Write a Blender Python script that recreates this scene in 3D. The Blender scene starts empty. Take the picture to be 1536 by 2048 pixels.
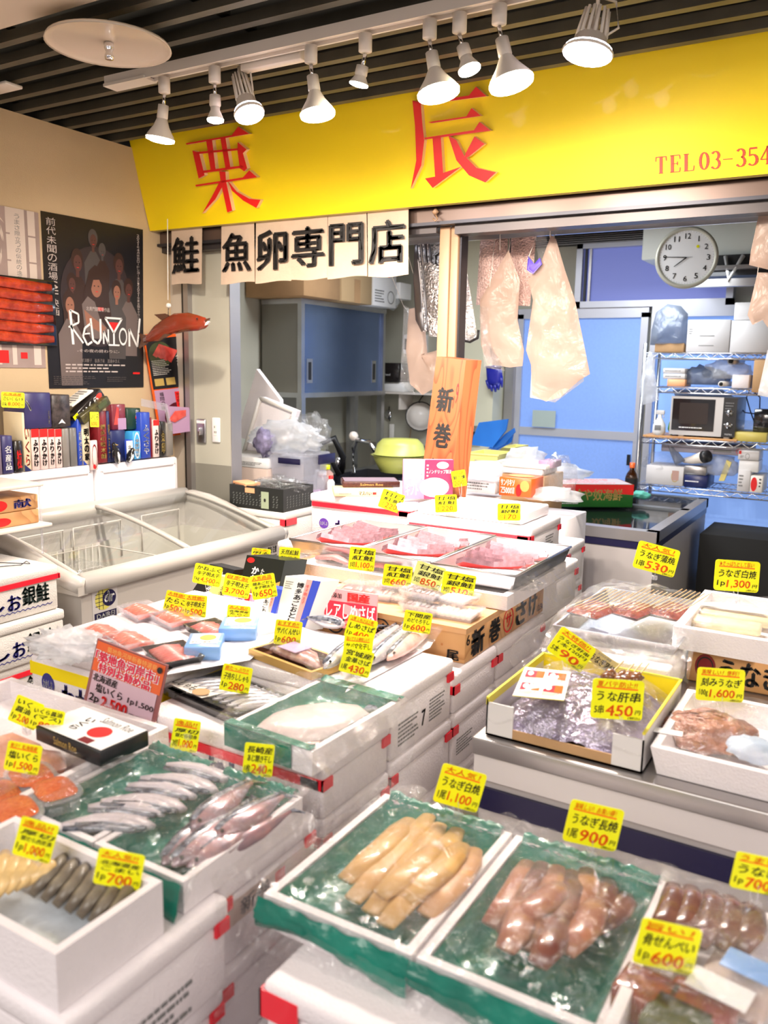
import bpy, bmesh, math, random
from mathutils import Vector as V, Matrix, noise
random.seed(7)
C = bpy.context.scene.collection
sc = bpy.context.scene
# ---------------------------------------------------------------- camera, exposure, light
F_PX = 1676.0; EYE = V((0, 0, 1.55))
CR = Matrix(((0.859, -0.102, 0.502), (0.512, 0.136, -0.848), (0.018, 0.985, 0.169)))
def _orth(m):
    x = m.col[0].normalized(); z = m.col[2].normalized()
    y = z.cross(x).normalized(); x = y.cross(z)
    return Matrix((x, y, z)).transposed()
CR = _orth(CR)
cd = bpy.data.cameras.new('camera'); cam = bpy.data.objects.new('camera', cd); C.objects.link(cam)
cd.sensor_fit = 'VERTICAL'; cd.sensor_height = 36; cd.lens = F_PX * 36 / 2048
cam.matrix_world = Matrix.Translation(EYE) @ CR.to_4x4()
cd.clip_start = 0.05
cd.dof.use_dof = True; cd.dof.focus_distance = 2.6; cd.dof.aperture_fstop = 4.0
sc.camera = cam
sc.view_settings.view_transform = 'Standard'; sc.view_settings.look = 'None'
sc.view_settings.gamma = 1; sc.view_settings.use_curve_mapping = False
sc.view_settings.exposure = 0.38
w = bpy.data.worlds.new('world'); sc.world = w; w.use_nodes = True
w.node_tree.nodes['Background'].inputs[0].default_value = (1.0, 0.90, 0.90, 1)
w.node_tree.nodes['Background'].inputs[1].default_value = 0.42
def lamp(name, kind, loc, energy, col=(1, 1, 1), size=None, to=None, spot=None, blend=.6, sy=None):
    l = bpy.data.lights.new(name, kind); l.energy = energy; l.color = col
    if kind == 'AREA':
        l.size = size
        if sy: l.shape = 'RECTANGLE'; l.size_y = sy
    elif size is not None: l.shadow_soft_size = size
    if kind == 'SPOT': l.spot_size = math.radians(spot); l.spot_blend = blend
    o = bpy.data.objects.new(name, l); C.objects.link(o); o.location = loc
    if to is not None: o.rotation_euler = (V(to) - V(loc)).to_track_quat('-Z', 'Y').to_euler()
    return o
# unseen fill lamps added behind the visitor; ceiling fluorescents of the work room
lamp('hall_fill', 'AREA', (-1.0, -1.6, 2.9), 52, (1, .93, .85), 2.6, (-1.2, 1.2, .9), sy=1.2)
lamp('hall_fill', 'AREA', (1.4, 0.6, 2.45), 18, (1, .92, .84), 1.2, (-.6, 1.5, .8), sy=.5)
lamp('room_light', 'AREA', (-1.9, 4.0, 2.42), 30, (.93, .96, 1), 1.1, (-1.9, 4.01, 0), sy=.5)
lamp('room_light', 'AREA', (-1.2, 4.9, 2.10), 10, (.9, .96, 1), .8, (-1.2, 4.91, 0), sy=.4)
# ---------------------------------------------------------------- helpers
def ray(px, py): return CR @ V(((px - 768) / F_PX, -(py - 1024) / F_PX, -1))
def P(px, py, X=None, Y=None, Z=None):
    """the point of the plane X=, Y= or Z= that stands at this place of the photograph"""
    d = ray(px, py)
    t = (X - EYE.x) / d.x if X is not None else (Y - EYE.y) / d.y if Y is not None else (Z - EYE.z) / d.z
    return EYE + d * t
def PP(px, py, p0, n):
    d = ray(px, py); n = V(n); return EYE + d * ((V(p0) - EYE).dot(n) / d.dot(n))
def depth(p): return -(CR.transposed() @ (V(p) - EYE)).z
MATS = {}
def mat(name, col, rough=.5, metal=0, emit=0, nz=0, nscale=20, bump=0, bscale=60, spec=.5, alpha=1, trans=0, coat=0, sss=0, col2=None, ecol=None):
    if name in MATS: return name
    m = bpy.data.materials.new(name); m.use_nodes = True; nt = m.node_tree; b = nt.nodes['Principled BSDF']
    c = (*col, 1)
    b.inputs['Base Color'].default_value = c; b.inputs['Roughness'].default_value = rough
    b.inputs['Metallic'].default_value = metal; b.inputs['Specular IOR Level'].default_value = spec
    b.inputs['Alpha'].default_value = alpha; b.inputs['Transmission Weight'].default_value = trans
    b.inputs['Coat Weight'].default_value = coat
    if sss: b.inputs['Subsurface Weight'].default_value = sss; b.inputs['Subsurface Radius'].default_value = (.02, .01, .008)
    if emit: b.inputs['Emission Color'].default_value = (*(ecol or col), 1); b.inputs['Emission Strength'].default_value = emit
    tc = nt.nodes.new('ShaderNodeTexCoord')
    if nz or col2:
        n = nt.nodes.new('ShaderNodeTexNoise'); n.inputs['Scale'].default_value = nscale; n.inputs['Detail'].default_value = 4
        nt.links.new(tc.outputs['Object'], n.inputs['Vector'])
        r = nt.nodes.new('ShaderNodeValToRGB'); nt.links.new(n.outputs['Fac'], r.inputs[0])
        r.color_ramp.elements[0].position = .35; r.color_ramp.elements[1].position = .65
        if col2: a, d = c, (*col2, 1)
        else: a = tuple(max(0, x * (1 - nz)) for x in col) + (1,); d = tuple(min(1, x * (1 + nz)) for x in col) + (1,)
        r.color_ramp.elements[0].color = a; r.color_ramp.elements[1].color = d
        nt.links.new(r.outputs[0], b.inputs['Base Color'])
    if bump:
        n = nt.nodes.new('ShaderNodeTexNoise'); n.inputs['Scale'].default_value = bscale; n.inputs['Detail'].default_value = 3
        nt.links.new(tc.outputs['Object'], n.inputs['Vector'])
        bp = nt.nodes.new('ShaderNodeBump'); bp.inputs['Strength'].default_value = bump; bp.inputs['Distance'].default_value = .01
        nt.links.new(n.outputs['Fac'], bp.inputs['Height']); nt.links.new(bp.outputs[0], b.inputs['Normal'])
    MATS[name] = m; return name
def film(name, col=(1, 1, 1), gloss=.22, milk=.1, rough=.12, bump=1.0, bscale=14, dist=.03):
    """thin clear wrap: see-through, a little milky, crinkled and shiny"""
    m = bpy.data.materials.new(name); m.use_nodes = True; nt = m.node_tree; N = nt.nodes; L = nt.links; N.clear()
    out = N.new('ShaderNodeOutputMaterial'); t = N.new('ShaderNodeBsdfTransparent'); g = N.new('ShaderNodeBsdfGlossy'); d = N.new('ShaderNodeBsdfDiffuse')
    tr = N.new('ShaderNodeBsdfTranslucent')
    t.inputs[0].default_value = (*[.6 + .4 * x for x in col], 1); g.inputs['Roughness'].default_value = rough; d.inputs[0].default_value = (*col, 1); tr.inputs[0].default_value = (*col, 1)
    n = N.new('ShaderNodeTexNoise'); n.inputs['Scale'].default_value = bscale; n.inputs['Detail'].default_value = 5; n.inputs['Distortion'].default_value = 1.5
    tc = N.new('ShaderNodeTexCoord'); L.new(tc.outputs['Object'], n.inputs['Vector'])
    bp = N.new('ShaderNodeBump'); bp.inputs['Strength'].default_value = bump; bp.inputs['Distance'].default_value = dist
    L.new(n.outputs['Fac'], bp.inputs['Height']); L.new(bp.outputs[0], g.inputs['Normal'])
    a = N.new('ShaderNodeMixShader'); a.inputs[0].default_value = gloss; L.new(t.outputs[0], a.inputs[1]); L.new(g.outputs[0], a.inputs[2])
    e = N.new('ShaderNodeMixShader'); e.inputs[0].default_value = .5; L.new(d.outputs[0], e.inputs[1]); L.new(tr.outputs[0], e.inputs[2])
    b = N.new('ShaderNodeMixShader'); b.inputs[0].default_value = milk; L.new(a.outputs[0], b.inputs[1]); L.new(e.outputs[0], b.inputs[2])
    L.new(b.outputs[0], out.inputs[0]); MATS[name] = m; return name
_T = {}
def glyphs(s, bold=0.0):
    k = (s, round(bold, 3))
    if k in _T: return _T[k]
    cu = bpy.data.curves.new('t', 'FONT'); cu.body = s; cu.offset = bold; cu.resolution_u = 2; cu.fill_mode = 'FRONT'
    o = bpy.data.objects.new('t', cu); me = o.to_mesh()
    vs = [(v.co.x, v.co.y) for v in me.vertices]; fs = [tuple(p.vertices) for p in me.polygons]
    o.to_mesh_clear(); bpy.data.objects.remove(o); bpy.data.curves.remove(cu)
    if vs:
        x0 = min(v[0] for v in vs); x1 = max(v[0] for v in vs); y0 = min(v[1] for v in vs); y1 = max(v[1] for v in vs)
        sx = max(x1 - x0, .05); sy = max(y1 - y0, .05)
        if s == '一' or s == '-' or s == 'ー': y0 -= .4; sy = .9
        if s in ('1', '|', 'l', '!', 'i'): x0 -= .15; sx = sx + .3
        vs = [((a - x0) / sx, (b - y0) / sy) for a, b in vs]
    _T[k] = (vs, fs); return _T[k]
class MB:
    def __init__(s, M=None): s.v = []; s.f = []; s.m = []; s.sm = []; s.mats = []; s.M = M
    def mi(s, m):
        if m not in s.mats: s.mats.append(m)
        return s.mats.index(m)
    def add(s, vs, fs, m, smooth=False, M=None):
        n = len(s.v); T = M if M is not None else s.M
        s.v += [T @ V(p) for p in vs] if T is not None else [V(p) for p in vs]
        i = s.mi(m)
        for f in fs: s.f.append([n + k for k in f]); s.m.append(i); s.sm.append(smooth)
        return s
    def box(s, x0, x1, y0, y1, z0, z1, m, M=None):
        vs = [(x, y, z) for z in (z0, z1) for y in (y0, y1) for x in (x0, x1)]
        return s.add(vs, [(0, 2, 3, 1), (4, 5, 7, 6), (0, 1, 5, 4), (2, 6, 7, 3), (0, 4, 6, 2), (1, 3, 7, 5)], m, M=M)
    def rbox(s, x0, x1, y0, y1, z0, z1, m, r=.008, seg=2, M=None):
        bm = bmesh.new(); bmesh.ops.create_cube(bm, size=1)
        for v in bm.verts: v.co = V(((x0 + x1) / 2 + v.co.x * (x1 - x0), (y0 + y1) / 2 + v.co.y * (y1 - y0), (z0 + z1) / 2 + v.co.z * (z1 - z0)))
        r = min(r, .49 * min(x1 - x0, y1 - y0, z1 - z0))
        bmesh.ops.bevel(bm, geom=list(bm.edges), offset=r, segments=seg, affect='EDGES', profile=.5)
        bm.verts.index_update()
        s.add([v.co.copy() for v in bm.verts], [[v.index for v in f.verts] for f in bm.faces], m, True, M); bm.free(); return s
    def tub(s, x0, x1, y0, y1, z0, z1, t, m, fl=None, taper=0, M=None, m2=None):
        """open-topped box with wall thickness t; taper draws the bottom in"""
        fl = t if fl is None else fl; a = taper; m2 = m2 or m
        o = [(x0 + a, y0 + a, z0), (x1 - a, y0 + a, z0), (x1 - a, y1 - a, z0), (x0 + a, y1 - a, z0), (x0, y0, z1), (x1, y0, z1), (x1, y1, z1), (x0, y1, z1)]
        i = [(x0 + a + t, y0 + a + t, z0 + fl), (x1 - a - t, y0 + a + t, z0 + fl), (x1 - a - t, y1 - a - t, z0 + fl), (x0 + a + t, y1 - a - t, z0 + fl), (x0 + t, y0 + t, z1), (x1 - t, y0 + t, z1), (x1 - t, y1 - t, z1), (x0 + t, y1 - t, z1)]
        s.add(o + i, [(3, 2, 1, 0), (0, 1, 5, 4), (1, 2, 6, 5), (2, 3, 7, 6), (3, 0, 4, 7), (4, 5, 13, 12), (5, 6, 14, 13), (6, 7, 15, 14), (7, 4, 12, 15)], m, M=M)
        return s.add(i, [(0, 1, 2, 3), (1, 0, 4, 5), (2, 1, 5, 6), (3, 2, 6, 7), (0, 3, 7, 4)], m2, M=M)
    def poly(s, pts, d, m, mside=None, M=None):
        """prism: 3D polygon pts pushed by vector d"""
        pts = [V(p) for p in pts]; d = V(d); n = len(pts)
        s.add(pts + [p + d for p in pts], [list(range(n))[::-1], [n + k for k in range(n)]], m, M=M)
        return s.add(pts + [p + d for p in pts], [(k, (k + 1) % n, n + (k + 1) % n, n + k) for k in range(n)], mside or m, M=M)
    def lathe(s, prof, m, seg=20, M=None, smooth=True, c=(0, 0, 0)):
        vs = []; fs = []
        for r, z in prof:
            for k in range(seg):
                a = 2 * math.pi * k / seg; vs.append((c[0] + r * math.cos(a), c[1] + r * math.sin(a), c[2] + z))
        for i in range(len(prof) - 1):
            for k in range(seg):
                k2 = (k + 1) % seg; fs.append((i * seg + k, i * seg + k2, (i + 1) * seg + k2, (i + 1) * seg + k))
        return s.add(vs, fs, m, smooth, M)
    def loft(s, pts, rr, m, seg=10, up=(0, 0, 1), cap=True, M=None):
        """tube through pts, rr = radius or (rx, rz) for each point"""
        pts = [V(p) for p in pts]; up = V(up); vs = []; fs = []; n = len(pts)
        if not isinstance(rr, (list, tuple)): rr = [rr] * n
        for i, p in enumerate(pts):
            t = (pts[min(i + 1, n - 1)] - pts[max(i - 1, 0)]).normalized()
            a = t.cross(up)
            if a.length < 1e-4: a = t.cross(V((1, 0, .1)))
            a.normalize(); b = a.cross(t); r = rr[i]; r = r if isinstance(r, (tuple, list)) else (r, r)
            for k in range(seg):
                g = 2 * math.pi * k / seg; vs.append(p + a * (r[0] * math.cos(g)) + b * (r[1] * math.sin(g)))
        for i in range(n - 1):
            for k in range(seg):
                k2 = (k + 1) % seg; fs.append((i * seg + k, i * seg + k2, (i + 1) * seg + k2, (i + 1) * seg + k))
        if cap: fs += [list(range(seg))[::-1], [(n - 1) * seg + k for k in range(seg)]]
        return s.add(vs, fs, m, True, M)
    def tube(s, pts, r, m, seg=6, M=None): return s.loft(pts, r, m, seg, M=M)
    def grid(s, fn, nu, nv, m, smooth=True, M=None):
        vs = [fn(i / nu, j / nv) for j in range(nv + 1) for i in range(nu + 1)]
        return s.add(vs, [(j * (nu + 1) + i, j * (nu + 1) + i + 1, (j + 1) * (nu + 1) + i + 1, (j + 1) * (nu + 1) + i) for j in range(nv) for i in range(nu)], m, smooth, M)
    def pillow(s, pts, nrm, th, m, rings=5, back=True, amp=0, seed=0, M=None, m2=None):
        """rounded body inside a planar outline, th thick in the middle"""
        pts = [V(p) for p in pts]; c = sum(pts, V()) / len(pts); nrm = V(nrm).normalized(); n = len(pts)
        for sg in ((1, -1) if back else (1,)):
            vs = []; fs = []
            for i in range(rings + 1):
                u = 1 - i / (rings + .6)
                for p in pts:
                    q = c + (p - c) * u; h = sg * th * .5 * math.sqrt(max(0, 1 - u ** 2.6))
                    if amp and i: h += amp * noise.noise(q * 14 + V((seed, 0, sg)))
                    vs.append(q + nrm * h)
            for i in range(rings):
                for k in range(n):
                    k2 = (k + 1) % n; f = (i * n + k, i * n + k2, (i + 1) * n + k2, (i + 1) * n + k); fs.append(f if sg > 0 else f[::-1])
            fs.append([rings * n + k for k in range(n)][::sg])
            s.add(vs, fs, m if sg > 0 or not m2 else m2, True, M)
        return s
    def blob(s, c, r, m, amp=.25, fr=3, seed=0, sub=3, M=None, flat=None):
        bm = bmesh.new(); bmesh.ops.create_icosphere(bm, subdivisions=sub, radius=1); c = V(c)
        if not isinstance(r, (tuple, list)): r = (r, r, r)
        vs = []
        for v in bm.verts:
            k = 1 + amp * noise.noise(v.co * fr + V((seed, seed * 1.7, 0))) + amp * .6 * noise.noise(v.co * fr * 2.7 + V((0, seed, 3)))
            q = V((v.co.x * r[0], v.co.y * r[1], v.co.z * r[2])) * k
            if flat is not None: q.z = max(q.z, -r[2] * flat)
            vs.append(c + q)
        bm.verts.index_update()
        s.add(vs, [[v.index for v in f.verts] for f in bm.faces], m, True, M); bm.free(); return s
    # printed marks lie on a face F = (bottom left, bottom right, top right, top left)
    def at(s, F, u, v, e): 
        n = (F[1] - F[0]).cross(F[3] - F[0]).normalized()
        return (F[0] * (1 - u) + F[1] * u) * (1 - v) + (F[3] * (1 - u) + F[2] * u) * v + n * e
    def mark(s, F, uv, m, e=.001): return s.add([s.at(F, u, v, e) for u, v in uv], [list(range(len(uv)))], m)
    def rect(s, F, r, m, e=.001): u0, v0, u1, v1 = r; return s.mark(F, [(u0, v0), (u1, v0), (u1, v1), (u0, v1)], m, e)
    def oval(s, F, r, m, e=.001, n=20):
        u, v, a, b = r; return s.mark(F, [(u + a * math.cos(2 * math.pi * k / n), v + b * math.sin(2 * math.pi * k / n)) for k in range(n)], m, e)
    def ring(s, F, r, m, t=.15, e=.0015, n=24):
        u, v, a, b = r; vs = []
        for q in (1, 1 - t): vs += [s.at(F, u + q * a * math.cos(2 * math.pi * k / n), v + q * b * math.sin(2 * math.pi * k / n), e) for k in range(n)]
        return s.add(vs, [(k, (k + 1) % n, n + (k + 1) % n, n + k) for k in range(n)], m)
    def text(s, t, F, r, m, bold=.0, e=.0015, wob=0, slant=0):
        """writing stretched into r = (u0, v0, u1, v1) of face F; a leading | sets it vertically"""
        u0, v0, u1, v1 = r
        if t[0] == '|':
            t = t[1:]; n = len(t); h = (v1 - v0) / n
            for i, ch in enumerate(t):
                if ch == ' ': continue
                w_ = .06 * (u1 - u0) if ch != 'ー' else .4 * (u1 - u0)
                if ch == 'ー': s.rect(F, ((u0 + u1) / 2 - .04 * (u1 - u0), v1 - h * (i + .85), (u0 + u1) / 2 + .06 * (u1 - u0), v1 - h * (i + .15)), m, e); continue
                s.text(ch, F, (u0 + w_, v1 - h * (i + .93), u1 - w_, v1 - h * (i + .07)), m, bold, e, wob, slant)
            return s
        vs, fs = glyphs(t); n = max(len(t), 1); ph = (len(s.v) * .37) % 6.28
        k = bold * 1.3; sh = [(0, 0)] if not bold else [(-k / n, -k * .4), (k / n, -k * .4), (0, k * .5)] if bold < .05 else [(-k / n, -k * .5), (k / n, -k * .5), (-k / n, k * .5), (k / n, k * .5), (0, 0)]
        if not vs: return s
        out = []; ff = []
        for j, (da, db) in enumerate(sh):
          ff += [[q + j * len(vs) for q in f] for f in fs]
          for a, b in vs:
            a += da; b += db
            if wob: b2 = b + wob * math.sin(a * 7 + ph); a2 = a + wob * .4 * math.sin(a * 19 + ph + b * 3)
            else: a2, b2 = a, b
            out.append(s.at(F, u0 + (u1 - u0) * a2 + slant * b2 * (u1 - u0) / max(len(t), 1), v0 + (v1 - v0) * b2, e))
        return s.add(out, ff, m)
    def lines(s, F, r, n, m, fill=.45, e=.0012, cols=1, seed=1):
        """rows of small print too fine to read"""
        u0, v0, u1, v1 = r; R = random.Random(seed); h = (v1 - v0) / n
        for c in range(cols):
            a = u0 + (u1 - u0) * c / cols; b = u0 + (u1 - u0) * (c + .93) / cols
            for i in range(n):
                y = v1 - h * (i + .5); x = a; end = b - R.random() * .35 * (b - a)
                while x < end:
                    L = (b - a) * R.uniform(.03, .12); s.rect(F, (x, y - h * fill / 2, min(x + L, b), y + h * fill / 2), m, e); x += L + (b - a) * .02
        return s
    def build(s, name, parent=None, **props):
        me = bpy.data.meshes.new(name)
        org = parent_world(parent) if parent is not None else None
        if parent is None:
            xs = [p.x for p in s.v]; ys = [p.y for p in s.v]; zs = [p.z for p in s.v]
            org = V(((min(xs) + max(xs)) / 2, (min(ys) + max(ys)) / 2, min(zs)))
        me.from_pydata([tuple(p - org) for p in s.v], [], s.f)
        for m in s.mats: me.materials.append(MATS[m])
        me.polygons.foreach_set('material_index', s.m); me.polygons.foreach_set('use_smooth', s.sm); me.update()
        o = bpy.data.objects.new(name, me); C.objects.link(o)
        if parent is not None: o.parent = parent
        else: o.location = org
        for k, v in props.items(): o[k] = v
        return o
def parent_world(o):
    p = V((0, 0, 0))
    while o is not None: p = p + o.location; o = o.parent
    return p
def thing(name, label, cat, loc, group=None):
    o = bpy.data.objects.new(name, None); C.objects.link(o); o.location = V(loc); o.empty_display_size = .05
    o['label'] = label; o['category'] = cat
    if group: o['group'] = group
    return o
def one(mb, name, label, cat, group=None, **k):
    o = mb.build(name, None, label=label, category=cat, **k)
    if group: o['group'] = group
    return o
def st(mb, name, parent=None): return mb.build(name, parent, kind='structure')
def faces(x0, x1, y0, y1, z0, z1, M=None):
    p = lambda x, y, z: (M @ V((x, y, z))) if M is not None else V((x, y, z))
    return {'F': (p(x0, y0, z0), p(x1, y0, z0), p(x1, y0, z1), p(x0, y0, z1)),
            'R': (p(x1, y0, z0), p(x1, y1, z0), p(x1, y1, z1), p(x1, y0, z1)),
            'T': (p(x0, y0, z1), p(x1, y0, z1), p(x1, y1, z1), p(x0, y1, z1)),
            'L': (p(x0, y1, z0), p(x0, y0, z0), p(x0, y0, z1), p(x0, y1, z1))}
def marks(mb, Fs, pr):
    for i, q in enumerate(pr):
        k, f = q[0], Fs[q[1]]; e = .001 + .0003 * i
        if k in 'tT': mb.text(q[2], f, q[3], q[4], *(q[5:6] or (.02,)), e=e, wob=(q[6] if len(q) > 6 else 0))
        elif k == 'r': mb.rect(f, q[2], q[3], e)
        elif k == 'o': mb.oval(f, q[2], q[3], e)
        elif k == 'g': mb.ring(f, q[2], q[3], e=e)
        elif k == 'p': mb.mark(f, q[2], q[3], e)
        elif k == 'l': mb.lines(f, q[2], q[3], q[4], e=e)
def rz(loc, deg, tilt=None):
    M = Matrix.Translation(V(loc)) @ Matrix.Rotation(math.radians(deg), 4, 'Z')
    if tilt: M = M @ Matrix.Rotation(math.radians(tilt[0]), 4, tilt[1])
    return M
# ---------------------------------------------------------------- materials
mat('foam', (.84, .79, .81), .65, bump=.25, bscale=220, nz=.03, nscale=9, sss=0)
mat('foam_old', (.72, .69, .65), .65, bump=.25, bscale=220, nz=.04, nscale=9)
mat('tape', (.85, .01, .03), .3, coat=.3)
mat('yellow_band', (.95, .75, .0), .4)
mat('tag_yellow', (.88, .88, .0), .35, nz=.04, nscale=30)
mat('ink', (.012, .01, .01), .5); mat('ink_orange', (.95, .13, .0), .5); mat('ink_red', (.75, .01, .01), .5)
mat('ink_blue', (.03, .03, .22), .5); mat('ink_grey', (.2, .2, .2), .6); mat('white', (.85, .85, .85), .4)
mat('paper', (.85, .82, .76), .7, nz=.03, nscale=12); mat('cream_wall', (.62, .47, .29), .8, nz=.03, nscale=3, bump=.15, bscale=250)
mat('room_wall', (.47, .46, .38), .7, nz=.04, nscale=3); mat('dado', (.24, .23, .19), .6)
mat('steel', (.50, .51, .54), .28, 1, nz=.08, nscale=6); mat('steel_blue', (.16, .23, .42), .22, .85, nz=.08, nscale=3)
mat('alu', (.45, .43, .43), .35, .8); mat('dark_metal', (.05, .05, .06), .4, .6); mat('chrome', (.75, .75, .78), .12, 1)
mat('black', (.012, .012, .014), .4); mat('black_gloss', (.01, .01, .012), .12, coat=.5)
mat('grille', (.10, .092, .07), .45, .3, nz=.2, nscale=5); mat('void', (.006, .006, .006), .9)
mat('peach', (.41, .25, .145), .45, nz=.03, nscale=4); mat('beam', (.1, .06, .045), .4, .3)
mat('sign_yellow', (1, .74, .0), .5, coat=.05, nz=.01, nscale=3); mat('sign_red', (.85, .01, .01), .35); mat('sign_edge', (.9, .62, .4), .5)
mat('wood', (.62, .27, .09), .5, col2=(.48, .17, .05), nscale=7); mat('crate_wood', (.72, .42, .2), .6, col2=(.6, .33, .15), nscale=8)
mat('cardboard', (.45, .27, .13), .8, nz=.06, nscale=8); mat('navy', (.012, .01, .05), .3)
mat('lamp_white', (.72, .66, .6), .3); mat('window_blue', (.16, .28, .62), .5, emit=.5, nz=.05, nscale=60, ecol=(.17, .27, .58))
mat('window_dusk', (.14, .17, .42), .5, emit=.6, ecol=(.13, .155, .42))
mat('green_film', (.0, .165, .115), .3, coat=.4, nz=.2, nscale=14, bump=.5, bscale=30)
mat('bulb', (1, .9, .7), .3, emit=30, ecol=(1, .85, .6)); mat('bulb_cool', (1, .9, 1), .3, emit=14, ecol=(1, .86, .95))
mat('tube_light', (1, 1, 1), .3, emit=5, ecol=(.9, .97, 1))
film('wrap', gloss=.14, rough=.08, milk=.03, bump=1, bscale=16, dist=.05); film('wrap_milky', (.9, .92, .95), gloss=.15, milk=.38, bump=1, bscale=12, dist=.04)
film('glass', (.9, .95, .95), gloss=.1, milk=.01, rough=.03, bump=0); film('bag_peach', (.62, .48, .40), gloss=.08, milk=.70, rough=.25, bump=1, bscale=9)
film('clear_plastic', (.9, .9, .95), gloss=.1, milk=.22, rough=.1, bump=.1)
film('bag_grey', (.26, .3, .38), gloss=.14, milk=.55, rough=.2, bump=1, bscale=10)
# wood grain for the tall board and for slats: stretched waves
def grain(name, a, b, scale=9, axis=2):
    m = bpy.data.materials.new(name); m.use_nodes = True; nt = m.node_tree; bs = nt.nodes['Principled BSDF']; bs.inputs['Roughness'].default_value = .45
    tc = nt.nodes.new('ShaderNodeTexCoord'); mp = nt.nodes.new('ShaderNodeMapping'); sc_ = [1, 1, 1]; sc_[axis] = .07; mp.inputs['Scale'].default_value = sc_
    n = nt.nodes.new('ShaderNodeTexNoise'); n.inputs['Scale'].default_value = scale; n.inputs['Detail'].default_value = 1
    mu = nt.nodes.new('ShaderNodeMath'); mu.operation = 'MULTIPLY'; mu.inputs[1].default_value = 8
    fr = nt.nodes.new('ShaderNodeMath'); fr.operation = 'FRACT'; r = nt.nodes.new('ShaderNodeValToRGB')
    r.color_ramp.elements[0].color = (*b, 1); r.color_ramp.elements[1].color = (*a, 1); r.color_ramp.elements[1].position = .45
    for x, y in ((tc.outputs['Object'], mp.inputs[0]), (mp.outputs[0], n.inputs['Vector']), (n.outputs['Fac'], mu.inputs[0]), (mu.outputs[0], fr.inputs[0]), (fr.outputs[0], r.inputs[0]), (r.outputs[0], bs.inputs['Base Color'])): nt.links.new(x, y)
    MATS[name] = m
grain('board_wood', (.33, .095, .03), (.21, .045, .012), 16, 2); grain('plank_wood', (.62, .33, .13), (.46, .21, .07), 6, 0)
# ================================================================ the setting
st(MB().box(-6, 4, -3, 7, -.1, 0, mat('floor_grey', (.25, .23, .21), .5, nz=.1, nscale=2)), 'floor')
st(MB().box(-8, 5, 0.3, 8, 3.3, 3.4, 'void'), 'ceiling')
st(MB().box(-3.2, -3.057, -.6, 3.08, 0, 2.515, 'cream_wall'), 'wall_left')
st(MB().box(-8, -3.4, -1, 8, 2.52, 3.3, 'void'), 'wall_upper_left')
# soffit near the visitor
st(MB().rbox(-6, 2.5, 0.35, 1.69, 2.5, 2.58, mat('soffit', (.62, .53, .43), .7), .006), 'trim_1')
# open ceiling of slats, hung on cross rails
g = MB()
y = 1.78
while y < 5.5:
    if 2.77 < y < 3.2: y += .12; continue
    z1 = 2.515
    g.box(-6, 2, y, y + .028, z1, z1 + .03, 'grille')
    g.box(-6, 2, y + .028, y + .03, z1, z1 + .075, 'grille')
    y += .12
for x in [-4.4, -3.75, -3.1, -2.45, -1.8, -1.15, -.5, .15, .8]: g.box(x, x + .035, 1.7, 5.5, 2.56, 2.62, 'grille')
for x, yy in ((-2.9, 2.3), (-2.2, 2.0), (-1.5, 2.5), (-.8, 2.3)): g.box(x, x + .012, yy, yy + .012, 2.6, 3.3, 'dark_metal')
g.tube([(-6, 1.95, 2.9), (3, 2.2, 2.9)], .05, 'dark_metal', 10); g.tube([(-1.2, 1.6, 2.95), (-1.2, 5, 2.95)], .06, 'dark_metal', 10)
st(g, 'trim_2')
# shop front: header beams, pillar, end panel, jamb
st(MB().box(-3.06, 1.5, 3.04, 3.16, 2.16, 2.515, 'beam'), 'trim_3')
hd = MB().box(-3.06, 1.5, 3.02, 3.05, 2.115, 2.165, mat('beam2', (.14, .09, .07), .35, .3)).box(-3.06, 1.5, 3.0, 3.06, 2.10, 2.112, 'dark_metal')
hd.box(-1.5, 1.5, 3.03, 3.1, 2.065, 2.10, mat('lintel', (.07, .06, .06), .4, .5)).box(-3.06, -1.58, 3.03, 3.1, 2.075, 2.10, 'lintel')
st(hd, 'trim_4')
pl = MB().rbox(-1.575, -1.53, 3.05, 3.13, 0, 2.1, 'peach', .004).rbox(-1.528, -1.495, 3.055, 3.13, 0, 2.1, 'peach', .004).box(-1.495, -1.488, 3.07, 3.13, 0, 2.1, 'dark_metal')
st(pl, 'trim_5')
ep = MB().box(-3.1, -2.975, 3.08, 3.16, 0, 2.12, mat('end_panel', (.55, .49, .41), .5)).box(-2.975, -2.955, 3.07, 3.16, 0, 2.12, 'black').box(-2.955, -2.925, 3.06, 3.16, 0, 2.12, 'alu')
st(ep, 'trim_6')
pn = MB().box(-2.925, -2.69, 3.09, 3.16, 1.07, 2.5, 'room_wall').box(-2.925, -2.69, 3.09, 3.16, 0, 1.07, 'dado').box(-2.69, -2.686, 3.088, 3.16, 0, 2.5, 'alu')
st(pn, 'wall_front')
st(MB().box(-3.56, -3.45, 3.16, 5.7, 1.0, 2.52, 'room_wall').box(-3.56, -3.45, 3.16, 5.7, 0, 1.0, 'dado'), 'wall_inner_left')
bw = MB()
for a in ((-3.6, -2.235, .98, 2.52), (-2.235, -1.37, 1.93, 1.965), (-2.235, -1.82, 1.965, 2.52), (-.87, 1.6, 0, 2.52), (-1.82, -.87, 2.36, 2.52), (-1.37, -.87, 0, 1.965)): bw.box(a[0], a[1], 5.6, 5.7, a[2], a[3], 'room_wall')
bw.box(-3.6, -2.235, 5.6, 5.7, 0, .98, 'dado')
st(bw, 'wall_back')
st(MB().box(-2.56, -2.31, 5.33, 5.6, 0, 2.52, mat('column_cream', (.62, .6, .45), .7)), 'wall_column')
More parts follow.
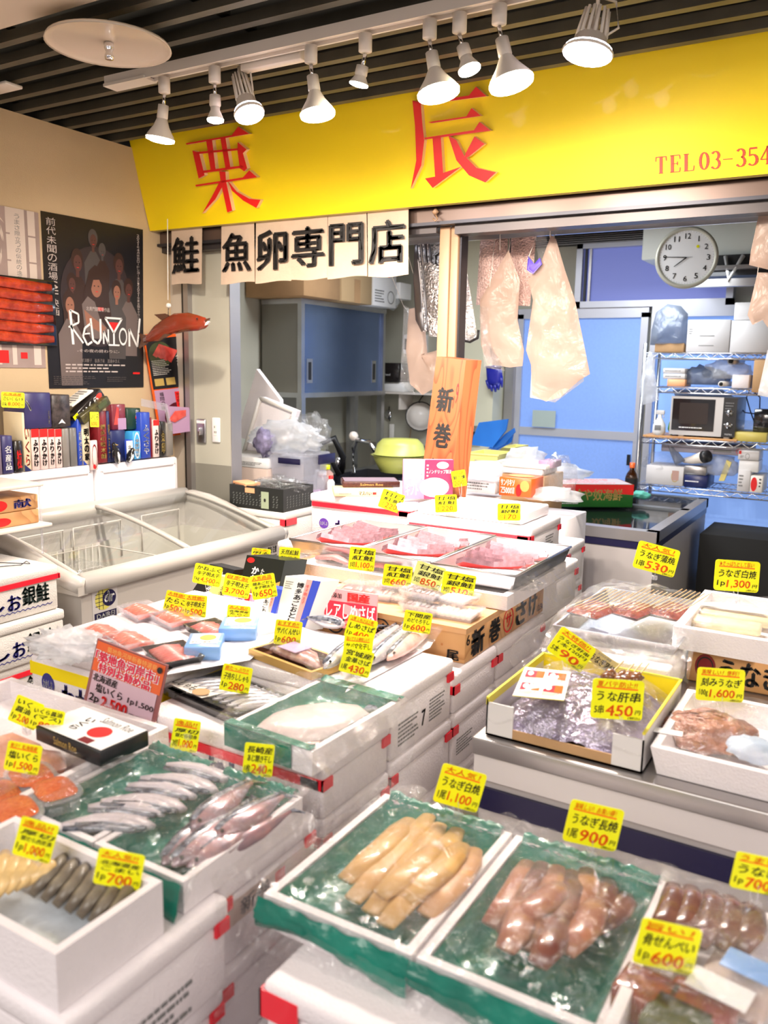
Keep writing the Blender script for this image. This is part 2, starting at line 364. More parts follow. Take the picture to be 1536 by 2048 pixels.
# frosted door and the window over it, daylight behind
d = MB(); al = mat('white_alu', (.55, .56, .62), .35, .4)
d.box(-2.235, -2.195, 5.54, 5.6, 0, 1.93, al).box(-1.40, -1.355, 5.54, 5.6, 0, 1.93, al).box(-2.235, -1.355, 5.54, 5.6, 1.90, 1.965, al).box(-2.195, -1.40, 5.55, 5.59, 1.11, 1.165, al).box(-2.195, -1.40, 5.55, 5.59, 0, .1, al)
d.box(-2.30, -2.235, 5.5, 5.6, 0, 1.965, 'alu').box(-1.43, -1.41, 5.53, 5.55, .95, 1.02, 'black')
dr = d.build('door_1', None, kind='structure')
MB().box(-2.195, -1.40, 5.565, 5.575, .1, 1.11, 'window_blue').box(-2.195, -1.40, 5.565, 5.575, 1.165, 1.90, 'window_blue').build('pane', dr, kind='structure')
wd = MB()
for a in ((-1.84, -1.80, 1.965, 2.37), (-.90, -.86, 1.965, 2.37), (-1.84, -.86, 2.34, 2.37), (-1.84, -.86, 1.965, 2.005)): wd.box(a[0], a[1], 5.52, 5.6, a[2], a[3], al)
wd.box(-1.79, -1.775, 5.54, 5.57, 2.0, 2.34, 'black').box(-1.76, -1.745, 5.54, 5.57, 2.0, 2.34, 'alu')
wn = wd.build('window_1', None, kind='structure')
MB().box(-1.80, -.90, 5.565, 5.575, 2.0, 2.34, 'window_dusk').build('pane', wn, kind='structure')
# wide frosted window behind the shelf
w2 = MB().box(-1.33, .4, 5.52, 5.6, 1.90, 1.965, al).box(-1.33, -1.29, 5.52, 5.6, .7, 1.9, al)
w2o = w2.build('window_2', None, kind='structure')
MB().box(-1.29, .4, 5.565, 5.575, .3, 1.9, mat('window_bright', (.2, .36, .75), .5, emit=.62, ecol=(.22, .36, .74))).build('pane', w2o, kind='structure')
gr = MB().box(-2.3, -.4, 5.57, 5.6, 2.37, 2.51, 'black')
for i in range(11): gr.box(-2.3, -.4, 5.54, 5.58, 2.375 + i * .0125, 2.379 + i * .0125, 'alu')
st(gr, 'trim_7')
st(MB().rbox(-3.45, -2.6, 3.3, 5.5, 2.46, 2.5, 'soffit'), 'trim_8')
st(MB().box(.9, 1.0, 1.2, 5.7, 0, 2.5, 'room_wall'), 'wall_right')
# white ventilation hood over the window
vh = thing('ventilation_hood', 'white sheet ventilation hood under the ceiling behind the round clock', 'hood', (-.9, 5.2, 2.1))
MB().rbox(-1.3, -.3, 5.05, 5.5, 2.19, 2.47, mat('hood_white', (.8, .85, .8), .5), .01).build('hood', vh)
MB().box(-1.08, -.3, 5.0, 5.45, 2.08, 2.19, 'black').box(-1.02, -.2, 4.95, 5.0, 2.02, 2.06, 'alu').box(-.95, -.2, 4.95, 5.0, 2.11, 2.13, 'alu').tube([(-.83, 4.98, 2.18), (-.8, 4.94, 2.05), (-.74, 4.98, 2.18)], .012, 'white').build('bracket', vh)
# ---------------------------------------------------------------- sign board
SP = V((-3.05, 2.95, 2.172)); SN = V((0, -.385, -.10)).normalized()   # leans forward at its top
def S(px, py): return PP(px, py, SP, SN)
sg = thing('shop_sign', 'long yellow signboard with red raised characters above the shop front', 'sign', SP)
a, b_, c_, d_ = S(300, 462), S(1560, 343), S(1560, 51), S(258, 278)
xe = .9
b_ = V((xe, a.y, a.z)); c_ = V((xe, d_.y, d_.z))
MB().poly([a, b_, c_, d_], (0, .035, 0), 'sign_yellow', mat('sign_side', (.5, .4, .1), .5)).build('board', sg)
k1 = [[(757,572),(940,540),(966,506),(1010,535),(760,578)], [(783,601),(810,610),(832,700),(808,713)], [(800,607),(965,592),(968,600),(805,615)],
 [(964,568),(1000,597),(985,612),(1002,672),(990,684),(972,672),(963,600)], [(822,682),(985,660),(985,669),(826,691)], [(838,562),(862,558),(876,676),(856,680)],
 [(895,552),(915,548),(935,668),(915,672)], [(795,738),(985,708),(1010,680),(1042,708),(797,745)], [(890,683),(915,686),(917,720),(942,840),(922,848),(895,720)],
 [(893,722),(908,735),(875,795),(822,852),(860,785)], [(925,722),(960,765),(1010,793),(1055,798),(1038,830),(985,800),(940,760)]]
k2 = [[(125,402),(160,410),(350,382),(378,347),(420,385),(165,418),(130,410)], [(125,402),(158,412),(165,500),(172,560),(160,660),(118,753),(140,640),(135,500)],
 [(188,488),(340,465),(360,432),(398,463),(200,492)], [(172,550),(370,520),(392,487),(437,522),(174,557)], [(205,550),(238,546),(247,690),(320,665),(205,750),(175,712),(215,705)],
 [(268,542),(300,560),(330,620),(380,670),(458,688),(415,728),(350,700),(300,640)], [(372,545),(412,575),(350,625),(335,632),(335,615)]]
for kk, ox, lab in ((k1, 0, None), (k2, 768, None)):
    m = MB()
    for st_ in kk:
        pts = [S(ox + x / 2, y / 2) for x, y in st_]
        # light plastic body behind, red face in front
        m.poly(pts, SN * .022, 'sign_red', 'sign_edge')
    m.build('raised_character', sg)
m = MB(); F = (S(1309, 349), S(1538, 328), S(1538, 292), S(1309, 313))
F = (S(1311, 348), S(1560, 326), S(1560, 289), S(1311, 314))
SR = mat('tel_red', (.5, .05, .02), .5)
u = 0
def serif(m, F, u, w, segs):
    for sgm in segs:
        x0, y0, x1, y1, t = sgm
        dx, dy = x1 - x0, y1 - y0; L = math.hypot(dx * w * 6, dy) or 1
        nx, ny = -dy / L * t * .5 / 6, dx * w * 6 / L * t * .5
        q = [(u + x0 * w + nx, y0 + ny), (u + x0 * w - nx, y0 - ny), (u + x1 * w - nx, y1 - ny), (u + x1 * w + nx, y1 + ny)]
        m.mark(F, q, SR, .002)
def arc(cx, cy, rx, ry, a0, a1, t0, t1, n=10):
    o = []
    for i in range(n):
        A = math.radians(a0 + (a1 - a0) * i / n); B = math.radians(a0 + (a1 - a0) * (i + 1) / n)
        t = t0 + (t1 - t0) * abs(math.cos((A + B) / 2))
        o.append((cx + rx * math.cos(A), cy + ry * math.sin(A), cx + rx * math.cos(B), cy + ry * math.sin(B), t))
    return o
T_ = [(.5, 0, .5, 1, .16), (.02, .97, .98, .97, .06), (.05, .97, .02, .72, .05), (.95, .97, .98, .72, .05), (.3, .02, .7, .02, .05)]
E_ = [(.25, 0, .25, 1, .16), (.05, .98, .9, .98, .05), (.05, .02, .9, .02, .05), (.25, .5, .7, .5, .05), (.9, .98, .93, .75, .05), (.9, .02, .95, .27, .05), (.7, .4, .7, .62, .05)]
L_ = [(.25, 0, .25, 1, .16), (.05, .98, .5, .98, .05), (.05, .02, .9, .02, .05), (.9, .02, .95, .3, .05)]
Z_ = arc(.5, .5, .33, .48, 0, 360, .05, .14, 20)
H3 = arc(.45, .74, .3, .24, 150, -80, .05, .13) + arc(.45, .27, .35, .27, 80, -150, .05, .13)
H5 = [(.2, .95, .8, .95, .1), (.2, .95, .18, .52, .05)] + arc(.42, .31, .38, .3, 120, -140, .05, .14)
H4 = [(.68, 0, .68, 1, .14), (.68, 1, .08, .28, .05), (.08, .28, .95, .28, .05), (.5, .02, .88, .02, .05)]
D_ = [(.1, .48, .9, .48, .05)]
for (gl, x) in ((T_, 0), (E_, .12), (L_, .235), (Z_, .36), (H3, .455), (D_, .55), (H3, .655), (H5, .75), (H4, .845), ([(.5, 0, .5, 1, .14), (.5, 1, .3, .85, .05)], .94)): serif(m, F, x, .095, gl)
m.build('phone_number', sg)
# hook under the sign
one(MB().loft([P(871, 416, Y=3.01), P(871, 424, Y=3.0), P(871, 432, Y=3.01)], [.004, .014, .004], 'peach', 10).tube([P(871, 430, Y=3.0), P(875, 437, Y=2.99), P(871, 442, Y=2.985), P(866, 437, Y=2.99)], .003, 'peach'), 'wall_hook', 'small cream plastic hook stuck on the beam under the yellow sign', 'hook')
# ---------------------------------------------------------------- cloth banners
BT = mat('noren_cloth', (.62, .47, .35), .85, nz=.04, nscale=10, bump=.2, bscale=40)
for ch, x0, x1, yt, yb, tw in (('鮭', 343, 404, 458, 570, 0), ('魚', 443, 508, 450, 568, 4), ('卵', 512, 581, 443, 566, -2), ('専', 581, 655, 437, 561, 2), ('門', 656, 733, 428, 557, -2), ('店', 735, 817, 416, 555, 2)):
    q = [P(x0, yb, Y=2.985), P(x1, yb - (x1 - x0) * .06, Y=2.985), P(x1, yt - 8, Y=2.985), P(x0, yt, Y=2.985)]
    for k in (2, 3): q[k].z = 2.168
    b = MB()
    def cl(u, v, q=q, tw=tw):
        p = (q[0] * (1 - u) + q[1] * u) * (1 - v) + (q[3] * (1 - u) + q[2] * u) * v
        return p + V((0, (1 - v) * (.005 * math.sin(u * 4 + tw) ) , .004 * math.sin(u * 5 + tw) * (1 - v)))
    b.grid(cl, 10, 10, BT); b.grid(lambda u, v: cl(u, v) + V((0, .0015, 0)), 10, 10, BT)
    t = thing('shop_curtain', 'cream cloth curtain panel brushed with the character %s' % ch, 'curtain', (q[0] + q[1]) / 2, 'hanging cloth panels below the sign')
    b.build('cloth', t)
    i = MB(); Fq = tuple(p + V((0, -.008, 0)) for p in q); sh = .55 if ch != '魚' else .52
    i.text(ch, Fq, (.08, .2, .93, .84), 'ink', .028); i.build('brushed_character', t)
# ---------------------------------------------------------------- ceiling plate, sprinkler
dc = thing('ceiling_disc', 'large round cream disc hanging under the slatted ceiling', 'disc', (-2.03, 1.82, 2.46))
MB(Matrix.Translation((-2.03, 1.825, 2.455))).lathe([(0, .012), (.15, .012), (.172, .004), (.176, -.006), (.17, -.002), (.15, .004), (0, .006)], mat('disc_cream', (.66, .56, .45), .25, coat=.5), 40).build('plate', dc)
MB(Matrix.Translation((-2.03, 1.825, 2.415))).lathe([(0, 0), (.012, 0), (.013, .01), (.009, .02), (.014, .03), (.014, .045), (0, .045)], 'chrome', 12).box(-.001, .001, -.001, .001, .04, .95, 'dark_metal').build('sprinkler_head', dc)
one(MB(Matrix.Translation(P(15, 170, Z=2.5))).rbox(-.12, .03, -.03, .04, -.008, .004, 'lamp_white', .004), 'ceiling_plate', 'small flat cream plate fixed to the ceiling slats above the left wall', 'plate')
# ---------------------------------------------------------------- lighting track and lamps
tr = thing('lighting_track', 'long cream lighting track carrying the spotlights', 'track', (-1.2, 2.12, 2.48))
MB().box(-2.37, 1.0, 2.105, 2.155, 2.478, 2.50, 'lamp_white').box(-2.37, 1.0, 2.105, 2.113, 2.468, 2.478, 'lamp_white').box(-2.37, 1.0, 2.147, 2.155, 2.468, 2.478, 'lamp_white').box(-2.37, -2.18, 2.1, 2.16, 2.466, 2.475, 'lamp_white').build('rail', tr)
MB().rbox(-1.83, -1.6, 2.165, 2.20, 2.452, 2.487, 'lamp_white', .003).build('junction_box', tr)
def spot(px, y0, y1, y2, big, lab, Y=2.13, tilt=(0, 0), power=1):
    top = P(px[0], y0, Y=Y); bot = P(px[1], y2, Y=Y)
    t = thing('track_spotlight', lab, 'spotlight', top, 'spotlights on the lighting track')
    c = top.copy(); zt = 2.464
    MB(Matrix.Translation((c.x, c.y, zt))).lathe([(0, 0), (.019, 0), (.019, -.045), (.010, -.048), (0, -.048)], 'lamp_white', 14).build('track_adapter', t)
    d = (bot - V((c.x, c.y, zt - .05))); L = d.length; dn = d.normalized()
    R = Matrix.Translation((c.x, c.y, zt - .05)) @ (dn.to_track_quat('-Z', 'Y').to_matrix().to_4x4())
    MB(R).lathe([(0, 0), (.006, 0), (.006, -.04), (0, -.04)], 'chrome', 8).build('stem', t)
    h = L * .36
    MB(R).lathe([(0, -.03), (.017, -.032), (.018, -.03 - h * .8), (.015, -.035 - h * .8)], 'lamp_white', 14).build('socket', t)
    r = big
    MB(R).lathe([(.015, -.03 - h * .8), (.016, -L * .5), (r * .55, -L * .68), (r * .9, -L * .86), (r, -L * .93)], 'lamp_white', 20).build('reflector', t)
    MB(R).lathe([(r, -L * .93), (r * .97, -L * .985), (r * .6, -L * 1.02), (0, -L * 1.03)], 'bulb', 20).build('bulb_face', t)
    e = bot + dn * .03
    lamp('spot_beam', 'SPOT', e, power * 1.7, (1, .87, .74), .03, e + dn * 1 + V((0, .42, -.1)), 165, 1)
    return t
A = 'reflector bulb spotlight '
spot((328, 320), 150, 0, 283, .047, A + 'at the left end of the track, wide and leaning', power=26)
spot((429, 431), 130, 0, 244, .026, 'slim small-bulb spotlight between the first wide lamp and the finned lamp', power=9)
spot((622, 636), 90, 0, 234, .052, A + 'hanging to the right of the junction box, wide and upright', power=30)
spot((731, 717), 62, 0, 172, .027, 'small-bulb spotlight leaning left above the blank yellow middle of the sign', power=9)
spot((860, 878), 40, 0, 192, .058, A + 'large and glaring above the second red character', power=34)
spot((920, 940), 22, 0, 143, .030, 'small-bulb spotlight between the two large lamps over the second character', power=9)
spot((1000, 1024), 0, 0, 172, .058, A + 'large, tilted right, next to the finned lamp near the top edge', power=32)
def finned(ptop, ybot, px2, Y, lab, s=1.0, power=25):
    a = P(*ptop, Y=Y); b = P(px2, ybot, Y=Y - .02); d = (b - a); L = d.length; dn = d.normalized()
    R = Matrix.Translation(a) @ (dn.to_track_quat('-Z', 'Y').to_matrix().to_4x4())
    t = thing('finned_spotlight', lab, 'spotlight', a, 'finned spotlights')
    m = MB(R)
    for k in range(14):
        A = 2 * math.pi * k / 14; x, y = math.cos(A), math.sin(A)
        m.tube([(x * .022 * s, y * .022 * s, -L * .02), (x * .028 * s, y * .028 * s, -L * .6)], .0035 * s, 'lamp_white', 5)
    m.build('cooling_fins', t)
    MB(R).lathe([(.0, -L * .55), (.028 * s, -L * .57), (.036 * s, -L * .8), (.045 * s, -L * .86)], 'lamp_white', 20).build('housing', t)
    MB(R).lathe([(.045 * s, -L * .86), (.046 * s, -L * .98), (.03 * s, -L), (0, -L)], 'bulb_cool', 20).build('lens', t)
    MB(R).lathe([(.047 * s, -L * .9), (.049 * s, -L * .93), (.047 * s, -L * .97)], 'lamp_white', 20).build('lens_ring', t)
    MB().tube([a + V((.0, .0, .03)), a + V((.045, .0, .01)), a + V((.055, 0, -.05)), a + dn * L * .7 + V((.02, 0, 0))], .003, 'lamp_white').tube([(a.x, a.y, 2.475), a + V((0, 0, .0)), a + dn * L * .6 + V((.01, -.02, 0))], .005, 'lamp_white').build('arm', t)
    lamp('spot_beam', 'SPOT', b + dn * .02, power * 1.5, (1, .93, .92), .03, b + dn + V((0, .4, -.2)), 160, 1)
finned((478, 150), 232, 500, 2.19, 'pinkish glowing finned spotlight with looped cable, above the first red character', 1.0, 16)
finned((1195, 20), 112, 1174, 2.17, 'finned spotlight with many cooling rods above the plain yellow right part of the sign', 1.3, 26)
# ================================================================ left wall
WX = -3.055
def W(px, py, X=WX): return P(px, py, X=X)
def sheet(name, F, m, parent=None, th=.002, **k):
    n = (F[1] - F[0]).cross(F[3] - F[0]).normalized()
    return MB().poly(F, n * th, m)
def off(F, d):
    n = (F[1] - F[0]).cross(F[3] - F[0]).normalized(); return tuple(p + n * d for p in F)
# film poster
F = (W(98, 778), W(285, 774), W(285, 461), W(80, 423))
F = (V((WX, 2.357, 1.44)), V((WX, 2.885, 1.44)), V((WX, 2.91, 2.165)), V((WX, 2.357, 2.16)))
pm = mat('poster_black', (.008, .008, .012), .35)
t = thing('film_poster', 'black glossy film poster titled REUNION taped to the cream wall', 'poster', F[0])
sheet('', F, pm).build('paper', t); G = off(F, .003)
m = MB(); skin = mat('print_skin', (.3, .13, .085), .5); sk2 = mat('print_skin_dark', (.09, .035, .03), .5); gry = mat('print_grey', (.07, .06, .06), .5); hair = mat('print_hair', (.035, .015, .012), .5); pw = mat('print_white', (.55, .48, .46), .5); cw = mat('print_coat', (.15, .115, .11), .5); gl = mat('print_glow', (.03, .02, .025), .5)
def fig(u, v, s, sh, hd, hr, e):
    m.mark(G, [(u - .09 * s, v - .42 * s), (u - .1 * s, v - .16 * s), (u - .03 * s, v - .08 * s), (u + .03 * s, v - .08 * s), (u + .1 * s, v - .16 * s), (u + .09 * s, v - .42 * s)], sh, e)
    m.oval(G, (u, v + .008 * s, .052 * s, .058 * s), hr, e + .0002); m.oval(G, (u + .004 * s, v - .012 * s, .036 * s, .044 * s), hd, e + .0004)
    m.rect(G, (u - .014 * s, v - .085 * s, u + .014 * s, v - .04 * s), hd, e + .0001)
    for k in (-1, 1): m.oval(G, (u + .004 * s + k * .014 * s, v - .008 * s, .006 * s, .003 * s), 'ink', e + .0006, 6)
    m.rect(G, (u - .006 * s, v - .036 * s, u + .014 * s, v - .033 * s), 'ink_red', e + .0006)
m.oval(G, (.5, .55, .36, .3), gl, .0004, 30)
fig(.47, .89, .9, gry, sk2, gry, .0006); fig(.56, .83, .7, hair, gry, gry, .0008)
fig(.31, .75, 1.1, hair, sk2, hair, .001); fig(.73, .76, 1.1, gry, sk2, hair, .001); fig(.25, .62, .9, hair, sk2, hair, .0012); fig(.83, .62, 1, cw, sk2, hair, .0012)
fig(.70, .60, 1, gry, skin, hair, .0016); fig(.22, .50, 1.15, cw, skin, hair, .0016)
m.mark(G, [(.40, .38), (.36, .56), (.42, .70), (.48, .74), (.55, .72), (.60, .62), (.64, .45), (.58, .36)], hair, .0022)
m.mark(G, [(.36, .36), (.34, .50), (.40, .55), (.47, .52), (.52, .42), (.60, .36), (.55, .30), (.42, .30)], cw, .0024)
m.mark(G, [(.36, .47), (.38, .38), (.55, .33), (.58, .37), (.44, .43)], skin, .0026); m.oval(G, (.49, .61, .055, .062), skin, .0026)
m.mark(G, [(.42, .66), (.50, .70), (.56, .66), (.56, .60), (.52, .655), (.46, .65), (.43, .58)], hair, .0028)
for x in (.47, .51): m.oval(G, (x, .615, .008, .004), 'ink', .003, 8)
m.rect(G, (.48, .58, .505, .584), 'ink_red', .003); m.rect(G, (.5, .47, .56, .49), 'ink_red', .003)
m.build('printed_figures', t)
m = MB()
m.text('|前代未聞の酒場SF映画', G, (.03, .42, .125, .975), pw, .0, .002)
m.text('|2021年4月特別ロードショー決定！2021年夏全国キャラバンスタート！', G, (.925, .33, .955, .965), pw, .0, .002)
def ln(pts, t0, mm, e=.004):
    for a, b in zip(pts[:-1], pts[1:]):
        d = V((b[0] - a[0], (b[1] - a[1]) * 1.38)); d = d.normalized() if d.length else V((1, 0)); nx, ny = -d.y * t0, d.x * t0 / 1.38
        m.mark(G, [(a[0] - nx, a[1] - ny), (b[0] - nx, b[1] - ny), (b[0] + nx, b[1] + ny), (a[0] + nx, a[1] + ny)], mm, e)
WHT = 'white'
ln([(.24, .26), (.22, .46)], .012, WHT); ln([(.22, .46), (.30, .44), (.30, .39), (.20, .36)], .008, WHT); ln([(.22, .37), (.34, .27)], .008, WHT)
ln([(.42, .39), (.36, .36), (.34, .31), (.38, .26), (.43, .28)], .009, WHT); ln([(.35, .325), (.41, .33)], .006, WHT)
ln([(.42, .42), (.44, .29), (.49, .27), (.52, .30), (.52, .42)], .010, WHT)
ln([(.55, .27), (.55, .35), (.60, .27), (.60, .36)], .008, WHT)
ln([(.57, .43), (.66, .34), (.66, .27)], .009, WHT); ln([(.75, .43), (.66, .34)], .009, WHT); ln([(.57, .43), (.75, .43)], .008, WHT); ln([(.60, .265), (.72, .265)], .007, WHT)
m.mark(G, [(.61, .405), (.715, .405), (.662, .35)], 'ink_red', .0035)
m.ring(G, (.76, .32, .045, .055), WHT, .25, .004); ln([(.83, .26), (.83, .37), (.92, .26), (.95, .44)], .010, WHT)
m.text('北勇門闘監督作品', G, (.38, .465, .62, .49), pw, 0, .004)
m.text('-その夜の終わりに-', G, (.28, .215, .72, .235), pw, 0, .002)
m.text('藍澤慶子　牧孫子泉　渡邊ゆきえ', G, (.32, .155, .72, .178), pw, .01, .002)
m.lines(G, (.16, .09, .84, .15), 3, pw, .4, .002, 1, 3); m.lines(G, (.04, .02, .5, .075), 5, gry, .4, .002, 1, 4); m.lines(G, (.58, .035, .84, .07), 3, gry, .4, .002, 1, 5)
m.rect(G, (.87, .085, .95, .097), 'ink_red', .002)
m.build('printed_title', t)
# bamboo print poster with the eel tray picture
F = (W(-45, 742), W(93, 741), W(80, 432), W(-45, 408)); F = (V((WX, 2.0, 1.525)), V((WX, 2.345, 1.525)), V((WX, 2.345, 2.15)), V((WX, 2.0, 2.15)))
t = thing('bamboo_poster', 'pale mauve poster printed with white bamboo, left of the black film poster', 'poster', F[0])
mv = mat('mauve', (.36, .27, .25), .6, nz=.1, nscale=8); sheet('', F, mv, th=.0015).build('paper', t); G = off(F, .0018)
m = MB(); bp = mat('bamboo_print', (.66, .56, .5), .6)
for u, w_ in ((.12, .05), (.33, .08), (.55, .06), (.84, .1)):
    for k in range(6): m.rect(G, (u, .02 + k * .165, u + w_, .02 + k * .165 + .155), bp, .0005)
for i in range(26):
    R = random.Random(i); u, v = R.uniform(.1, .5), R.choice([.75, .9, .6, .95]) - .05 * R.random(); a = R.uniform(-2.6, -.4); L = .11
    m.mark(G, [(u, v), (u + L * .5 * math.cos(a) + .012, v + L * .5 * math.sin(a)), (u + L * math.cos(a), v + L * math.sin(a)), (u + L * .5 * math.cos(a) - .012, v + L * .5 * math.sin(a))], bp, .0006)
m.rect(G, (.6, .5, .8, 1), bp, .0007); m.text('|うまさ際立つの伝統の逸品', G, (.66, .55, .74, .97), 'ink_grey', 0, .001)
m.rect(G, (.1, .03, .5, .11), 'ink_red', .0006); m.rect(G, (.66, .06, .75, .10), 'ink_red', .0008)
m.build('bamboo_print', t)
q = MB().rbox(WX + .004, WX + .022, 2.02, 2.395, 1.615, 1.885, 'black_gloss', .006); q.build('tray_picture', t)
er = mat('eel_red', (.55, .05, .015), .2, coat=.6, col2=(.28, .02, .01), nscale=25, bump=.6, bscale=40)
q = MB()
for k in range(6):
    z = 1.645 + k * .042
    q.loft([(WX + .022, 2.04, z), (WX + .026, 2.12, z + .004), (WX + .026, 2.28, z - .003), (WX + .022, 2.375, z)], [(.004, .014), (.006, .021), (.006, .021), (.004, .014)], er, 10, up=(0, 0, 1))
q.build('glazed_eel', t)
# orange board with two leaflets
F = (W(312, 868), W(396, 862), W(370, 664), W(291, 672)); F = (V((-3.03, 2.955, 1.20)), V((-3.0, 3.245, 1.21)), V((-3.03, 3.15, 1.72)), V((-3.045, 2.88, 1.685)))
t = thing('leaflet_board', 'orange backing board with two mentaiko leaflets leaning at the wall corner', 'board', F[0])
og = mat('orange_card', (.95, .13, .01), .4); sheet('', F, og, th=.006).build('backing_board', t); G = off(F, .0065)
m = MB(); m.rect(G, (.02, .47, .80, .95), 'poster_black'); G2 = G
roe_c = mat('cod_roe', (.75, .09, .07), .25, coat=.6, col2=(.6, .05, .04), nscale=30)
m.oval(G, (.3, .8, .26, .12), mat('leaf_dark', (.06, .08, .03), .5), .0012)
for k in range(4): m.mark(G, [(.12 + k * .1, .80 - k * .02), (.3 + k * .1, .90 - k * .02), (.4 + k * .1, .88 - k * .02), (.2 + k * .1, .77 - k * .02)], roe_c, .002)
m.text('|金印', G, (.62, .62, .76, .80), 'paper', .01, .002); m.rect(G, (.07, .50, .27, .57), mat('gold', (.5, .35, .1), .4), .002); m.rect(G, (.32, .50, .52, .57), 'gold', .002); m.lines(G, (.07, .6, .5, .75), 9, 'paper', .3, .002, 1, 6)
m.rect(G, (.03, .02, .80, .46), mat('lilac', (.45, .28, .45), .5), .0012); m.oval(G, (.5, .18, .34, .15), mat('bowl_dark', (.1, .01, .02), .3), .0018)
m.mark(G, [(.28, .14), (.4, .24), (.65, .24), (.74, .18), (.6, .12), (.4, .1)], roe_c, .0024); m.mark(G, [(.33, .18), (.5, .28), (.7, .25), (.6, .2)], roe_c, .0027)
m.rect(G, (.46, .28, .58, .43), 'ink_red', .002); m.text('|辛子明太', G, (.48, .29, .56, .42), 'ink', .01, .0025); m.text('|福岡の味', G, (.12, .26, .22, .44), 'ink', .01, .002)
m.build('leaflets', t)
# carved salmon hanging from the corner
t = thing('carved_salmon', 'reddish brown carved salmon hung at the wall corner over the orange board', 'fish', P(350, 660, Y=2.8))
sm = mat('salmon_paint', (.13, .035, .012), .22, coat=.5, col2=(.30, .03, .012), nscale=6); sd = mat('salmon_back', (.10, .04, .02), .25, coat=.5)
def fx(px, py): return P(px, py, Y=2.8)
cl_ = [fx(287, 680), fx(298, 676), fx(312, 668), fx(330, 655), fx(352, 646), fx(378, 644), fx(396, 646), fx(410, 646), fx(416, 646)]
MB().loft(cl_, [(.004, .012), (.006, .018), (.012, .035), (.016, .038), (.02, .043), (.02, .041), (.017, .034), (.012, .024), (.004, .012)][:9], sm, 14, up=(0, 0, 1)).build('body', t)
MB().poly([fx(300, 672), fx(290, 670), fx(277, 666), fx(282, 680), fx(277, 697), fx(290, 690), fx(300, 680)], (0, .006, 0), sd).build('tail_fin', t)
MB().poly([fx(322, 640), fx(308, 629), fx(330, 627), fx(345, 634)], (0, .005, 0), sd).build('dorsal_fin', t)
MB().poly([fx(330, 668), fx(320, 682), fx(345, 668)], (0, -.01, 0), sd).poly([fx(372, 658), fx(352, 668), fx(385, 660)], (0, -.012, 0), sd).build('belly_fin', t)
MB().poly([fx(408, 641), fx(421, 636), fx(419, 641), fx(412, 645)], (0, -.008, 0), sd).poly([fx(404, 654), fx(416, 650), fx(421, 644), fx(418, 642), (fx(410, 649))], (0, -.008, 0), 'paper').poly([fx(398, 657), fx(414, 652), fx(408, 658)], (0, -.006, 0), sd).build('jaw', t)
MB().blob(fx(401, 638) + V((0, -.022, 0)), .004, 'black_gloss', 0, sub=2).build('eye', t)
one(MB().tube([P(335, 438, Y=2.8), P(336, 600, Y=2.8)], .0018, 'paper').blob(P(337, 611, Y=2.8), .012, 'lamp_white', 0, sub=2).tube([P(337, 616, Y=2.8), P(336, 634, Y=2.8)], .0015, 'dark_metal'), 'cord', 'thin white cord with a ball holding up the carved salmon', 'cord')
# switches
t = thing('light_switch', 'grey metal toggle switch plate on the end panel beside the door jamb', 'switch', (-2.875, 3.09, 1.23))
MB().rbox(-2.905, -2.845, 3.078, 3.09, 1.17, 1.29, 'steel', .006).build('plate', t); MB().rbox(-2.881, -2.869, 3.064, 3.08, 1.21, 1.25, 'chrome', .004).box(-2.9, -2.85, 3.0765, 3.08, 1.268, 1.282, 'white').build('toggle', t)
t = thing('wall_outlet', 'white wall socket plate to the right of the metal switch', 'socket', (-2.78, 3.09, 1.24))
MB().rbox(-2.805, -2.755, 3.08, 3.09, 1.18, 1.30, 'white', .005).build('plate', t); MB().box(-2.79, -2.77, 3.078, 3.08, 1.215, 1.265, 'paper').box(-2.786, -2.783, 3.077, 3.08, 1.225, 1.235, 'ink').box(-2.777, -2.774, 3.077, 3.08, 1.225, 1.235, 'ink').box(-2.786, -2.783, 3.077, 3.08, 1.25, 1.26, 'ink').build('socket', t)
# ---------------------------------------------------------------- foam boxes standing along the wall, gift boxes on top
def onend(y0, y1, lab, zt=1.115):
    t = thing('foam_box', lab, 'box', (-2.96, (y0 + y1) / 2, 0), 'foam boxes standing on end along the wall')
    MB().rbox(-3.05, -2.89, y0, y1, 0, zt, 'foam', .012).build('body', t)
    r = MB(); a, b, z0, z1 = y0 + .03, y1 - .03, .5, zt - .03
    for (p, q) in (((a, z1), (b, z1)), ((a, z0), (a, z1)), ((b, z0), (b, z1))): r.rbox(-2.892, -2.882, min(p[0], q[0]) - .006, max(p[0], q[0]) + .006, min(p[1], q[1]) - .006, max(p[1], q[1]) + .006, 'foam', .004)
    r.build('rim', t)
onend(1.50, 1.975, 'white foam box on end beside the wall, the one nearest the visitor', 1.11); onend(1.98, 2.435, 'white foam box on end under the row of red and white gift boxes', 1.12); onend(2.445, 2.935, 'white foam box on end under the blue gift boxes', 1.115)
def gift(px0, px1, yt, yb, m, lab, txt=None, tm='white', dx=.12, X=-2.90, extra=(), front=None, bold=.02, cat='box', name='gift_box', grp='gift boxes standing along the left wall', z=None):
    a = P(px0, yb, X=X); b = P(px1, yb, X=X); zt = P(px0, yt, X=X).z; z0 = z if z is not None else 1.122
    bx = (X - dx, X, a.y, b.y - .0015, z0, zt)
    t = thing(name, lab, cat, ((bx[0] + bx[1]) / 2, (a.y + b.y) / 2, z0), grp)
    MB().rbox(*bx, m, .003, 1).build('carton', t)
    p = MB(); Fs = faces(*bx); w_ = b.y - a.y
    if txt: p.text(txt, Fs['R'], (.2, .08, .82, .75), tm, bold)
    marks(p, Fs, extra)
    if p.v: p.build('print', t)
    return t
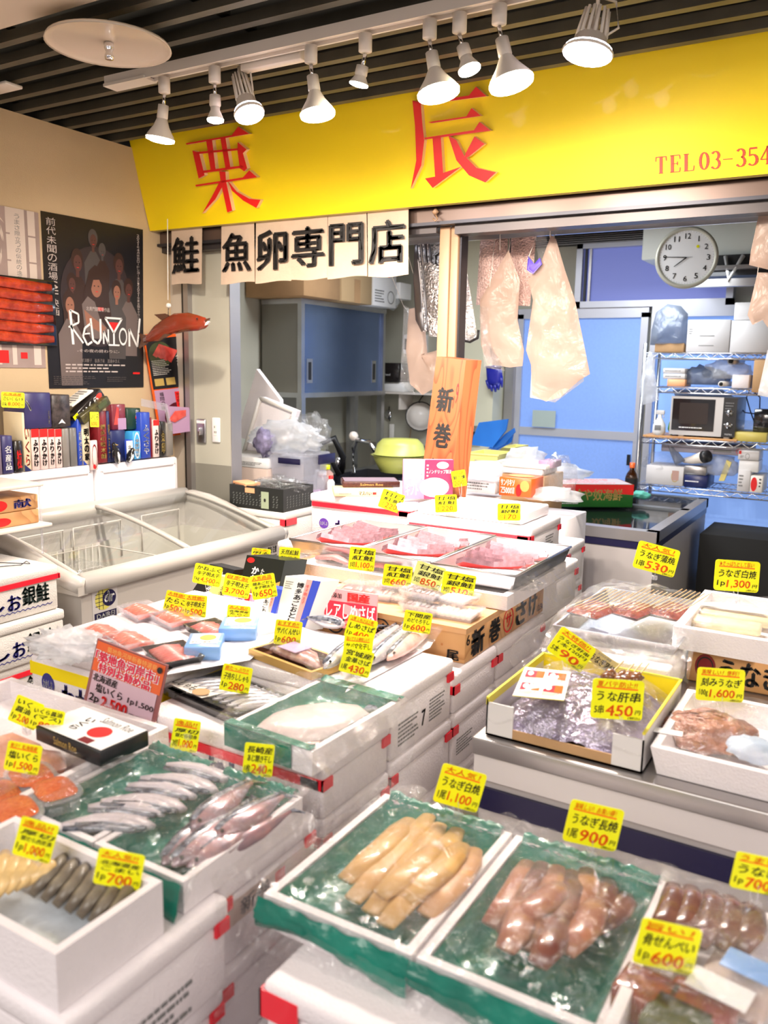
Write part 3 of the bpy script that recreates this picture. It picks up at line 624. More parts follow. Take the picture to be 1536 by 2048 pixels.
blk = mat('box_black', (.015, .012, .012), .25, coat=.3); prp = mat('box_purple', (.035, .03, .13), .35, nz=.1, nscale=14); crm = mat('box_cream', (.72, .62, .42), .5); mrn = mat('box_maroon', (.2, .008, .015), .4); blu = mat('box_blue', (.02, .06, .42), .35); lbl = mat('box_light_blue', (.05, .35, .72), .35); grn = mat('box_green', (.01, .045, .03), .35); gwr = mat('box_grey', (.22, .2, .18), .3, coat=.4); pnk = mat('box_pinkwhite', (.78, .62, .58), .45); nvy = mat('box_navy', (.01, .018, .1), .35)
gift(8, 30, 872, 957, prp, 'dark purple wrapped gift box at the left end of the lower row', '|名産品', dx=.1, X=-2.892)
gift(-16, 7, 872, 957, mat('box_dull', (.2, .15, .2), .5), 'dull violet box half out of view at the left end of the shelf', dx=.1, X=-2.892)
gift(32, 49, 882, 950, blk, 'short black gift box beside the purple wrapped one', '|粒', 'ink_red', dx=.1, X=-2.892)
gift(50, 65, 825, 945, crm, 'tall cream gift box with red brush writing on its spine', '|いくら', 'ink_red', extra=(('p', 'R', [(0, 0), (1, 0), (0, .12)], 'box_navy'),))
for i, (a, b, w_) in enumerate(((66, 82, 'first'), (83, 99, 'second'), (100, 113, 'third'), (114, 127, 'fourth'))):
    gift(a, b, 858, 942, pnk, 'white gift box with red top and black brush writing, %s from the cream box' % w_, '|ふりかけ', 'ink', extra=(('r', 'R', (0, .8, 1, 1), 'ink_red'),), bold=.05)
gift(128, 142, 857, 938, gwr, 'grey film-wrapped gift box between white boxes and blue strip box')
gift(143, 157, 856, 936, mat('box_grey2', (.16, .155, .15), .3, coat=.4), 'darker grey wrapped gift box touching the blue spined box')
gift(158, 167, 838, 934, blu, 'thin blue spined box left of the cream one with black writing', '|銀だら')
gift(167, 183, 832, 933, crm, 'cream gift box with black brush writing beside the thin blue spine', '|明太の家', 'ink', bold=.05, extra=(('p', 'R', [(0, 0), (.5, 0), (0, .1)], 'box_blue'),))
gift(199, 217, 822, 932, mrn, 'tall dark red gift box with gold lettering down its spine', '|博多の味本舗', 'gold')
gift(217, 223, 822, 928, nvy, 'narrow navy spine pressed against the dark red box', '|明太子', 'gold')
t = gift(184, 198, 881, 946, pnk, 'small pinkish paper bag with a dark red border in front of the dark red box', dx=.012, X=-2.872, cat='bag', name='paper_bag', extra=(('g', 'R', (.5, .45, .4, .42), 'box_maroon'), ('o', 'R', (.4, .12, .2, .08), 'ink_red')), z=1.10)
gift(254, 267, 880, 930, blu, 'small blue box with white spine behind the penguins', '|北の味', 'ink', extra=(('r', 'R', (0, .05, 1, .95), 'white'),), X=-2.895)
gift(268, 283, 863, 927, lbl, 'light blue gift box with a white framed spine', '|本家海苔', 'white', extra=(('g', 'R', (.5, .5, .42, .47), 'white'),))
gift(223, 253, 862, 925, nvy, 'low navy blue gift box behind the penguin ornament', dx=.1, X=-2.905)
gift(284, 303, 825, 919, blu, 'tall bright blue gift box with white writing', '|ふくさや', 'white')
gift(308, 320, 840, 913, pnk, 'white gift box with red top and brush writing, next to the tall blue box', '|ふりかけ', 'ink', extra=(('r', 'R', (0, .85, 1, 1), 'ink_red'),), bold=.05)
gift(304, 307, 835, 914, mrn, 'thin maroon spine squeezed right of the tall blue box')
gift(321, 333, 843, 912, blk, 'black gift box with gold writing near the right end of the row', '|金印', 'gold', bold=.03)
gift(334, 348, 846, 911, gwr, 'grey wrapped gift box at the right end of the row')
# upper layer
gift(255, 283, 817, 860, grn, 'dark green gift box with white characters standing on the navy box', dx=.1, X=-2.93, extra=(('t', 'R', '|かねふく', (.6, .2, .85, .95), 'white'), ('o', 'R', (.7, .55, .12, .08), 'ink_red')), z=P(255, 861, X=-2.905).z + .001)
gift(225, 253, 809, 861, mat('roe_photo', (.22, .03, .05), .3, coat=.4), 'maroon gift box printed with red cod roe, behind the penguins', dx=.04, X=-2.935, extra=(('p', 'R', [(.1, .2), (.35, .9), (.5, .85), (.45, .2)], 'cod_roe'), ('r', 'R', (.4, .0, 1, .45), 'lilac')), z=P(225, 862, X=-2.905).z + .001)
ZT = P(70, 858, X=-2.9).z + .002
t = gift(51, 105, 786, 858, prp, 'large dark purple film-wrapped gift box lying on top of the white and red boxes', X=-2.895, dx=.13, extra=(('t', 'R', '|北海道', (.86, .1, .93, .5), 'box_grey'), ('t', 'R', 'ヽ', (.05, .5, .25, .8), 'paper')), z=ZT)
gift(106, 143, 790, 857, mat('box_floral', (.02, .016, .018), .35, col2=(.07, .055, .055), nscale=60), 'black floral gift box on top, next to the big purple one', X=-2.895, dx=.12, extra=(('p', 'R', [(.3, .1), (.5, .25), (.7, .1), (.5, .14)], 'white'),), z=ZT)
# loose dark trays tipped on top
for i, (c, a, lab, L) in enumerate(((P(172, 812, X=-2.93), 38, 'tilted black sleeve of roe with white writing resting on the upper boxes', .19), (P(186, 820, X=-2.90), 30, 'dark brown wrapped seaweed pack lying slanted beneath the tilted black sleeve', .17))):
    M = Matrix.Translation(c) @ Matrix.Rotation(math.radians(a), 4, 'X')
    t = thing('food_sleeve', lab, 'package', c, 'slanted dark packs')
    MB(M).rbox(-.06, .02, -L / 2, L / 2, -.02, .02, blk if i == 0 else mat('nori', (.03, .025, .012), .3, col2=(.1, .09, .03), nscale=50), .004).build('sleeve', t)
    FF = faces(-.06, .02, -L / 2, L / 2, -.02, .02, M); q = MB()
    if i == 0: q.text('いくら', FF['R'], (.3, .2, .8, .8), 'white', .03).rect(FF['R'], (.0, .0, .15, 1), 'tag_yellow').oval(FF['R'], (.85, .5, .1, .3), 'cod_roe')
    else: q.rect(FF['R'], (.6, .3, .9, .8), 'leaf_dark')
    q.build('print', t)
M = Matrix.Translation(P(158, 795, X=-2.95)) @ Matrix.Rotation(math.radians(30), 4, 'X')
k = MB(M).rbox(-.05, .03, -.07, .06, -.004, .004, 'paper', .002); k.M = None
one(k.lines(faces(-.05, .03, -.07, .06, -.004, .004, M)['T'], (.1, .1, .9, .9), 6, 'ink_grey', .5), 'printed_card', 'crumpled white printed card behind the tilted black sleeve', 'card')
# penguins
for i, (px, pb, pt, sc_, a, lab) in enumerate(((236, 926, 882, 1, 12, 'black and white penguin figurine standing upright, the taller of two'), (256, 930, 898, .9, -28, 'black and white penguin figurine leaning over beside the upright penguin'))):
    b = P(px, pb, X=-2.875); h = (P(px, pt, X=-2.875).z - b.z)
    b.z = 1.116
    M = Matrix.Translation(b) @ Matrix.Rotation(math.radians(a), 4, 'X')
    t = thing('penguin_figurine', lab, 'figurine', b)
    MB(M).loft([(0, 0, 0), (0, 0, h * .15), (0, 0, h * .45), (0, 0, h * .72), (0, 0, h * .82), (0, 0, h * .93), (0, 0, h)], [(.006, .006), (.014, .012), (.018, .015), (.012, .011), (.010, .010), (.011, .011), (.003, .003)], 'black_gloss', 12, up=(0, 1, 0)).build('body', t)
    MB(M).loft([(.008, 0, h * .04), (.011, 0, h * .4), (.006, 0, h * .7)], [(.006, .004), (.011, .007), (.004, .003)], 'white', 10, up=(0, 1, 0)).build('belly', t)
    MB(M).loft([(.008, 0, h * .9), (.022, .004, h * .88)], [.003, .0008], 'gold', 6).build('beak', t)
    for k in (-1, 1): MB(M).loft([(0, k * .012, h * .7), (.002, k * .024, h * .35)], [(.003, .006), (.001, .002)], 'black_gloss', 8).build('wing', t)
# clear display holder in front of the roe leaflets
one(MB().poly([P(282, 797, X=-2.9), P(282, 812, X=-2.9), P(330, 822, X=-2.9), P(338, 862, X=-2.9), P(345, 862, X=-2.9), P(334, 808, X=-2.9)], (.002, 0, 0), 'clear_plastic').poly([P(333, 812, X=-2.93), P(345, 868, X=-2.93), P(384, 862, X=-2.93), P(378, 815, X=-2.93)], (-.004, 0, 0), 'lilac').pillow([P(337, 840, X=-2.925), P(350, 822, X=-2.925), P(372, 820, X=-2.925), P(372, 832, X=-2.925), P(350, 845, X=-2.925)], (1, 0, 0), .006, 'cod_roe'), 'roe_leaflet', 'folded lilac leaflet showing red cod roe in a clear holder by the orange board', 'leaflet')
# ---------------------------------------------------------------- price tags
def tag(c, w, h, roll, lines, label, ground=None, turn=31, lean=8, mcol='tag_yellow', name='price_tag', cat='price tag', holder=True, grp='handwritten yellow price cards'):
    """lines: (text, u0, v0, u1, v1, ink, bold)"""
    M = Matrix.Translation(c) @ Matrix.Rotation(math.radians(turn), 4, 'Z') @ Matrix.Rotation(math.radians(-lean), 4, 'X') @ Matrix.Rotation(math.radians(roll), 4, 'Y')
    t = thing(name, label, cat, c, grp)
    n = 5; r = .07 * w; pts = []
    for (cx, cz, a0) in ((w / 2 - r, h / 2 - r, 0), (-w / 2 + r, h / 2 - r, 90), (-w / 2 + r, -h / 2 + r, 180), (w / 2 - r, -h / 2 + r, 270)):
        for k in range(n): a = math.radians(a0 + 90 * k / (n - 1)); pts.append((cx + r * math.cos(a), 0, cz + r * math.sin(a)))
    MB(M).poly(pts, (0, .0012, 0), mcol).build('card', t)
    F = (M @ V((-w / 2, 0, -h / 2)), M @ V((w / 2, 0, -h / 2)), M @ V((w / 2, 0, h / 2)), M @ V((-w / 2, 0, h / 2)))
    m = MB()
    for L in lines:
        if L[0] == '_': m.mark(F, [(L[1], L[2]), (L[3], L[2] - .02), (L[3], L[2] + .015), (L[1], L[2] + .03)], L[5] if len(L) > 5 else 'ink_orange', .0008)
        else: m.text(L[0], F, L[1:5], L[5], (L[6] if len(L) > 6 else .03) * .38, .0009, .025, .12)
    m.build('writing', t)
    if holder and ground is not None:
        b = M @ V((0, .002, -h / 2 + .004)); g = V((b.x + .004, b.y + .006, ground))
        MB().tube([b + V((-.006, 0, .006)), (b + g) / 2 + V((-.004, 0, 0)), g + V((0, 0, .002))], .0011, 'clear_plastic', 5).tube([b + V((.006, 0, .006)), (b + g) / 2 + V((.004, 0, 0)), g + V((0, 0, .002))], .0011, 'clear_plastic', 5).rbox(g.x - .008, g.x + .008, g.y - .005, g.y + .005, ground, ground + .012, 'clear_plastic', .002).build('holder', t)
    return t
def T(px, py, wpx, hpx, roll, hd, nm, unit, price, label, Y=None, Z=None, ground=None, X=None, full=None, stem=9, ul=True, **k):
    if ground is not None and Y is None and X is None: Y = P(px, py + hpx / 2 + stem, Z=ground).y
    c = P(px, py, Y=Y, Z=Z, X=X); s = depth(c) / F_PX; w, h = wpx * s * 1.0, hpx * s * 1.0
    L = []
    if full: L = full
    else:
        if hd: L.append((hd, .08, .80, .85, .95, 'ink_orange', .02)); 
        if hd and ul: L.append(('_', .08, .77, .88, 0))
        names = nm if isinstance(nm, (list, tuple)) else [nm]
        top = .72 if hd else .93; bot = .40; n = len(names); hh = (top - bot) / n
        for i, q in enumerate(names): L.append((q, .08 + .04 * i, top - hh * (i + .86), .92, top - hh * (i + .08), 'ink', .035))
        u = .08
        if unit: L.append((unit, .06, .12, .24, .34, 'ink', .03)); u = .28
        L.append((price, u, .09, .80, .36, 'ink_orange', .07)); L.append(('円', .85, .14, .95, .25, 'ink', .02)); L.append(('(税込)', .72, .015, .95, .085, 'ink', .02))
    return tag(c, w, h, roll, L, label, ground=ground, **k)
T(26, 800, 43, 31, 3, '北海道産', '①いくら1.9', '1k', '8,000', 'yellow 8000 yen card leaning on the dark purple box at the far left', X=-2.86, turn=60, holder=False)
T(189, 839, 17, 30, 2, None, 'いくら', None, '3000', 'small yellow card wedged against the dark red gift box', X=-2.86, turn=60, holder=False)
# ================================================================ glass-lidded chest freezer by the left wall
t = thing('chest_freezer', 'grey chest freezer with sloping curved glass lid along the left wall', 'freezer', (-2.55, 2.35, 0))
fg = mat('freezer_grey', (.42, .39, .36), .45); fr = mat('freezer_rim', (.5, .47, .43), .3); fin = mat('freezer_inside', (.6, .57, .5), .35)
Y0, Y1 = 1.83, 2.93
MB().tub(-2.86, -2.262, Y0, Y1, .1, .80, .045, fg, .3, m2=fin).build('cabinet', t)
prof = [(-2.86, .955), (-2.80, .965), (-2.70, .955), (-2.60, .93), (-2.50, .898), (-2.40, .868), (-2.32, .85), (-2.25, .84)]
rim = MB()
# front lip, back rail, curved end frames
rim.loft([(-2.268, Y0 + .01, .815), (-2.268, (Y0 + Y1) / 2, .815), (-2.268, Y1 - .01, .815)], (( .034, .038),) * 3, fr, 12)
rim.loft([(-2.84, Y0 + .01, .94), (-2.84, Y1 - .01, .94)], ((.04, .035),) * 2, fr, 10)
for y, sg_ in ((Y0, 1), (Y1, -1)):
    pts = [(x, y, z - .03) for x, z in prof]
    rim.loft([V(p) for p in pts], [(.032, .03)] * len(pts), fr, 10)
    rim.poly([(-2.87, y - .02 if sg_ > 0 else y + .02, .78)] + [(x, y - .02 if sg_ > 0 else y + .02, z - .03) for x, z in prof] + [(-2.25, y - .02 if sg_ > 0 else y + .02, .78)], (0, .04 * sg_, 0), fr)
rim.box(-2.88, -2.83, Y0, Y1, .78, .93, fr)
rim.build('rim', t)
def glassp(y0, y1, dz, nm):
    m = MB(); m.grid(lambda u, v: V((prof[0][0] + .03 + u * .53, y0 + v * (y1 - y0), .945 + dz - .115 * (u ** 1.5) )), 12, 2, 'glass')
    f = MB(); pr_ = [V((prof[0][0] + .03 + u / 8 * .53, 0, .945 + dz - .115 * ((u / 8) ** 1.5))) for u in range(9)]
    for y in (y0, y1): f.loft([p + V((0, y, 0)) for p in pr_], .009, fr, 6)
    o = m.build('glass_lid', t); f.build('lid_frame', o)
glassp(Y0 + .03, 2.40, 0, ''); glassp(2.37, Y1 - .03, .012, '')
wb = MB()
for k in range(13): 
    y = 1.95 + k * .035; wb.tube([(-2.80, y, .80), (-2.80, y, .62), (-2.55, y, .60), (-2.36, y, .62), (-2.36, y, .78)], .0018, 'lamp_white', 4)
for z in (.62, .70, .79): wb.tube([(-2.80, 1.95, z), (-2.36, 1.95, z), (-2.36, 2.37, z), (-2.80, 2.37, z), (-2.80, 1.95, z)], .0025, 'lamp_white', 4)
for k in range(9): wb.tube([(-2.80 + k * .055, 1.95, .79), (-2.80 + k * .055, 1.95, .61), (-2.80 + k * .055, 2.37, .61)], .0018, 'lamp_white', 4)
wb.build('wire_basket', t)
wf = MB()
for (a, b) in ((1.93, 2.2), (2.25, 2.5), (2.62, 2.85)):
    wf.tube([(-2.81, a, .72), (-2.81, a, .88), (-2.81, b, .88), (-2.81, b, .72)], .004, 'lamp_white', 5)
wf.build('wire_divider', t)
Fd = faces(-2.86, -2.262, Y0, Y1, .1, .80)['R']
def fr_(y, z): return ((y - Y0) / (Y1 - Y0), (z - .1) / .7)
lg = MB()
u0, v0 = fr_(1.875, .64); u1, v1 = fr_(1.985, .805); lg.rect(Fd, (u0, v0, u1, v1), mat('label_silver', (.5, .48, .47), .4), .001)
c = fr_(1.925, .745); lg.oval(Fd, (c[0], c[1], .035, .055), mat('globe_yellow', (.55, .5, .1), .4), .0015)
for k in (-.6, -.2, .2, .6): lg.rect(Fd, (c[0] - .034, c[1] + k * .05 - .002, c[0] + .02, c[1] + k * .05 + .001), 'navy', .0018)
for k in (-.02, -.005): lg.rect(Fd, (c[0] + k, c[1] - .05, c[0] + k + .002, c[1] + .05), 'navy', .0018)
c = fr_(1.948, .745); lg.oval(Fd, (c[0], c[1], .027, .042), 'navy', .002); lg.text('dr', Fd, (c[0] - .02, c[1] - .02, c[0] + .02, c[1] + .035), 'white', .03, .003)
u0, v0 = fr_(1.882, .675); u1, v1 = fr_(1.978, .70); lg.rect(Fd, (u0, v0, u1, v1), 'navy', .0015); lg.text('DAIREI', Fd, (u0 + .008, v0 + .006, u1 - .008, v1 - .006), 'white', .03, .003)
lg.text('RIO-125SE', Fd, (u0 + .02, v0 - .03, u1 - .02, v0 - .01), 'ink_grey', .0, .002)
a = fr_(2.80, .76); lg.mark(Fd, [(a[0], a[1] - .03), (a[0] + .018, a[1] - .03), (a[0] + .009, a[1] + .012)], 'ink', .0015); lg.text('警告·注意', Fd, (a[0] + .025, a[1] - .03, a[0] + .08, a[1] + .012), 'ink', .03, .002); lg.lines(Fd, (a[0] + .02, a[1] - .07, a[0] + .09, a[1] - .04), 2, 'ink')
lg.build('maker_label', t)
for i, (x, y, s_) in enumerate(((-2.6, 2.12, .16), (-2.55, 2.62, .2), (-2.66, 2.75, .17))):
    one(MB().blob((x, y, .56 if i else .70), (s_, s_ * .9, .09), 'wrap_milky' if i else 'wrap', .35, 3, i + 2), 'frozen_bag', ['clear bag of frozen food in the wire basket of the curved freezer', 'frosty plastic bag of frozen goods under the far glass lid', 'second frosty bag against the far end inside the curved freezer'][i], 'bag', 'frozen bags in the chest freezer')
# ================================================================ foam boxes
NB = [0]
def foam(x0, x1, y0, y1, z0, z1, lab, lid=.035, tapes='FR', marks_=(), grp='white foam fish boxes', m='foam', tz=None, tape=True, name='foam_box', stripe=None, full_tape=True):
    t = thing(name, lab, 'box', ((x0 + x1) / 2, (y0 + y1) / 2, z0), grp)
    e = .004
    zb = z1 - lid if lid else z1
    b = MB().rbox(x0 + e, x1 - e, y0 + e, y1 - e, z0, zb, m, .007)
    b.build('body', t)
    if lid: MB().rbox(x0, x1, y0, y1, zb, z1, m, .009).build('lid', t)
    Fs = faces(x0, x1, y0, y1, z0, z1)
    if stripe: 
        MB().box(x0 + e - .0012, x1 - e + .0012, y0 + e - .0012, y1 - e + .0012, stripe[0], stripe[1], stripe[2]).build('colour_band', t)
    if tape:
        k = MB(); h = .016
        if full_tape: k.box(x0 + .012, x1 - .01, y0 - .001, y0 + .004, zb - h, zb + .002, 'tape')
        k.box(x1 - .05, x1 + .001, y0 - .001, y0 + .004, zb - h, zb + .004, 'tape').box(x1 - .004, x1 + .0012, y0 - .001, y0 + .03, zb - h, zb + .004, 'tape').box(x1 - .004, x1 + .0012, y1 - .03, y1 - .002, zb - h, zb + .004, 'tape')
        k.build('tape', t)
    if marks_:
        p = MB(); Fb = faces(x0 + e, x1 - e, y0 + e, y1 - e, z0, zb); Fb['T'] = Fs['T']; marks(p, Fb, marks_); p.build('print', t)
    return t
# left stack, printed long sides facing the aisle
def wave(F, v, u0, u1, n, m):
    for k in range(n):
        a = u0 + (u1 - u0) * k / n; b = u0 + (u1 - u0) * (k + 1) / n
        m.mark(F, [(a, v), ((a + b) / 2, v - .035), (b, v), (b, v - .02), ((a + b) / 2, v - .055), (a, v - .02)], 'ink_blue', .002)
for i, (z1, tp) in enumerate(((.895, True), (.745, False), (.60, True), (.455, False), (.31, True), (.165, False))):
    x1 = -2.285 + .012 * (i % 2); bt = max(z1 - .148, .0)
    t = foam(-2.72, x1, 1.20, 1.765 + .008 * (i % 2), bt, z1, ['topmost grey-white salmon box of the left stack, red tape under its lid', 'second salmon box from the top of the left stack, no tape', 'third salmon box from the top of the left stack, red tape half hidden', 'fourth salmon box down the left stack', 'fifth salmon box down the left stack', 'bottom salmon box of the left stack'][i], m='foam_old', tape=False, grp='stacked silver salmon boxes by the freezer')
    F = faces(-2.72, x1 - .004, 1.20, 1.765, bt, z1)['R']; k = MB()
    k.text('わかし', F, (.2, .24, .64, .62), 'ink_blue', .03).text('お', F, (.665, .22, .745, .55), 'ink_blue', .04).text('銀鮭', F, (.757, .26, .93, .66), mat('ink_green', (.03, .05, .045), .5), .035); wave(F, .20, .1, .95, 26, k); k.build('print', t)
    if tp: MB().box(x1 - .004, x1 + .001, 1.2, 1.765, z1 - .045, z1 - .029, 'tape').box(x1 - .03, x1 + .001, 1.762, 1.769, z1 - .045, z1 - .029, 'tape').build('tape', t)
one(MB().tube([(-2.42, 1.6, .898), (-2.36, 1.68, .90), (-2.40, 1.73, .898), (-2.34, 1.70, .903), (-2.46, 1.66, .898)], .0015, 'dark_metal'), 'wire_twist', 'thin dark twist of wire on top of the left salmon box stack', 'wire')
# small clear shelf rack at the far left, wooden boxes on it
t = thing('acrylic_rack', 'white two-tier rack with thin clear legs standing on the left salmon boxes', 'rack', (-2.55, 1.5, .9))
rk = MB(); za, zb_ = P(0, 975, X=-2.45).z, P(0, 1065, X=-2.42).z
xr = -2.44; yr = P(88, 978, X=xr).y
MB().rbox(-2.75, xr, 1.0, yr, za - .012, za, 'lamp_white', .003).build('shelf', t); MB().rbox(-2.75, xr + .01, 1.0, yr + .02, zb_ - .012, zb_, 'lamp_white', .003).build('shelf', t)
for (x, y) in ((xr - .01, yr - .01), (-2.70, yr - .01), (xr - .01, 1.12), (-2.7, 1.12)): MB().tube([(x, y, .898), (x, y, za)], .004, 'clear_plastic', 8).build('leg', t)
for i, (dz, lab) in enumerate(((0, 'lower plain wooden box on the clear rack at the far left'), (.05, 'upper wooden box with blue and red brush writing on the clear rack'))):
    bx = (-2.66, xr - .03, 1.12, P(78, 1040, X=xr - .03).y, zb_ + .001 + dz, zb_ + .049 + dz)
    q = thing('wooden_box', lab, 'box', ((bx[0] + bx[1]) / 2, (bx[2] + bx[3]) / 2, bx[4]), 'small wooden roe boxes')
    MB().rbox(*bx, 'plank_wood', .002, 1).build('box', q); k = MB(); Fw = faces(*bx)['R']
    if i: k.text('様', Fw, (.62, .2, .72, .8), 'ink_blue', .02).oval(Fw, (.79, .5, .045, .38), 'ink_red').text('献', Fw, (.87, .2, .96, .8), 'ink_blue', .02)
    else: k.oval(Fw, (.8, .4, .05, .3), 'ink_red')
    k.build('print', q)
# ================================================================ work room behind the shop front
t = thing('wall_cupboard', 'stainless steel sliding-door cupboard raised on legs in the left corner', 'cupboard', (-3.28, 4.75, 0))
cx0, cx1, cy0, cy1, cz0, cz1 = -3.42, -3.13, 4.23, 5.23, 1.39, 1.93
MB().box(cx0, cx1, cy0, cy1, cz0, cz1, mat('steel_dull', (.25, .24, .21), .4, .5)).box(cx0, cx1 + .02, cy0 - .005, cy1 + .01, cz1, cz1 + .03, 'steel').box(cx0, cx1 + .02, cy0 - .005, cy1 + .01, cz0 - .03, cz0, 'steel').box(cx1 - .01, cx1 + .02, cy0 - .003, cy0 + .03, cz0, cz1, 'steel').box(cx1 - .01, cx1 + .02, cy1 - .03, cy1, cz0, cz1, 'steel').build('case', t)
d1 = MB().box(cx1 + .002, cx1 + .012, cy0 + .03, 4.86, cz0, cz1, 'steel_blue').build('sliding_door', t); d2 = MB().box(cx1 - .006, cx1 + .001, 4.8, cy1 - .03, cz0, cz1, 'steel_blue').build('sliding_door', t)
MB().box(cx1 + .012, cx1 + .016, cy0 + .06, cy0 + .12, 1.45, 1.6, 'steel').box(cx1 + .013, cx1 + .0175, cy0 + .075, cy0 + .105, 1.47, 1.58, 'black').build('recessed_handle', d1)
MB().box(cx1 + .001, cx1 + .005, 5.08, 5.13, 1.45, 1.6, 'steel').box(cx1 + .001, cx1 + .0065, 5.09, 5.12, 1.47, 1.58, 'black').build('recessed_handle', d2)
for (x, y) in ((cx1, cy0 + .02), (cx1, cy1 - .02), (cx0 + .03, cy0 + .02), (cx0 + .03, cy1 - .02), (cx1, 4.86)): MB().box(x - .02, x + .02, y - .02, y + .02, 0, cz0 - .03, 'steel').build('leg', t)
# cartons on top
def carton(x0, x1, y0, y1, z0, z1, m, lab, mk=(), name='carton', cat='box', grp=None, r=.003):
    t = thing(name, lab, cat, ((x0 + x1) / 2, (y0 + y1) / 2, z0), grp)
    MB().rbox(x0, x1, y0, y1, z0, z1, m, r, 1).build('body', t)
    if mk: p = MB(); marks(p, faces(x0, x1, y0, y1, z0, z1), mk); p.build('print', t)
    return t
carton(-3.44, -3.0, 4.1, 4.48, 1.962, 2.4, 'cardboard', 'large brown cardboard box on top of the steel cupboard')
carton(-3.4, -3.0, 4.5, 4.86, 1.962, 2.38, mat('cardboard_light', (.55, .38, .2), .8), 'lighter brown cardboard box next to the large one on the cupboard', (('r', 'R', (.4, 0, .6, .35), 'cardboard'),))
carton(-3.3, -3.0, 4.88, 5.18, 1.962, 2.4, 'white', 'white carton with a red label on the cupboard beside brown boxes', (('r', 'R', (.3, .45, .7, 1), 'ink_red'), ('t', 'R', 'ねまれ', (.34, .6, .66, .72), 'white'), ('l', 'R', (.05, .05, .5, .25), 5, 'ink_grey'), ('g', 'R', (.75, .15, .15, .1), 'ink_grey')))
one(MB().blob((-3.1, 5.22, 2.06), (.1, .09, .1), 'wrap_milky', .3, 3, 4).rbox(-3.08, -2.98, 5.2, 5.36, 2.03, 2.14, 'white', .005), 'plastic_bag', 'small clear bag of white packs at the end of the cupboard top', 'bag')
# wall rail / small door in back wall details
one(MB().rbox(-3.36, -3.33, 5.585, 5.6, 1.72, 1.86, 'steel', .005).rbox(-3.352, -3.338, 5.58, 5.59, 1.75, 1.83, 'black', .003), 'recessed_pull', 'vertical steel pull fixed in the back wall right of the cupboard', 'handle')
sh = thing('wall_shelf', 'thin white shelf on the back wall beneath the black box', 'shelf', (-3.0, 5.5, 1.38))
MB().box(-3.40, -2.60, 5.38, 5.6, 1.365, 1.38, 'lamp_white').build('board', sh); MB().box(-3.1, -3.08, 5.42, 5.6, 1.25, 1.365, 'lamp_white').build('bracket', sh)
carton(-3.34, -3.08, 5.38, 5.56, 1.45, 1.59, blk, 'black box lettered Paper Towel on the white wall shelf', (('t', 'F', 'Paper Towel', (.3, .3, .72, .45), 'white', 0),))
carton(-3.28, -3.05, 5.4, 5.57, 1.381, 1.449, 'white', 'flat white box under the black towel box')
one(MB().box(-3.16, -2.96, 5.58, 5.6, 1.66, 1.80, 'white').box(-3.15, -3.05, 5.575, 5.58, 1.69, 1.77, 'black'), 'wall_notice', 'small black and white notice on the wall behind the silver bags', 'notice')
# hooks with keys and a colander
one(MB().tube([(-3.28, 5.59, 1.26), (-3.27, 5.57, 1.19), (-3.26, 5.57, 1.15)], .004, 'dark_metal').blob((-3.28, 5.575, 1.2), (.03, .01, .035), 'chrome', .2).rbox(-3.26, -3.22, 5.56, 5.575, .98, 1.13, 'paper', .004), 'hanging_keys', 'bunch of keys with a pale tag hanging from the shelf', 'keys')
cl2 = thing('colander', 'white colander hanging from a hook under the wall shelf', 'colander', (-2.98, 5.5, 1.2))
MB(Matrix.Translation((-2.98, 5.54, 1.2)) @ Matrix.Rotation(math.radians(75), 4, 'X') @ Matrix.Rotation(math.radians(30), 4, 'Y')).lathe([(.11, 0), (.105, 0), (.09, .05), (.05, .08), (0, .085)], 'lamp_white', 20).lathe([(.11, 0), (.113, .006), (.105, .004)], 'black', 20).build('bowl', cl2)
MB().tube([(-2.98, 5.58, 1.36), (-3.0, 5.55, 1.31), (-2.99, 5.54, 1.3)], .004, 'dark_metal').tube([(-3.06, 5.56, 1.16), (-3.09, 5.57, .98)], .003, 'cardboard').build('hook', cl2)
one(MB().rbox(-2.46, -2.38, 5.295, 5.33, 1.05, 1.17, 'steel', .01).rbox(-2.455, -2.385, 5.285, 5.30, 1.11, 1.13, 'dark_metal', .003), 'wall_dispenser', 'small grey metal dispenser on the cream column by the door', 'dispenser')
# counter with sink
t = thing('steel_counter', 'long stainless work counter with a dark sink behind the foam boxes', 'counter', (-2.6, 4.5, 0))
MB().box(-3.05, -2.45, 3.75, 4.0, .84, .88, 'steel').box(-3.05, -2.57, 4.75, 5.55, .84, .88, 'steel').box(-3.05, -2.95, 4.0, 4.75, .84, .88, 'steel').box(-2.52, -2.45, 4.0, 4.75, .84, .88, 'steel').box(-2.45, -1.78, 3.5, 5.3, .84, .88, 'steel').build('worktop', t)
MB().tub(-2.95, -2.52, 4.0, 4.75, .6, .885, .006, 'dark_metal').build('sink', t)
for (x, y) in ((-3.0, 3.8), (-1.85, 3.55), (-3.0, 5.5), (-1.85, 5.4)): MB().box(x - .02, x + .02, y - .02, y + .02, 0, .84, 'steel').build('leg', t)
MB().tube([(-2.9, 4.5, .88), (-2.9, 4.5, 1.05), (-2.86, 4.48, 1.1), (-2.75, 4.46, 1.09), (-2.7, 4.45, 1.03)], .014, 'chrome', 8).blob((-2.9, 4.5, 1.12), .03, 'lamp_white', .1).blob((-2.93, 4.38, .95), (.03, .03, .05), 'chrome', .1).build('tap', t)
one(MB().tube([(-3.0, 4.2, .9), (-2.98, 4.22, 1.08), (-2.9, 4.28, 1.12), (-2.86, 4.32, 1.0), (-2.9, 4.36, .9)], .022, 'black', 8).tube([(-2.96, 4.15, .9), (-2.9, 4.2, 1.04), (-2.84, 4.25, .9)], .018, 'black', 8), 'rubber_hose', 'coiled black rubber hose beside the tap', 'hose')
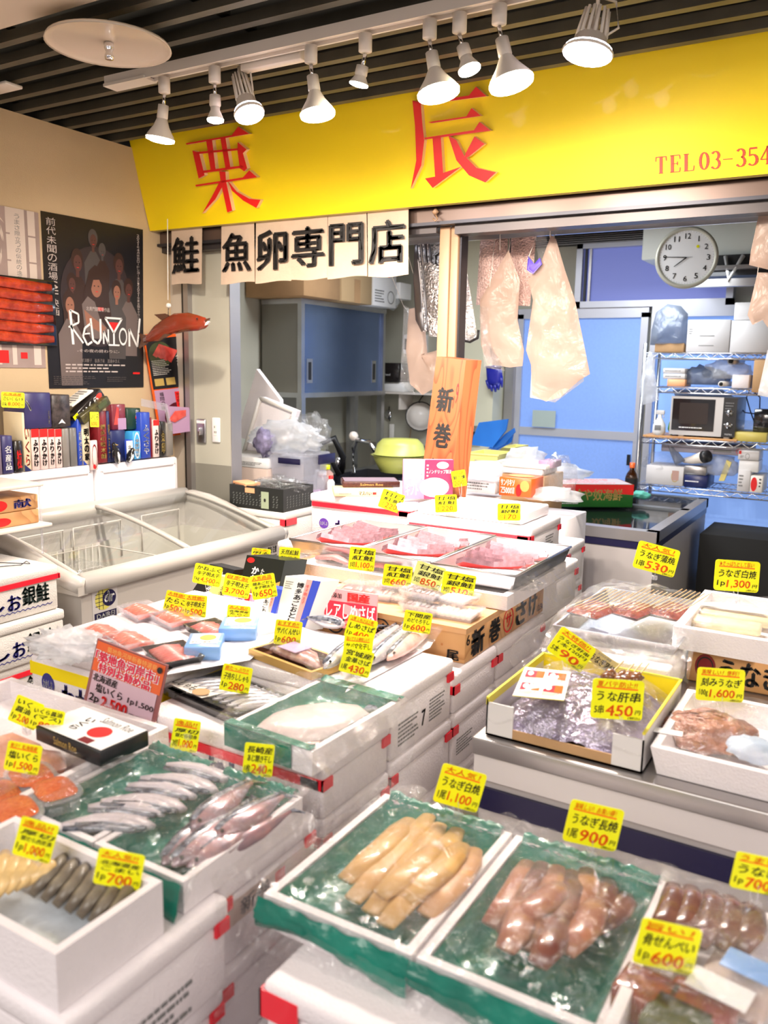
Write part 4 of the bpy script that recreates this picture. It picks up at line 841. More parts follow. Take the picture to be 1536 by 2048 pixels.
# leaning foam sheets and the tray with brush mark
def lean(px4, Y, th, m, lab, name, cat, dy=.0, mk=None):
    q = [P(x, y, Y=Y) for x, y in px4]
    for i in (2, 3): q[i].y += dy
    t = thing(name, lab, cat, q[0]); MB().poly(q, (0, th, 0), m).build('board', t)
    return t, q
lean([(473, 872), (560, 902), (560, 800), (513, 738)], 3.75, .03, 'foam', 'white foam sheet leaning in the corner behind the marked tray', 'foam_sheet', 'sheet')
q = [P(x, y, Y=3.6) for x, y in ((488, 905), (562, 915), (593, 822), (522, 794))]
t = thing('foam_tray', 'white foam tray marked with brush writing, leaning over the plastic bags', 'tray', q[0])
k = MB(); k.poly(q, (0, .04, 0), 'foam'); c0 = sum(q, V()) / 4
for i in range(4):
    a, b = q[i], q[(i + 1) % 4]; k.loft([a + (c0 - a) * .04 + V((0, -.008, 0)), b + (c0 - b) * .04 + V((0, -.008, 0))], .012, 'foam_old', 8)
k.build('tray', t); MB().text('(4)', tuple(p + V((0, -.003, 0)) for p in q), (.4, .3, .72, .42), 'ink', .0, .002).build('brush_mark', t)
q = [P(x, y, Y=3.4) for x, y in ((472, 915), (545, 920), (545, 960), (472, 958))]
za = P(475, 940, Y=3.4).z
carton(-3.08, -2.72, 3.4, 3.72, P(500, 935, Y=3.4).z, P(500, 915, Y=3.4).z, 'white', 'white carton printed with small food photos, left of the clear tub', (('r', 'F', (.03, .15, .45, .85), 'paper'), ('o', 'F', (.14, .5, .09, .3), 'cardboard'), ('o', 'F', (.34, .5, .08, .28), 'salmon_paint'), ('l', 'F', (.5, .2, .95, .6), 3, 'ink_grey')))
carton(-3.08, -2.72, 3.4, 3.72, .75, P(500, 935, Y=3.4).z - .002, mat('carton_pink', (.6, .48, .42), .6), 'beige carton with a grey swirl under the photo carton', (('g', 'F', (.3, .75, .2, .12), 'ink_grey'),))
carton(-3.08, -2.4, 3.38, 3.74, 0, .748, 'steel_dull', 'low steel cabinet carrying the cartons and the clear tub', name='cabinet', cat='cabinet')
t = thing('storage_tub', 'clear plastic storage tub with a dark latch beside the black crate', 'tub', (-2.58, 3.5, .75))
tx0, tx1, ty0, ty1 = P(540, 925, Y=3.4).x, P(610, 920, Y=3.4).x, 3.4, 3.6; tz1 = P(590, 915, Y=3.4).z
MB().tub(tx0, tx1, ty0, ty1, .75, tz1, .004, 'clear_plastic', taper=.02).build('tub', t); MB().rbox(tx0 - .01, tx1 + .01, ty0 - .01, ty1 + .01, tz1, tz1 + .02, 'clear_plastic', .006).build('lid', t)
MB().rbox(tx1 + .008, tx1 + .016, ty0 + .1, ty0 + .25, tz1 - .04, tz1 + .01, 'navy', .003).rbox(tx1 - .16, tx1 - .02, ty0 - .016, ty0 - .01, tz1 - .035, tz1 - .005, 'navy', .003).build('latch', t)
one(MB().blob((tx0 + .1, 3.5, .84), (.07, .08, .08), mat('tub_fill', (.5, .3, .25), .6), .3).blob((tx0 + .19, 3.55, .84), (.05, .08, .08), 'lilac', .3), 'packet', 'coloured packets stored inside the clear plastic tub', 'packet')
one(MB().blob(P(575, 875, Y=3.5), (.2, .1, .085), 'wrap_milky', .35, 2.5, 5, 4), 'plastic_bag', 'bulging see-through bag of white rolls on the clear tub', 'bag')
one(MB().blob(P(618, 870, Y=3.6), (.11, .09, .11), 'wrap', .4, 2.5, 9, 4), 'plastic_bag', 'limp clear bag hanging over the right side of the clear tub', 'bag')
one(MB().blob(P(530, 885, Y=3.42), (.055, .05, .07), mat('purple_cloth', (.2, .18, .3), .6, nz=.4, nscale=30), .4, 3, 2), 'cloth_bundle', 'mauve grey crumpled bundle at the left of the bags', 'bundle')
# jars by the sink
for i, (px, py, h, r, mm, cap, lab) in enumerate(((645, 935, .13, .035, 'clear_plastic', 'white', 'squat clear jar with a white lid right of the clear tub'), (650, 985, .15, .045, 'tub_fill', 'tag_yellow', 'jar of mixed coloured sweets lowest beside the clear tub'), (662, 925, .11, .02, 'white', 'ink_red', 'small white bottle with red cap by the sink'), (634, 918, .12, .018, 'white', 'white', 'white pump bottle behind the clear tub'))):
    b = P(px, py, Y=3.6 + .1 * (i % 2)); b.z = .881; 
    t = thing('bottle', lab, 'bottle', b, 'bottles beside the sink'); MB(Matrix.Translation(b)).lathe([(0, 0), (r, 0), (r, h * .7), (r * .5, h * .85), (r * .5, h * .88), (0, h * .88)], mm, 14).build('body', t); MB(Matrix.Translation(b)).lathe([(r * .6, h * .85), (r * .6, h), (0, h)], cap, 12).build('cap', t)
# black crate on a foam box
z0 = .90
foam(-2.66, -2.27, 2.965, 3.2, .74, z0, 'foam box with broad red tape carrying the black crate', tape=False, m='foam_old')

foam(-2.66, -2.275, 2.965, 3.2, 0, .738, 'tall plain foam box at the floor under the crate', tape=False, m='foam_old')

tc_ = thing('plastic_crate', 'black plastic crate with slotted sides on the taped foam box', 'crate', (-2.46, 3.1, z0))
M = rz((-2.44, 3.07, z0), 0); ck = mat('crate_black', (.01, .012, .011), .4)
MB(M).tub(-.16, .155, -.1, .13, 0, .105, .008, ck).build('crate', tc_)
k = MB(); Fc = faces(-.16, .155, -.1, .13, 0, .105, M)
for r_ in range(5):
    for c_ in range(14):
        if 5 < c_ < 8 and r_ > 2: continue
        if c_ > 9 and c_ < 12: continue
        u = .06 + c_ * .062 + .01 * (r_ % 2); v = .16 + r_ * .11; k.mark(Fc['F'], [(u, v), (u + .02, v), (u + .035, v + .07), (u + .015, v + .07)], mat('slot_grey', (.12, .13, .12), .6), .001); 
for r_ in range(5):
    for c_ in range(8): u = .1 + c_ * .1; v = .16 + r_ * .11; k.mark(Fc['R'], [(u, v), (u + .03, v), (u + .05, v + .07), (u + .02, v + .07)], 'slot_grey', .001)
k.build('slots', tc_)
MB().rect(Fc['F'], (.60, .08, .74, .82), mat('label_green', (.35, .42, .28), .5), .002).oval(Fc['F'], (.67, .45, .02, .08), 'ink', .003).rect(Fc['F'], (.30, .7, .48, .92), mat('label_orange', (.8, .4, .2), .5), .002).build('sticker', tc_)
one(MB().blob((-2.40, 3.09, z0 + .1), (.13, .09, .04), 'wrap', .5, 4, 3, 4), 'film_heap', 'crumpled clear film heaped in the black crate', 'film')
one(MB(rz((-2.53, 3.03, z0 + .1), -20)).rbox(-.07, .05, -.05, .03, 0, .015, 'label_orange', .003), 'paper_packet', 'orange paper packet sticking out of the black crate', 'packet')
foam(-2.2, -1.95, 3.25, 3.45, .0, .9, 'foam box with a red tape corner behind the crate', tape=False)
MB().box(-2.30, -2.2685, 2.9635, 2.97, .84, .868, 'tape').box(-2.272, -2.2685, 2.9635, 3.05, .84, .868, 'tape').build('tape', bpy.data.objects['plastic_crate'])
# ================================================================ hanging bags at the shop front
def hang(px, Y, th, m, lab, name, cat, seed=0, amp=.012, grp=None, parent=None, sm=5):
    pts = [P(x, y, Y=Y) for x, y in px]; q = []
    for a, b in zip(pts, pts[1:] + pts[:1]):
        n = max(1, int((b - a).length / .04)); q += [a.lerp(b, k / n) for k in range(n)]
    mb = MB().pillow(q, (0, -1, 0), th, m, 9, True, amp * 1.6, seed)
    hp = max(q, key=lambda p: p.z); tie = None
    if Y < 3.6 and hp.z < 2.086: tie = MB().tube([hp - V((0, 0, .01)), (hp.x, 3.27, 2.082)], .0012, 'lamp_white', 4)
    o = mb.build(name, parent) if parent is not None else one(mb, name, lab, cat, grp)
    if tie: tie.build('tie', o if parent is None else parent)
    return o
slv = mat('silver_foil', (.72, .72, .74), .22, 1, bump=1, bscale=90); slb = mat('silver_bubble', (.62, .44, .40), .35, .5, bump=1, bscale=120)
t = thing('thermal_bag', 'front silver quilted cooler bag with black handle hanging behind the pillar', 'bag', P(895, 610, Y=3.3), 'silver cooler bags')
hang([(846, 525), (932, 530), (956, 680), (925, 683), (880, 675), (858, 672)], 3.3, .03, slv, '', 'pouch', '', 1, .012, parent=t)
MB().tube([P(872, 528, Y=3.28), P(872, 512, Y=3.28), P(882, 505, Y=3.28), P(892, 515, Y=3.28), P(893, 528, Y=3.28)], .006, 'black').tube([P(922, 680, Y=3.28), P(940, 684, Y=3.28), P(955, 676, Y=3.28), P(957, 660, Y=3.28)], .006, 'black').build('handle', t)
for i in range(7):
    x = 829 + i * 4.2; t = thing('thermal_bag', 'folded silver cooler bag, number %s from the left in the hanging bundle' % ['one', 'two', 'three', 'four', 'five', 'six', 'seven'][i], 'bag', P(x, 560, Y=3.34 + .004 * i), 'folded silver cooler bags')
    hang([(x, 478), (x + 5, 475), (x + 13, 560), (x + 20, 660 + 2 * i), (x + 14, 664), (x + 2, 640), (x - 3, 560)], 3.34 + .006 * i, .012, slv if i % 2 else mat('silver_dark', (.2, .19, .2), .3, .9), '', 'pouch', '', i, .004, parent=t)
hang([(850, 478), (886, 476), (888, 640), (862, 640)], 3.40, .02, slv, 'flat silver sheet bag at the back of the silver bundle', 'thermal_bag', 'bag', 9)
one(MB().tube([P(830, 470, Y=3.36), P(890, 468, Y=3.36)], .005, 'dark_metal').tube([P(850, 470, Y=3.36), P(852, 458, Y=3.36), P(862, 455, Y=3.36)], .003, 'dark_metal').tube([P(866, 470, Y=3.36), P(870, 452, Y=3.36), P(880, 450, Y=3.36)], .003, 'dark_metal'), 'bag_hanger', 'dark wire hanger holding the bundle of silver bags', 'hanger')
hang([(818, 618), (846, 612), (852, 700), (862, 750), (880, 700), (880, 770), (845, 790), (820, 768), (812, 700)], 3.45, .04, 'bag_peach', 'pinkish plastic carrier bags hanging left of the pillar', 'carrier_bag', 'bag', 3)
hang([(808, 610), (818, 616), (815, 760), (830, 790), (800, 768)], 3.5, .01, 'wrap', 'clear plastic sleeve behind the pinkish carrier bags', 'carrier_bag', 'bag', 4)
for (px, nm, sd_) in (([(962, 456), (1016, 455), (1014, 610), (952, 610)], 'left', 1), ([(1019, 455), (1074, 458), (1060, 612), (1016, 611)], 'right', 2)): hang(px, 3.32 if sd_ == 1 else 3.325, .02, slb, '%s silver bubble-wrap sheet hanging right of the pillar' % nm, 'bubble_sheet', 'sheet', sd_, .006, grp='bubble wrap sheets')
one(MB().box(P(1017, 455, Y=3.26).x - .002, P(1017, 455, Y=3.26).x + .002, 3.285, 3.29, P(1017, 505, Y=3.28).z, 2.1, 'dark_metal'), 'hook_rod', 'thin dark rod from which the bubble sheets hang', 'rod')
hang([(960, 600), (1017, 500), (1040, 560), (1035, 640), (1048, 700), (1045, 732), (1020, 735), (975, 728), (962, 690)], 3.24, .03, 'bag_peach', 'bundle of pink translucent carrier bags with small red and green prints at its foot', 'carrier_bag', 'bag', 5, .014)
hang([(958, 615), (975, 610), (985, 730), (1010, 742), (968, 735)], 3.22, .02, 'wrap', 'clear outer sleeve around the pink carrier bags', 'plastic_sleeve', 'sleeve', 6)
hang([(1102, 470), (1112, 478), (1130, 540), (1150, 600), (1180, 748), (1160, 760), (1120, 795), (1092, 803), (1064, 790), (1062, 730), (1052, 700), (1066, 600), (1056, 560), (1080, 530)], 3.2, .035, 'bag_peach', 'large bundle of cream carrier bags spreading downward, hung by one corner', 'carrier_bag', 'bag', 7, .02)
hang([(1068, 640), (1110, 500), (1150, 640), (1168, 762), (1110, 805), (1060, 795)], 3.29, .03, 'wrap_milky', 'white carrier bags hanging behind the large cream bundle', 'carrier_bag', 'bag', 8, .02)
hang([(1076, 452), (1090, 462), (1098, 500), (1080, 535), (1068, 470)], 3.26, .03, 'wrap', 'clear ribbed bag corner between the bubble sheets and the cream bundle', 'plastic_bag', 'bag', 9)
hang([(1056, 512), (1068, 528), (1080, 515), (1084, 528), (1066, 548), (1054, 540)], 3.18, .02, mat('violet', (.1, .06, .45), .4), 'violet wrapper tucked at the left edge of the cream bags', 'wrapper', 'wrapper', 10)
one(MB().tube([P(1100, 475, Y=3.2), P(1101, 455, Y=3.2), P(1094, 448, Y=3.18)], .002, 'lamp_white').tube([P(1000, 500, Y=3.24), P(1000, 448, Y=3.24)], .002, 'lamp_white'), 'string', 'white string ties holding up the hanging bag bundles', 'string')
hang([(1525, 400), (1560, 400), (1560, 545), (1498, 530), (1502, 500), (1515, 440)], 3.15, .04, 'bag_peach', 'upper cream bag bundle cut by the edge of the view', 'carrier_bag', 'bag', 11)
hang([(1515, 545), (1560, 545), (1560, 690), (1525, 640), (1505, 650), (1495, 630)], 3.2, .03, 'bag_peach', 'lower pale carrier bags hanging at the far right edge', 'carrier_bag', 'bag', 12)
hang([(1560, 690), (1560, 800), (1515, 790), (1535, 700)], 3.25, .03, 'wrap_milky', 'clear bags at the far right edge beneath the cream ones', 'plastic_bag', 'bag', 13)
# glove pair
t = thing('rubber_glove', 'blue rubber glove hanging upside down below the pink bags', 'glove', P(990, 740, Y=5.27))
gb = mat('glove_blue', (.01, .015, .30), .35, coat=.3)
g = MB(); Y = 5.27
g.pillow([P(x, y, Y=Y) for x, y in ((972, 733), (1003, 733), (1005, 748), (1004, 765), (996, 772), (980, 772), (974, 764))], (0, -1, 0), .05, gb, 5)
for (x0, y0, x1, y1, r) in ((974, 760, 978, 778, .010), (982, 768, 984, 783, .011), (990, 768, 991, 784, .011), (997, 766, 997, 780, .010), (1002, 752, 1004, 775, .010)): g.loft([P(x0, y0, Y=Y), P((x0 + x1) / 2, (y0 + y1) / 2, Y=Y), P(x1, y1, Y=Y)], [r * 1.3, r * 1.2, r * .6], gb, 8)
g.build('glove', t); MB().tube([P(972, 734, Y=Y - .02), P(988, 732, Y=Y - .03), P(1003, 734, Y=Y - .02)], .006, gb).build('cuff', t); MB().tube([P(988, 732, Y=Y - .01), P(988, 725, Y=5.33)], .003, 'chrome').build('hook', t)
# blue boards, basins, baskets on the counter
bb = mat('board_blue', (.01, .16, .62), .35)
for i, (px, lab) in enumerate((([(946, 875), (958, 845), (1016, 838), (1012, 860), (985, 895), (944, 890)], 'large bright blue cutting mat leaning at the back, the front one'), ([(985, 893), (1010, 868), (1028, 856), (1030, 864), (1010, 888), (990, 898)], 'second blue mat fanned out to the right, folded over'), ([(975, 897), (1005, 880), (1026, 870), (1022, 885), (995, 900)], 'third blue mat lowest of the fan'))):
    one(MB().poly([P(x, y, Y=4.3 + .03 * i) for x, y in px], (0, .012, 0), bb), 'plastic_mat', lab, 'mat', 'blue plastic mats')
yb = mat('basin_green', (.5, .52, .12), .35); yl = mat('basket_yellow', (.72, .66, .2), .4)
for i, (px, py, r, h, lab) in enumerate(((800, 930, .17, .10, 'lower yellow-green round basin beside the sink'), (800, 908, .155, .10, 'upper yellow-green basin stacked upside down on the lower one'))):
    b = P(px, py, Y=4.4); b.z = .884 + i * .135 if False else P(px, py, Y=4.4).z
    t = thing('wash_basin', lab, 'basin', b, 'yellow-green wash basins')
    if i == 0: MB(Matrix.Translation((b.x, b.y, b.z - .04))).lathe([(0, -.0), (.12, 0), (r * .92, h * .7), (r, h), (r + .012, h + .003), (r - .01, h), (r * .88, h * .7), (0, .01)], yb, 28).build('bowl', t)
    else: MB(Matrix.Translation((b.x, b.y, b.z))).lathe([(r + .01, -.0), (r, .004), (r * .9, h * .6), (r * .7, h * .9), (0, h * .95)], yb, 28).build('bowl', t)
carton(-2.36, -1.98, 4.22, 4.6, .881, P(800, 930, Y=4.4).z - .045, 'steel_dull', 'steel stand raising the yellow-green basins', name='stand', cat='stand')
for i, (x0, x1, yt, yb_, Y, lab) in enumerate(((930, 995, 905, 932, 3.9, 'long pale yellow basket in front of the blue mats'), (1000, 1028, 893, 920, 4.5, 'small yellow basket right of the long one'))):
    a, b = P(x0, yb_, Y=Y), P(x1, yb_, Y=Y); zt = P(x0, yt, Y=Y).z
    t = thing('basket', lab, 'basket', a, 'pale yellow baskets'); MB().tub(a.x, b.x, Y, Y + .22, a.z, zt, .006, yl, taper=.015).rbox(a.x - .006, b.x + .006, Y - .006, Y + .0, zt - .008, zt, yl, .002).build('tub', t)
    carton(a.x, b.x, Y, Y + .22, .881, a.z - .001, 'foam', 'white foam block under the %s' % ('long pale yellow basket' if i == 0 else 'small yellow basket'), name='foam_block', cat='block')
# piles around the counter front, just behind the display
def blobs(lst, name, cat, grp=None):
    for (c, r, m, lab, sd_) in lst: one(MB().blob(c, r, m, .35, 3, sd_, 3, flat=.5), name, lab, cat, grp)
ZB = .98
carton(-1.48, -1.06, 3.22, 3.5, .0, .96, 'foam', 'tall foam box behind the rear row carrying the red drink carton', name='foam_box')
carton(-2.2, -1.5, 3.5, 3.8, .881, .97, 'foam', 'flat foam box on the counter behind the tall wooden board', name='foam_box')
def quadbox(px0, px1, yt, yb_, Y, dy, m, lab, mk=(), name='carton', cat='box', grp=None):
    a, b = P(px0, yb_, Y=Y), P(px1, yb_, Y=Y); zt = P(px0, yt, Y=Y).z
    return carton(a.x, b.x, Y, Y + dy, a.z, zt, m, lab, mk, name, cat, grp)
quadbox(997, 1062, 953, 990, 3.22, .14, mat('box_orange', (.75, .13, .02), .35), 'orange carton of tonic drinks with white lettering behind the foam boxes', (('t', 'F', 'サンリキソ', (.06, .56, .48, .9), 'white', .04), ('t', 'F', 'Z5000Ⅱ', (.06, .15, .48, .48), 'white', .04), ('o', 'F', (.62, .35, .09, .33), 'ink_red'), ('o', 'F', (.8, .6, .14, .3), 'gold'), ('o', 'T', (.5, .5, .4, .3), 'gold')))
quadbox(1004, 1084, 934, 945, 3.5, .2, 'foam', 'white foam tray under the tied paper stack', name='foam_tray', cat='tray')
quadbox(1004, 1092, 925, 933, 3.5, .16, 'paper', 'string-tied stack of white paper bags', name='paper_stack', cat='paper')
quadbox(1076, 1105, 921, 935, 3.55, .12, 'lilac', 'small pinkish carton at the end of the paper stack')
one(MB().blob(P(1050, 913, Y=3.6), (.09, .07, .045), 'wrap_milky', .35, 3, 3), 'plastic_bag', 'pointed white plastic bag lying on the tied paper stack', 'bag')
carton(P(1004, 946, Y=3.5).x, P(1090, 946, Y=3.5).x, 3.5, 3.75, .88, P(1004, 946, Y=3.5).z - .001, 'cardboard', 'brown carton under the paper stack')
blobs([(P(1060, 940, Y=3.9), (.3, .1, .05), 'wrap_milky', 'long clear bag of white rods lying behind the tied papers', 1), (P(1118, 962, Y=3.45), (.07, .07, .11), 'wrap', 'round clear bag between the drink carton and the green box', 2), (P(1100, 990, Y=3.32), (.13, .08, .035), 'wrap_milky', 'flat heap of white plastic sleeves beside the orange carton', 3), (P(905, 955, Y=3.4), (.0, .0, .0), 'wrap', '', 0)][:3], 'plastic_bag', 'bag')
blobs([(P(955, 945, Y=3.6), (.2, .12, .05), 'wrap_milky', 'shiny heap of clear film right of the wooden board', 5)], 'film_heap', 'film')
quadbox(925, 990, 955, 983, 3.52, .1, 'foam', 'white packs lying between the board and the drink carton', (('l', 'F', (.1, .2, .9, .8), 3, 'ink_grey'),), name='packet', cat='packet')
film('glass_dark', (.25, .28, .3), gloss=.3, milk=.02, rough=.04, bump=0)
# glass-topped freezer
t = thing('display_freezer', 'grey freezer with flat glass top and navy stripe at the back of the shop', 'freezer', (-1.2, 4.5, 0))
fx0, fx1, fy0, fy1 = -1.72, -.83, 3.78, 5.03
fg2 = mat('freezer_front', (.45, .42, .42), .45); fd = mat('freezer_frame', (.2, .22, .24), .3, .6)
MB().tub(fx0, fx1, fy0, fy1, .05, .77, .05, fg2, .3, m2='steel_dull').build('cabinet', t)
k = MB()
for a in ((fx0 - .01, fx1 + .01, fy0 - .01, fy0 + .05), (fx0 - .01, fx1 + .01, fy1 - .05, fy1), (fx0 - .01, fx0 + .04, fy0, fy1), (fx1 - .04, fx1 + .01, fy0, fy1), (fx0, fx1, 4.5, 4.56)): k.box(*a, .80, .85, fd if a[2] > 3.8 else 'alu')
k.build('top_frame', t); MB().box(fx0, fx1 + .004, fy0 - .005, fy1, .765, .80, 'navy').build('stripe', t)
MB().box(fx0 + .03, fx1 - .03, fy0 + .04, 4.52, .835, .84, 'glass_dark').build('glass_top', t); MB().box(fx0 + .03, fx1 - .03, 4.54, fy1 - .04, .843, .848, 'glass_dark').build('glass_top', t)
carton(-1.65, -1.25, 3.9, 4.3, .37, .66, 'dado', 'grey carton stored inside the glass-topped freezer'); carton(-1.2, -.95, 3.95, 4.3, .37, .6, 'foam_old', 'pale carton stored inside the glass-topped freezer')
# things on it
q = thing('green_carton', 'green and red carton with gold lettering on the glass-topped freezer', 'box', P(1175, 965, Y=4.3))
gx0, gx1 = P(1120, 980, Y=4.5).x, P(1190, 985, Y=4.3).x; M = rz((P(1172, 985, Y=4.35).x, 4.4, .8515), 35); gz = .12
MB(M).rbox(-.20, .20, -.12, .12, 0, gz, mat('carton_green', (.02, .15, .02), .35), .002, 1).build('body', q); k = MB(); Fg = faces(-.2, .2, -.12, .12, 0, gz, M)
k.mark(Fg['F'], [(0, .75), (1, .55), (1, 1), (0, 1)], 'ink_red'); k.text('冷や奴海鮮', Fg['F'], (.2, .3, .85, .8), 'gold', .02); k.mark(Fg['R'], [(0, .6), (1, .3), (1, 1), (0, 1)], 'ink_red'); k.rect(Fg['T'], (.02, .02, .98, .98), mat('carton_top', (.5, .42, .42), .5)); k.lines(Fg['T'], (.1, .1, .9, .9), 4, 'ink_red', .3); k.lines(Fg['F'], (.05, .1, .3, .6), 4, 'white', .3)
k.build('print', q)
b = P(1262, 975, Y=4.9); b.z = .8515
q = thing('soy_bottle', 'soy sauce bottle with an orange cap standing on the glass-topped freezer', 'bottle', b)
h = .19; MB(Matrix.Translation(b)).lathe([(0, 0), (.036, 0), (.036, .10), (.03, .12), (.014, .145), (.014, .16), (0, .16)], mat('soy', (.03, .008, .002), .1, coat=.6), 18).build('bottle', q); MB(Matrix.Translation(b)).lathe([(.016, .155), (.016, .185), (0, .186)], 'box_orange', 14).build('cap', q); MB(Matrix.Translation(b)).lathe([(.037, .04), (.037, .095)], 'black', 18).build('label_band', q)
one(MB().blob(P(1225, 978, Y=4.55), (.05, .05, .045), 'wrap_milky', .4, 4, 7), 'plastic_bag', 'crumpled clear film ball on the glass freezer beside the soy bottle', 'bag')
one(MB().blob(P(1281, 990, Y=4.6), (.05, .04, .02), mat('mint', (.1, .45, .36), .6), .5, 5, 3), 'cloth', 'small mint green crumpled cloth on the glass freezer', 'cloth')
# white notice on the door
one(MB().box(*[v for v in (P(1064, 850, Y=5.53).x, P(1110, 850, Y=5.53).x, 5.53, 5.535, P(1064, 853, Y=5.53).z, P(1064, 820, Y=5.53).z)], mat('notice', (.4, .48, .45), .5)), 'door_notice', 'pale paper notice with a faint sketch stuck on the frosted door', 'notice')
# wire shelf
SX0, SX1, SY0, SY1 = -1.24, -.35, 5.05, 5.42
t = thing('wire_shelf', 'chrome wire shelving unit in front of the bright frosted window', 'shelf', (-.8, 5.2, 0))
for x in (SX0, SX1):
    for y in (SY0, SY1): MB().tube([(x, y, 0), (x, y, 1.72)], .012, 'steel', 8).build('post', t)
zs = [P(1340, y, Y=SY0).z for y in (706, 775, 878, 974)]
for z in zs:
    k = MB()
    for y in (SY0, SY1):
        for dz in (0, -.03): k.tube([(SX0, y, z + dz), (SX1, y, z + dz)], .004, 'chrome', 5)
        n = 22
        k.tube([(SX0 + (SX1 - SX0) * i / n, y, z - (.03 if i % 2 else 0)) for i in range(n + 1)], .0025, 'chrome', 4)
    for i in range(30): x = SX0 + (SX1 - SX0) * i / 29; k.tube([(x, SY0, z), (x, SY1, z)], .002, 'chrome', 4)
    k.build('wire_deck', t)
z4, z3, z2, z1 = [z + .005 for z in reversed(zs)]
def sb(px0, px1, yt, z, m, lab, mk=(), dy=.2, Y=SY0 + .02, **k):
    a, b = P(px0, yt, Y=Y), P(px1, yt, Y=Y); return carton(a.x, b.x, Y, Y + dy, z, a.z, m, lab, mk, **k)
one(MB().rbox(SX0 + .02, -.7, SY0, SY1 - .05, z3, z3 + .012, 'plank_wood', .002), 'wooden_board', 'brown wooden board on the wire shelf beneath the microwave', 'board')
# microwave
a, b = P(1338, 862, Y=SY0 + .01), P(1462, 862, Y=SY0 + .01); mz0 = z3 + .022; mz1 = P(1345, 792, Y=SY0 + .01).z; mx0, mx1 = a.x, b.x + .02
t = thing('microwave_oven', 'silver microwave oven with black door and two dials on the wire shelf', 'microwave', ((mx0 + mx1) / 2, 5.2, mz0))
my = SY0 + .015
MB().rbox(mx0, mx1, my, SY1, mz0, mz1, 'steel_dull', .006).build('case', t); Fm = faces(mx0, mx1, my, SY1, mz0, mz1)['F']
MB().rect(Fm, (.0, .0, .8, 1), mat('mw_silver', (.6, .6, .6), .3, .5), .004).rect(Fm, (.03, .12, .68, .94), 'black_gloss', .006).rect(Fm, (.14, .3, .58, .84), mat('mw_window', (.03, .022, .02), .2), .007).build('door', t)
MB().rect(Fm, (.80, 0, 1, 1), 'black', .004).text('TOSTIKA', Fm, (.85, .05, .96, .09), 'white', 0, .006).lines(Fm, (.83, .3, .97, .35), 1, 'white', .5, .006).lines(Fm, (.83, .62, .97, .9), 4, 'ink_grey', .3, .006).build('control_panel', t)
MB().lines(Fm, (.15, .18, .55, .22), 1, 'white', .6, .008).build('door_print', t)
for v in (.30, .62): p = MB().at(Fm, .9, v, 0); MB(Matrix.Translation(p) @ Matrix.Rotation(math.radians(90), 4, 'X')).lathe([(.017, 0), (.016, .02), (0, .021)], 'chrome', 16).box(-.002, .002, -.014, .014, .02, .024, 'black').build('dial', t)
for x in (mx0 + .05, mx1 - .06): MB().rbox(x, x + .03, my + .01, my + .04, z3 + .013, mz0 + .002, 'white', .003).build('foot', t)
one(MB().pillow([P(x, y, Y=SY0 + .2) for x, y in ((1345, 778), (1445, 780), (1470, 795), (1400, 794), (1350, 792))], (0, -1, .3), .04, 'bag_grey', 4, True, .01), 'plastic_bag', 'flat grey plastic bag lying on the microwave top', 'bag')
# spray bottle, green thing
b = P(1318, 858, Y=SY0 + .03); b.z = z3 + .013
t = thing('spray_bottle', 'white spray bottle on the wire shelf left of the microwave', 'bottle', b)
MB(Matrix.Translation(b)).lathe([(0, 0), (.03, 0), (.038, .02), (.036, .06), (.02, .09), (.012, .105), (.012, .12), (0, .12)], 'white', 18).build('body', t)
MB(Matrix.Translation(b)).rbox(-.022, .026, -.01, .01, .12, .145, 'white', .004).tube([(.018, 0, .125), (.024, 0, .10)], .003, 'white').build('trigger', t)
MB(Matrix.Translation(b + V((0, -.0385, .045))) ).rbox(-.018, .018, 0, .002, -.015, .015, 'ink_grey', .001).build('label_patch', t)
one(MB().blob((b.x + .06, b.y + .06, z3 + .06), (.02, .03, .045), mat('leaf_green', (.1, .35, .04), .5), .3, 3, 2), 'green_sponge', 'green scrubbing cloth wedged between spray bottle and microwave', 'cloth')
# upper things
hang([(1300, 690), (1303, 660), (1312, 625), (1335, 608), (1362, 612), (1376, 628), (1374, 690), (1340, 692)], SY0 + .05, .12, 'bag_grey', 'large grey crumpled plastic bag on top of the wire shelf', 'plastic_bag', 'bag', 21, .02)
hang([(1298, 702), (1304, 705), (1312, 760), (1318, 800), (1286, 810), (1278, 770)], SY0 - .05, .03, 'wrap_milky', 'white plastic bag hanging from the left post of the wire shelf', 'plastic_bag', 'bag', 22, .01)
sb(1310, 1368, 686, z1, 'cardboard', 'brown carton under the grey bag on the top shelf', dy=.15)
wc = mat('carton_white', (.68, .66, .66), .5)
sb(1376, 1462, 640, z1, wc, 'lower left flat white pizza-style box on the top shelf', (('g', 'F', (.08, .8, .03, .1), 'ink_grey'), ('l', 'F', (.05, .55, .15, .75), 3, 'ink_grey'), ('r', 'F', (.3, .2, .65, .22), 'ink_grey'), ('r', 'F', (.3, .5, .65, .52), 'ink_grey')))
sb(1464, 1560, 641, z1, wc, 'lower right flat white box on the top shelf')
sb(1470, 1560, 605, P(1480, 640, Y=SY0 + .04).z, wc, 'upper white box stacked at the right of the top shelf', Y=SY0 + .04)
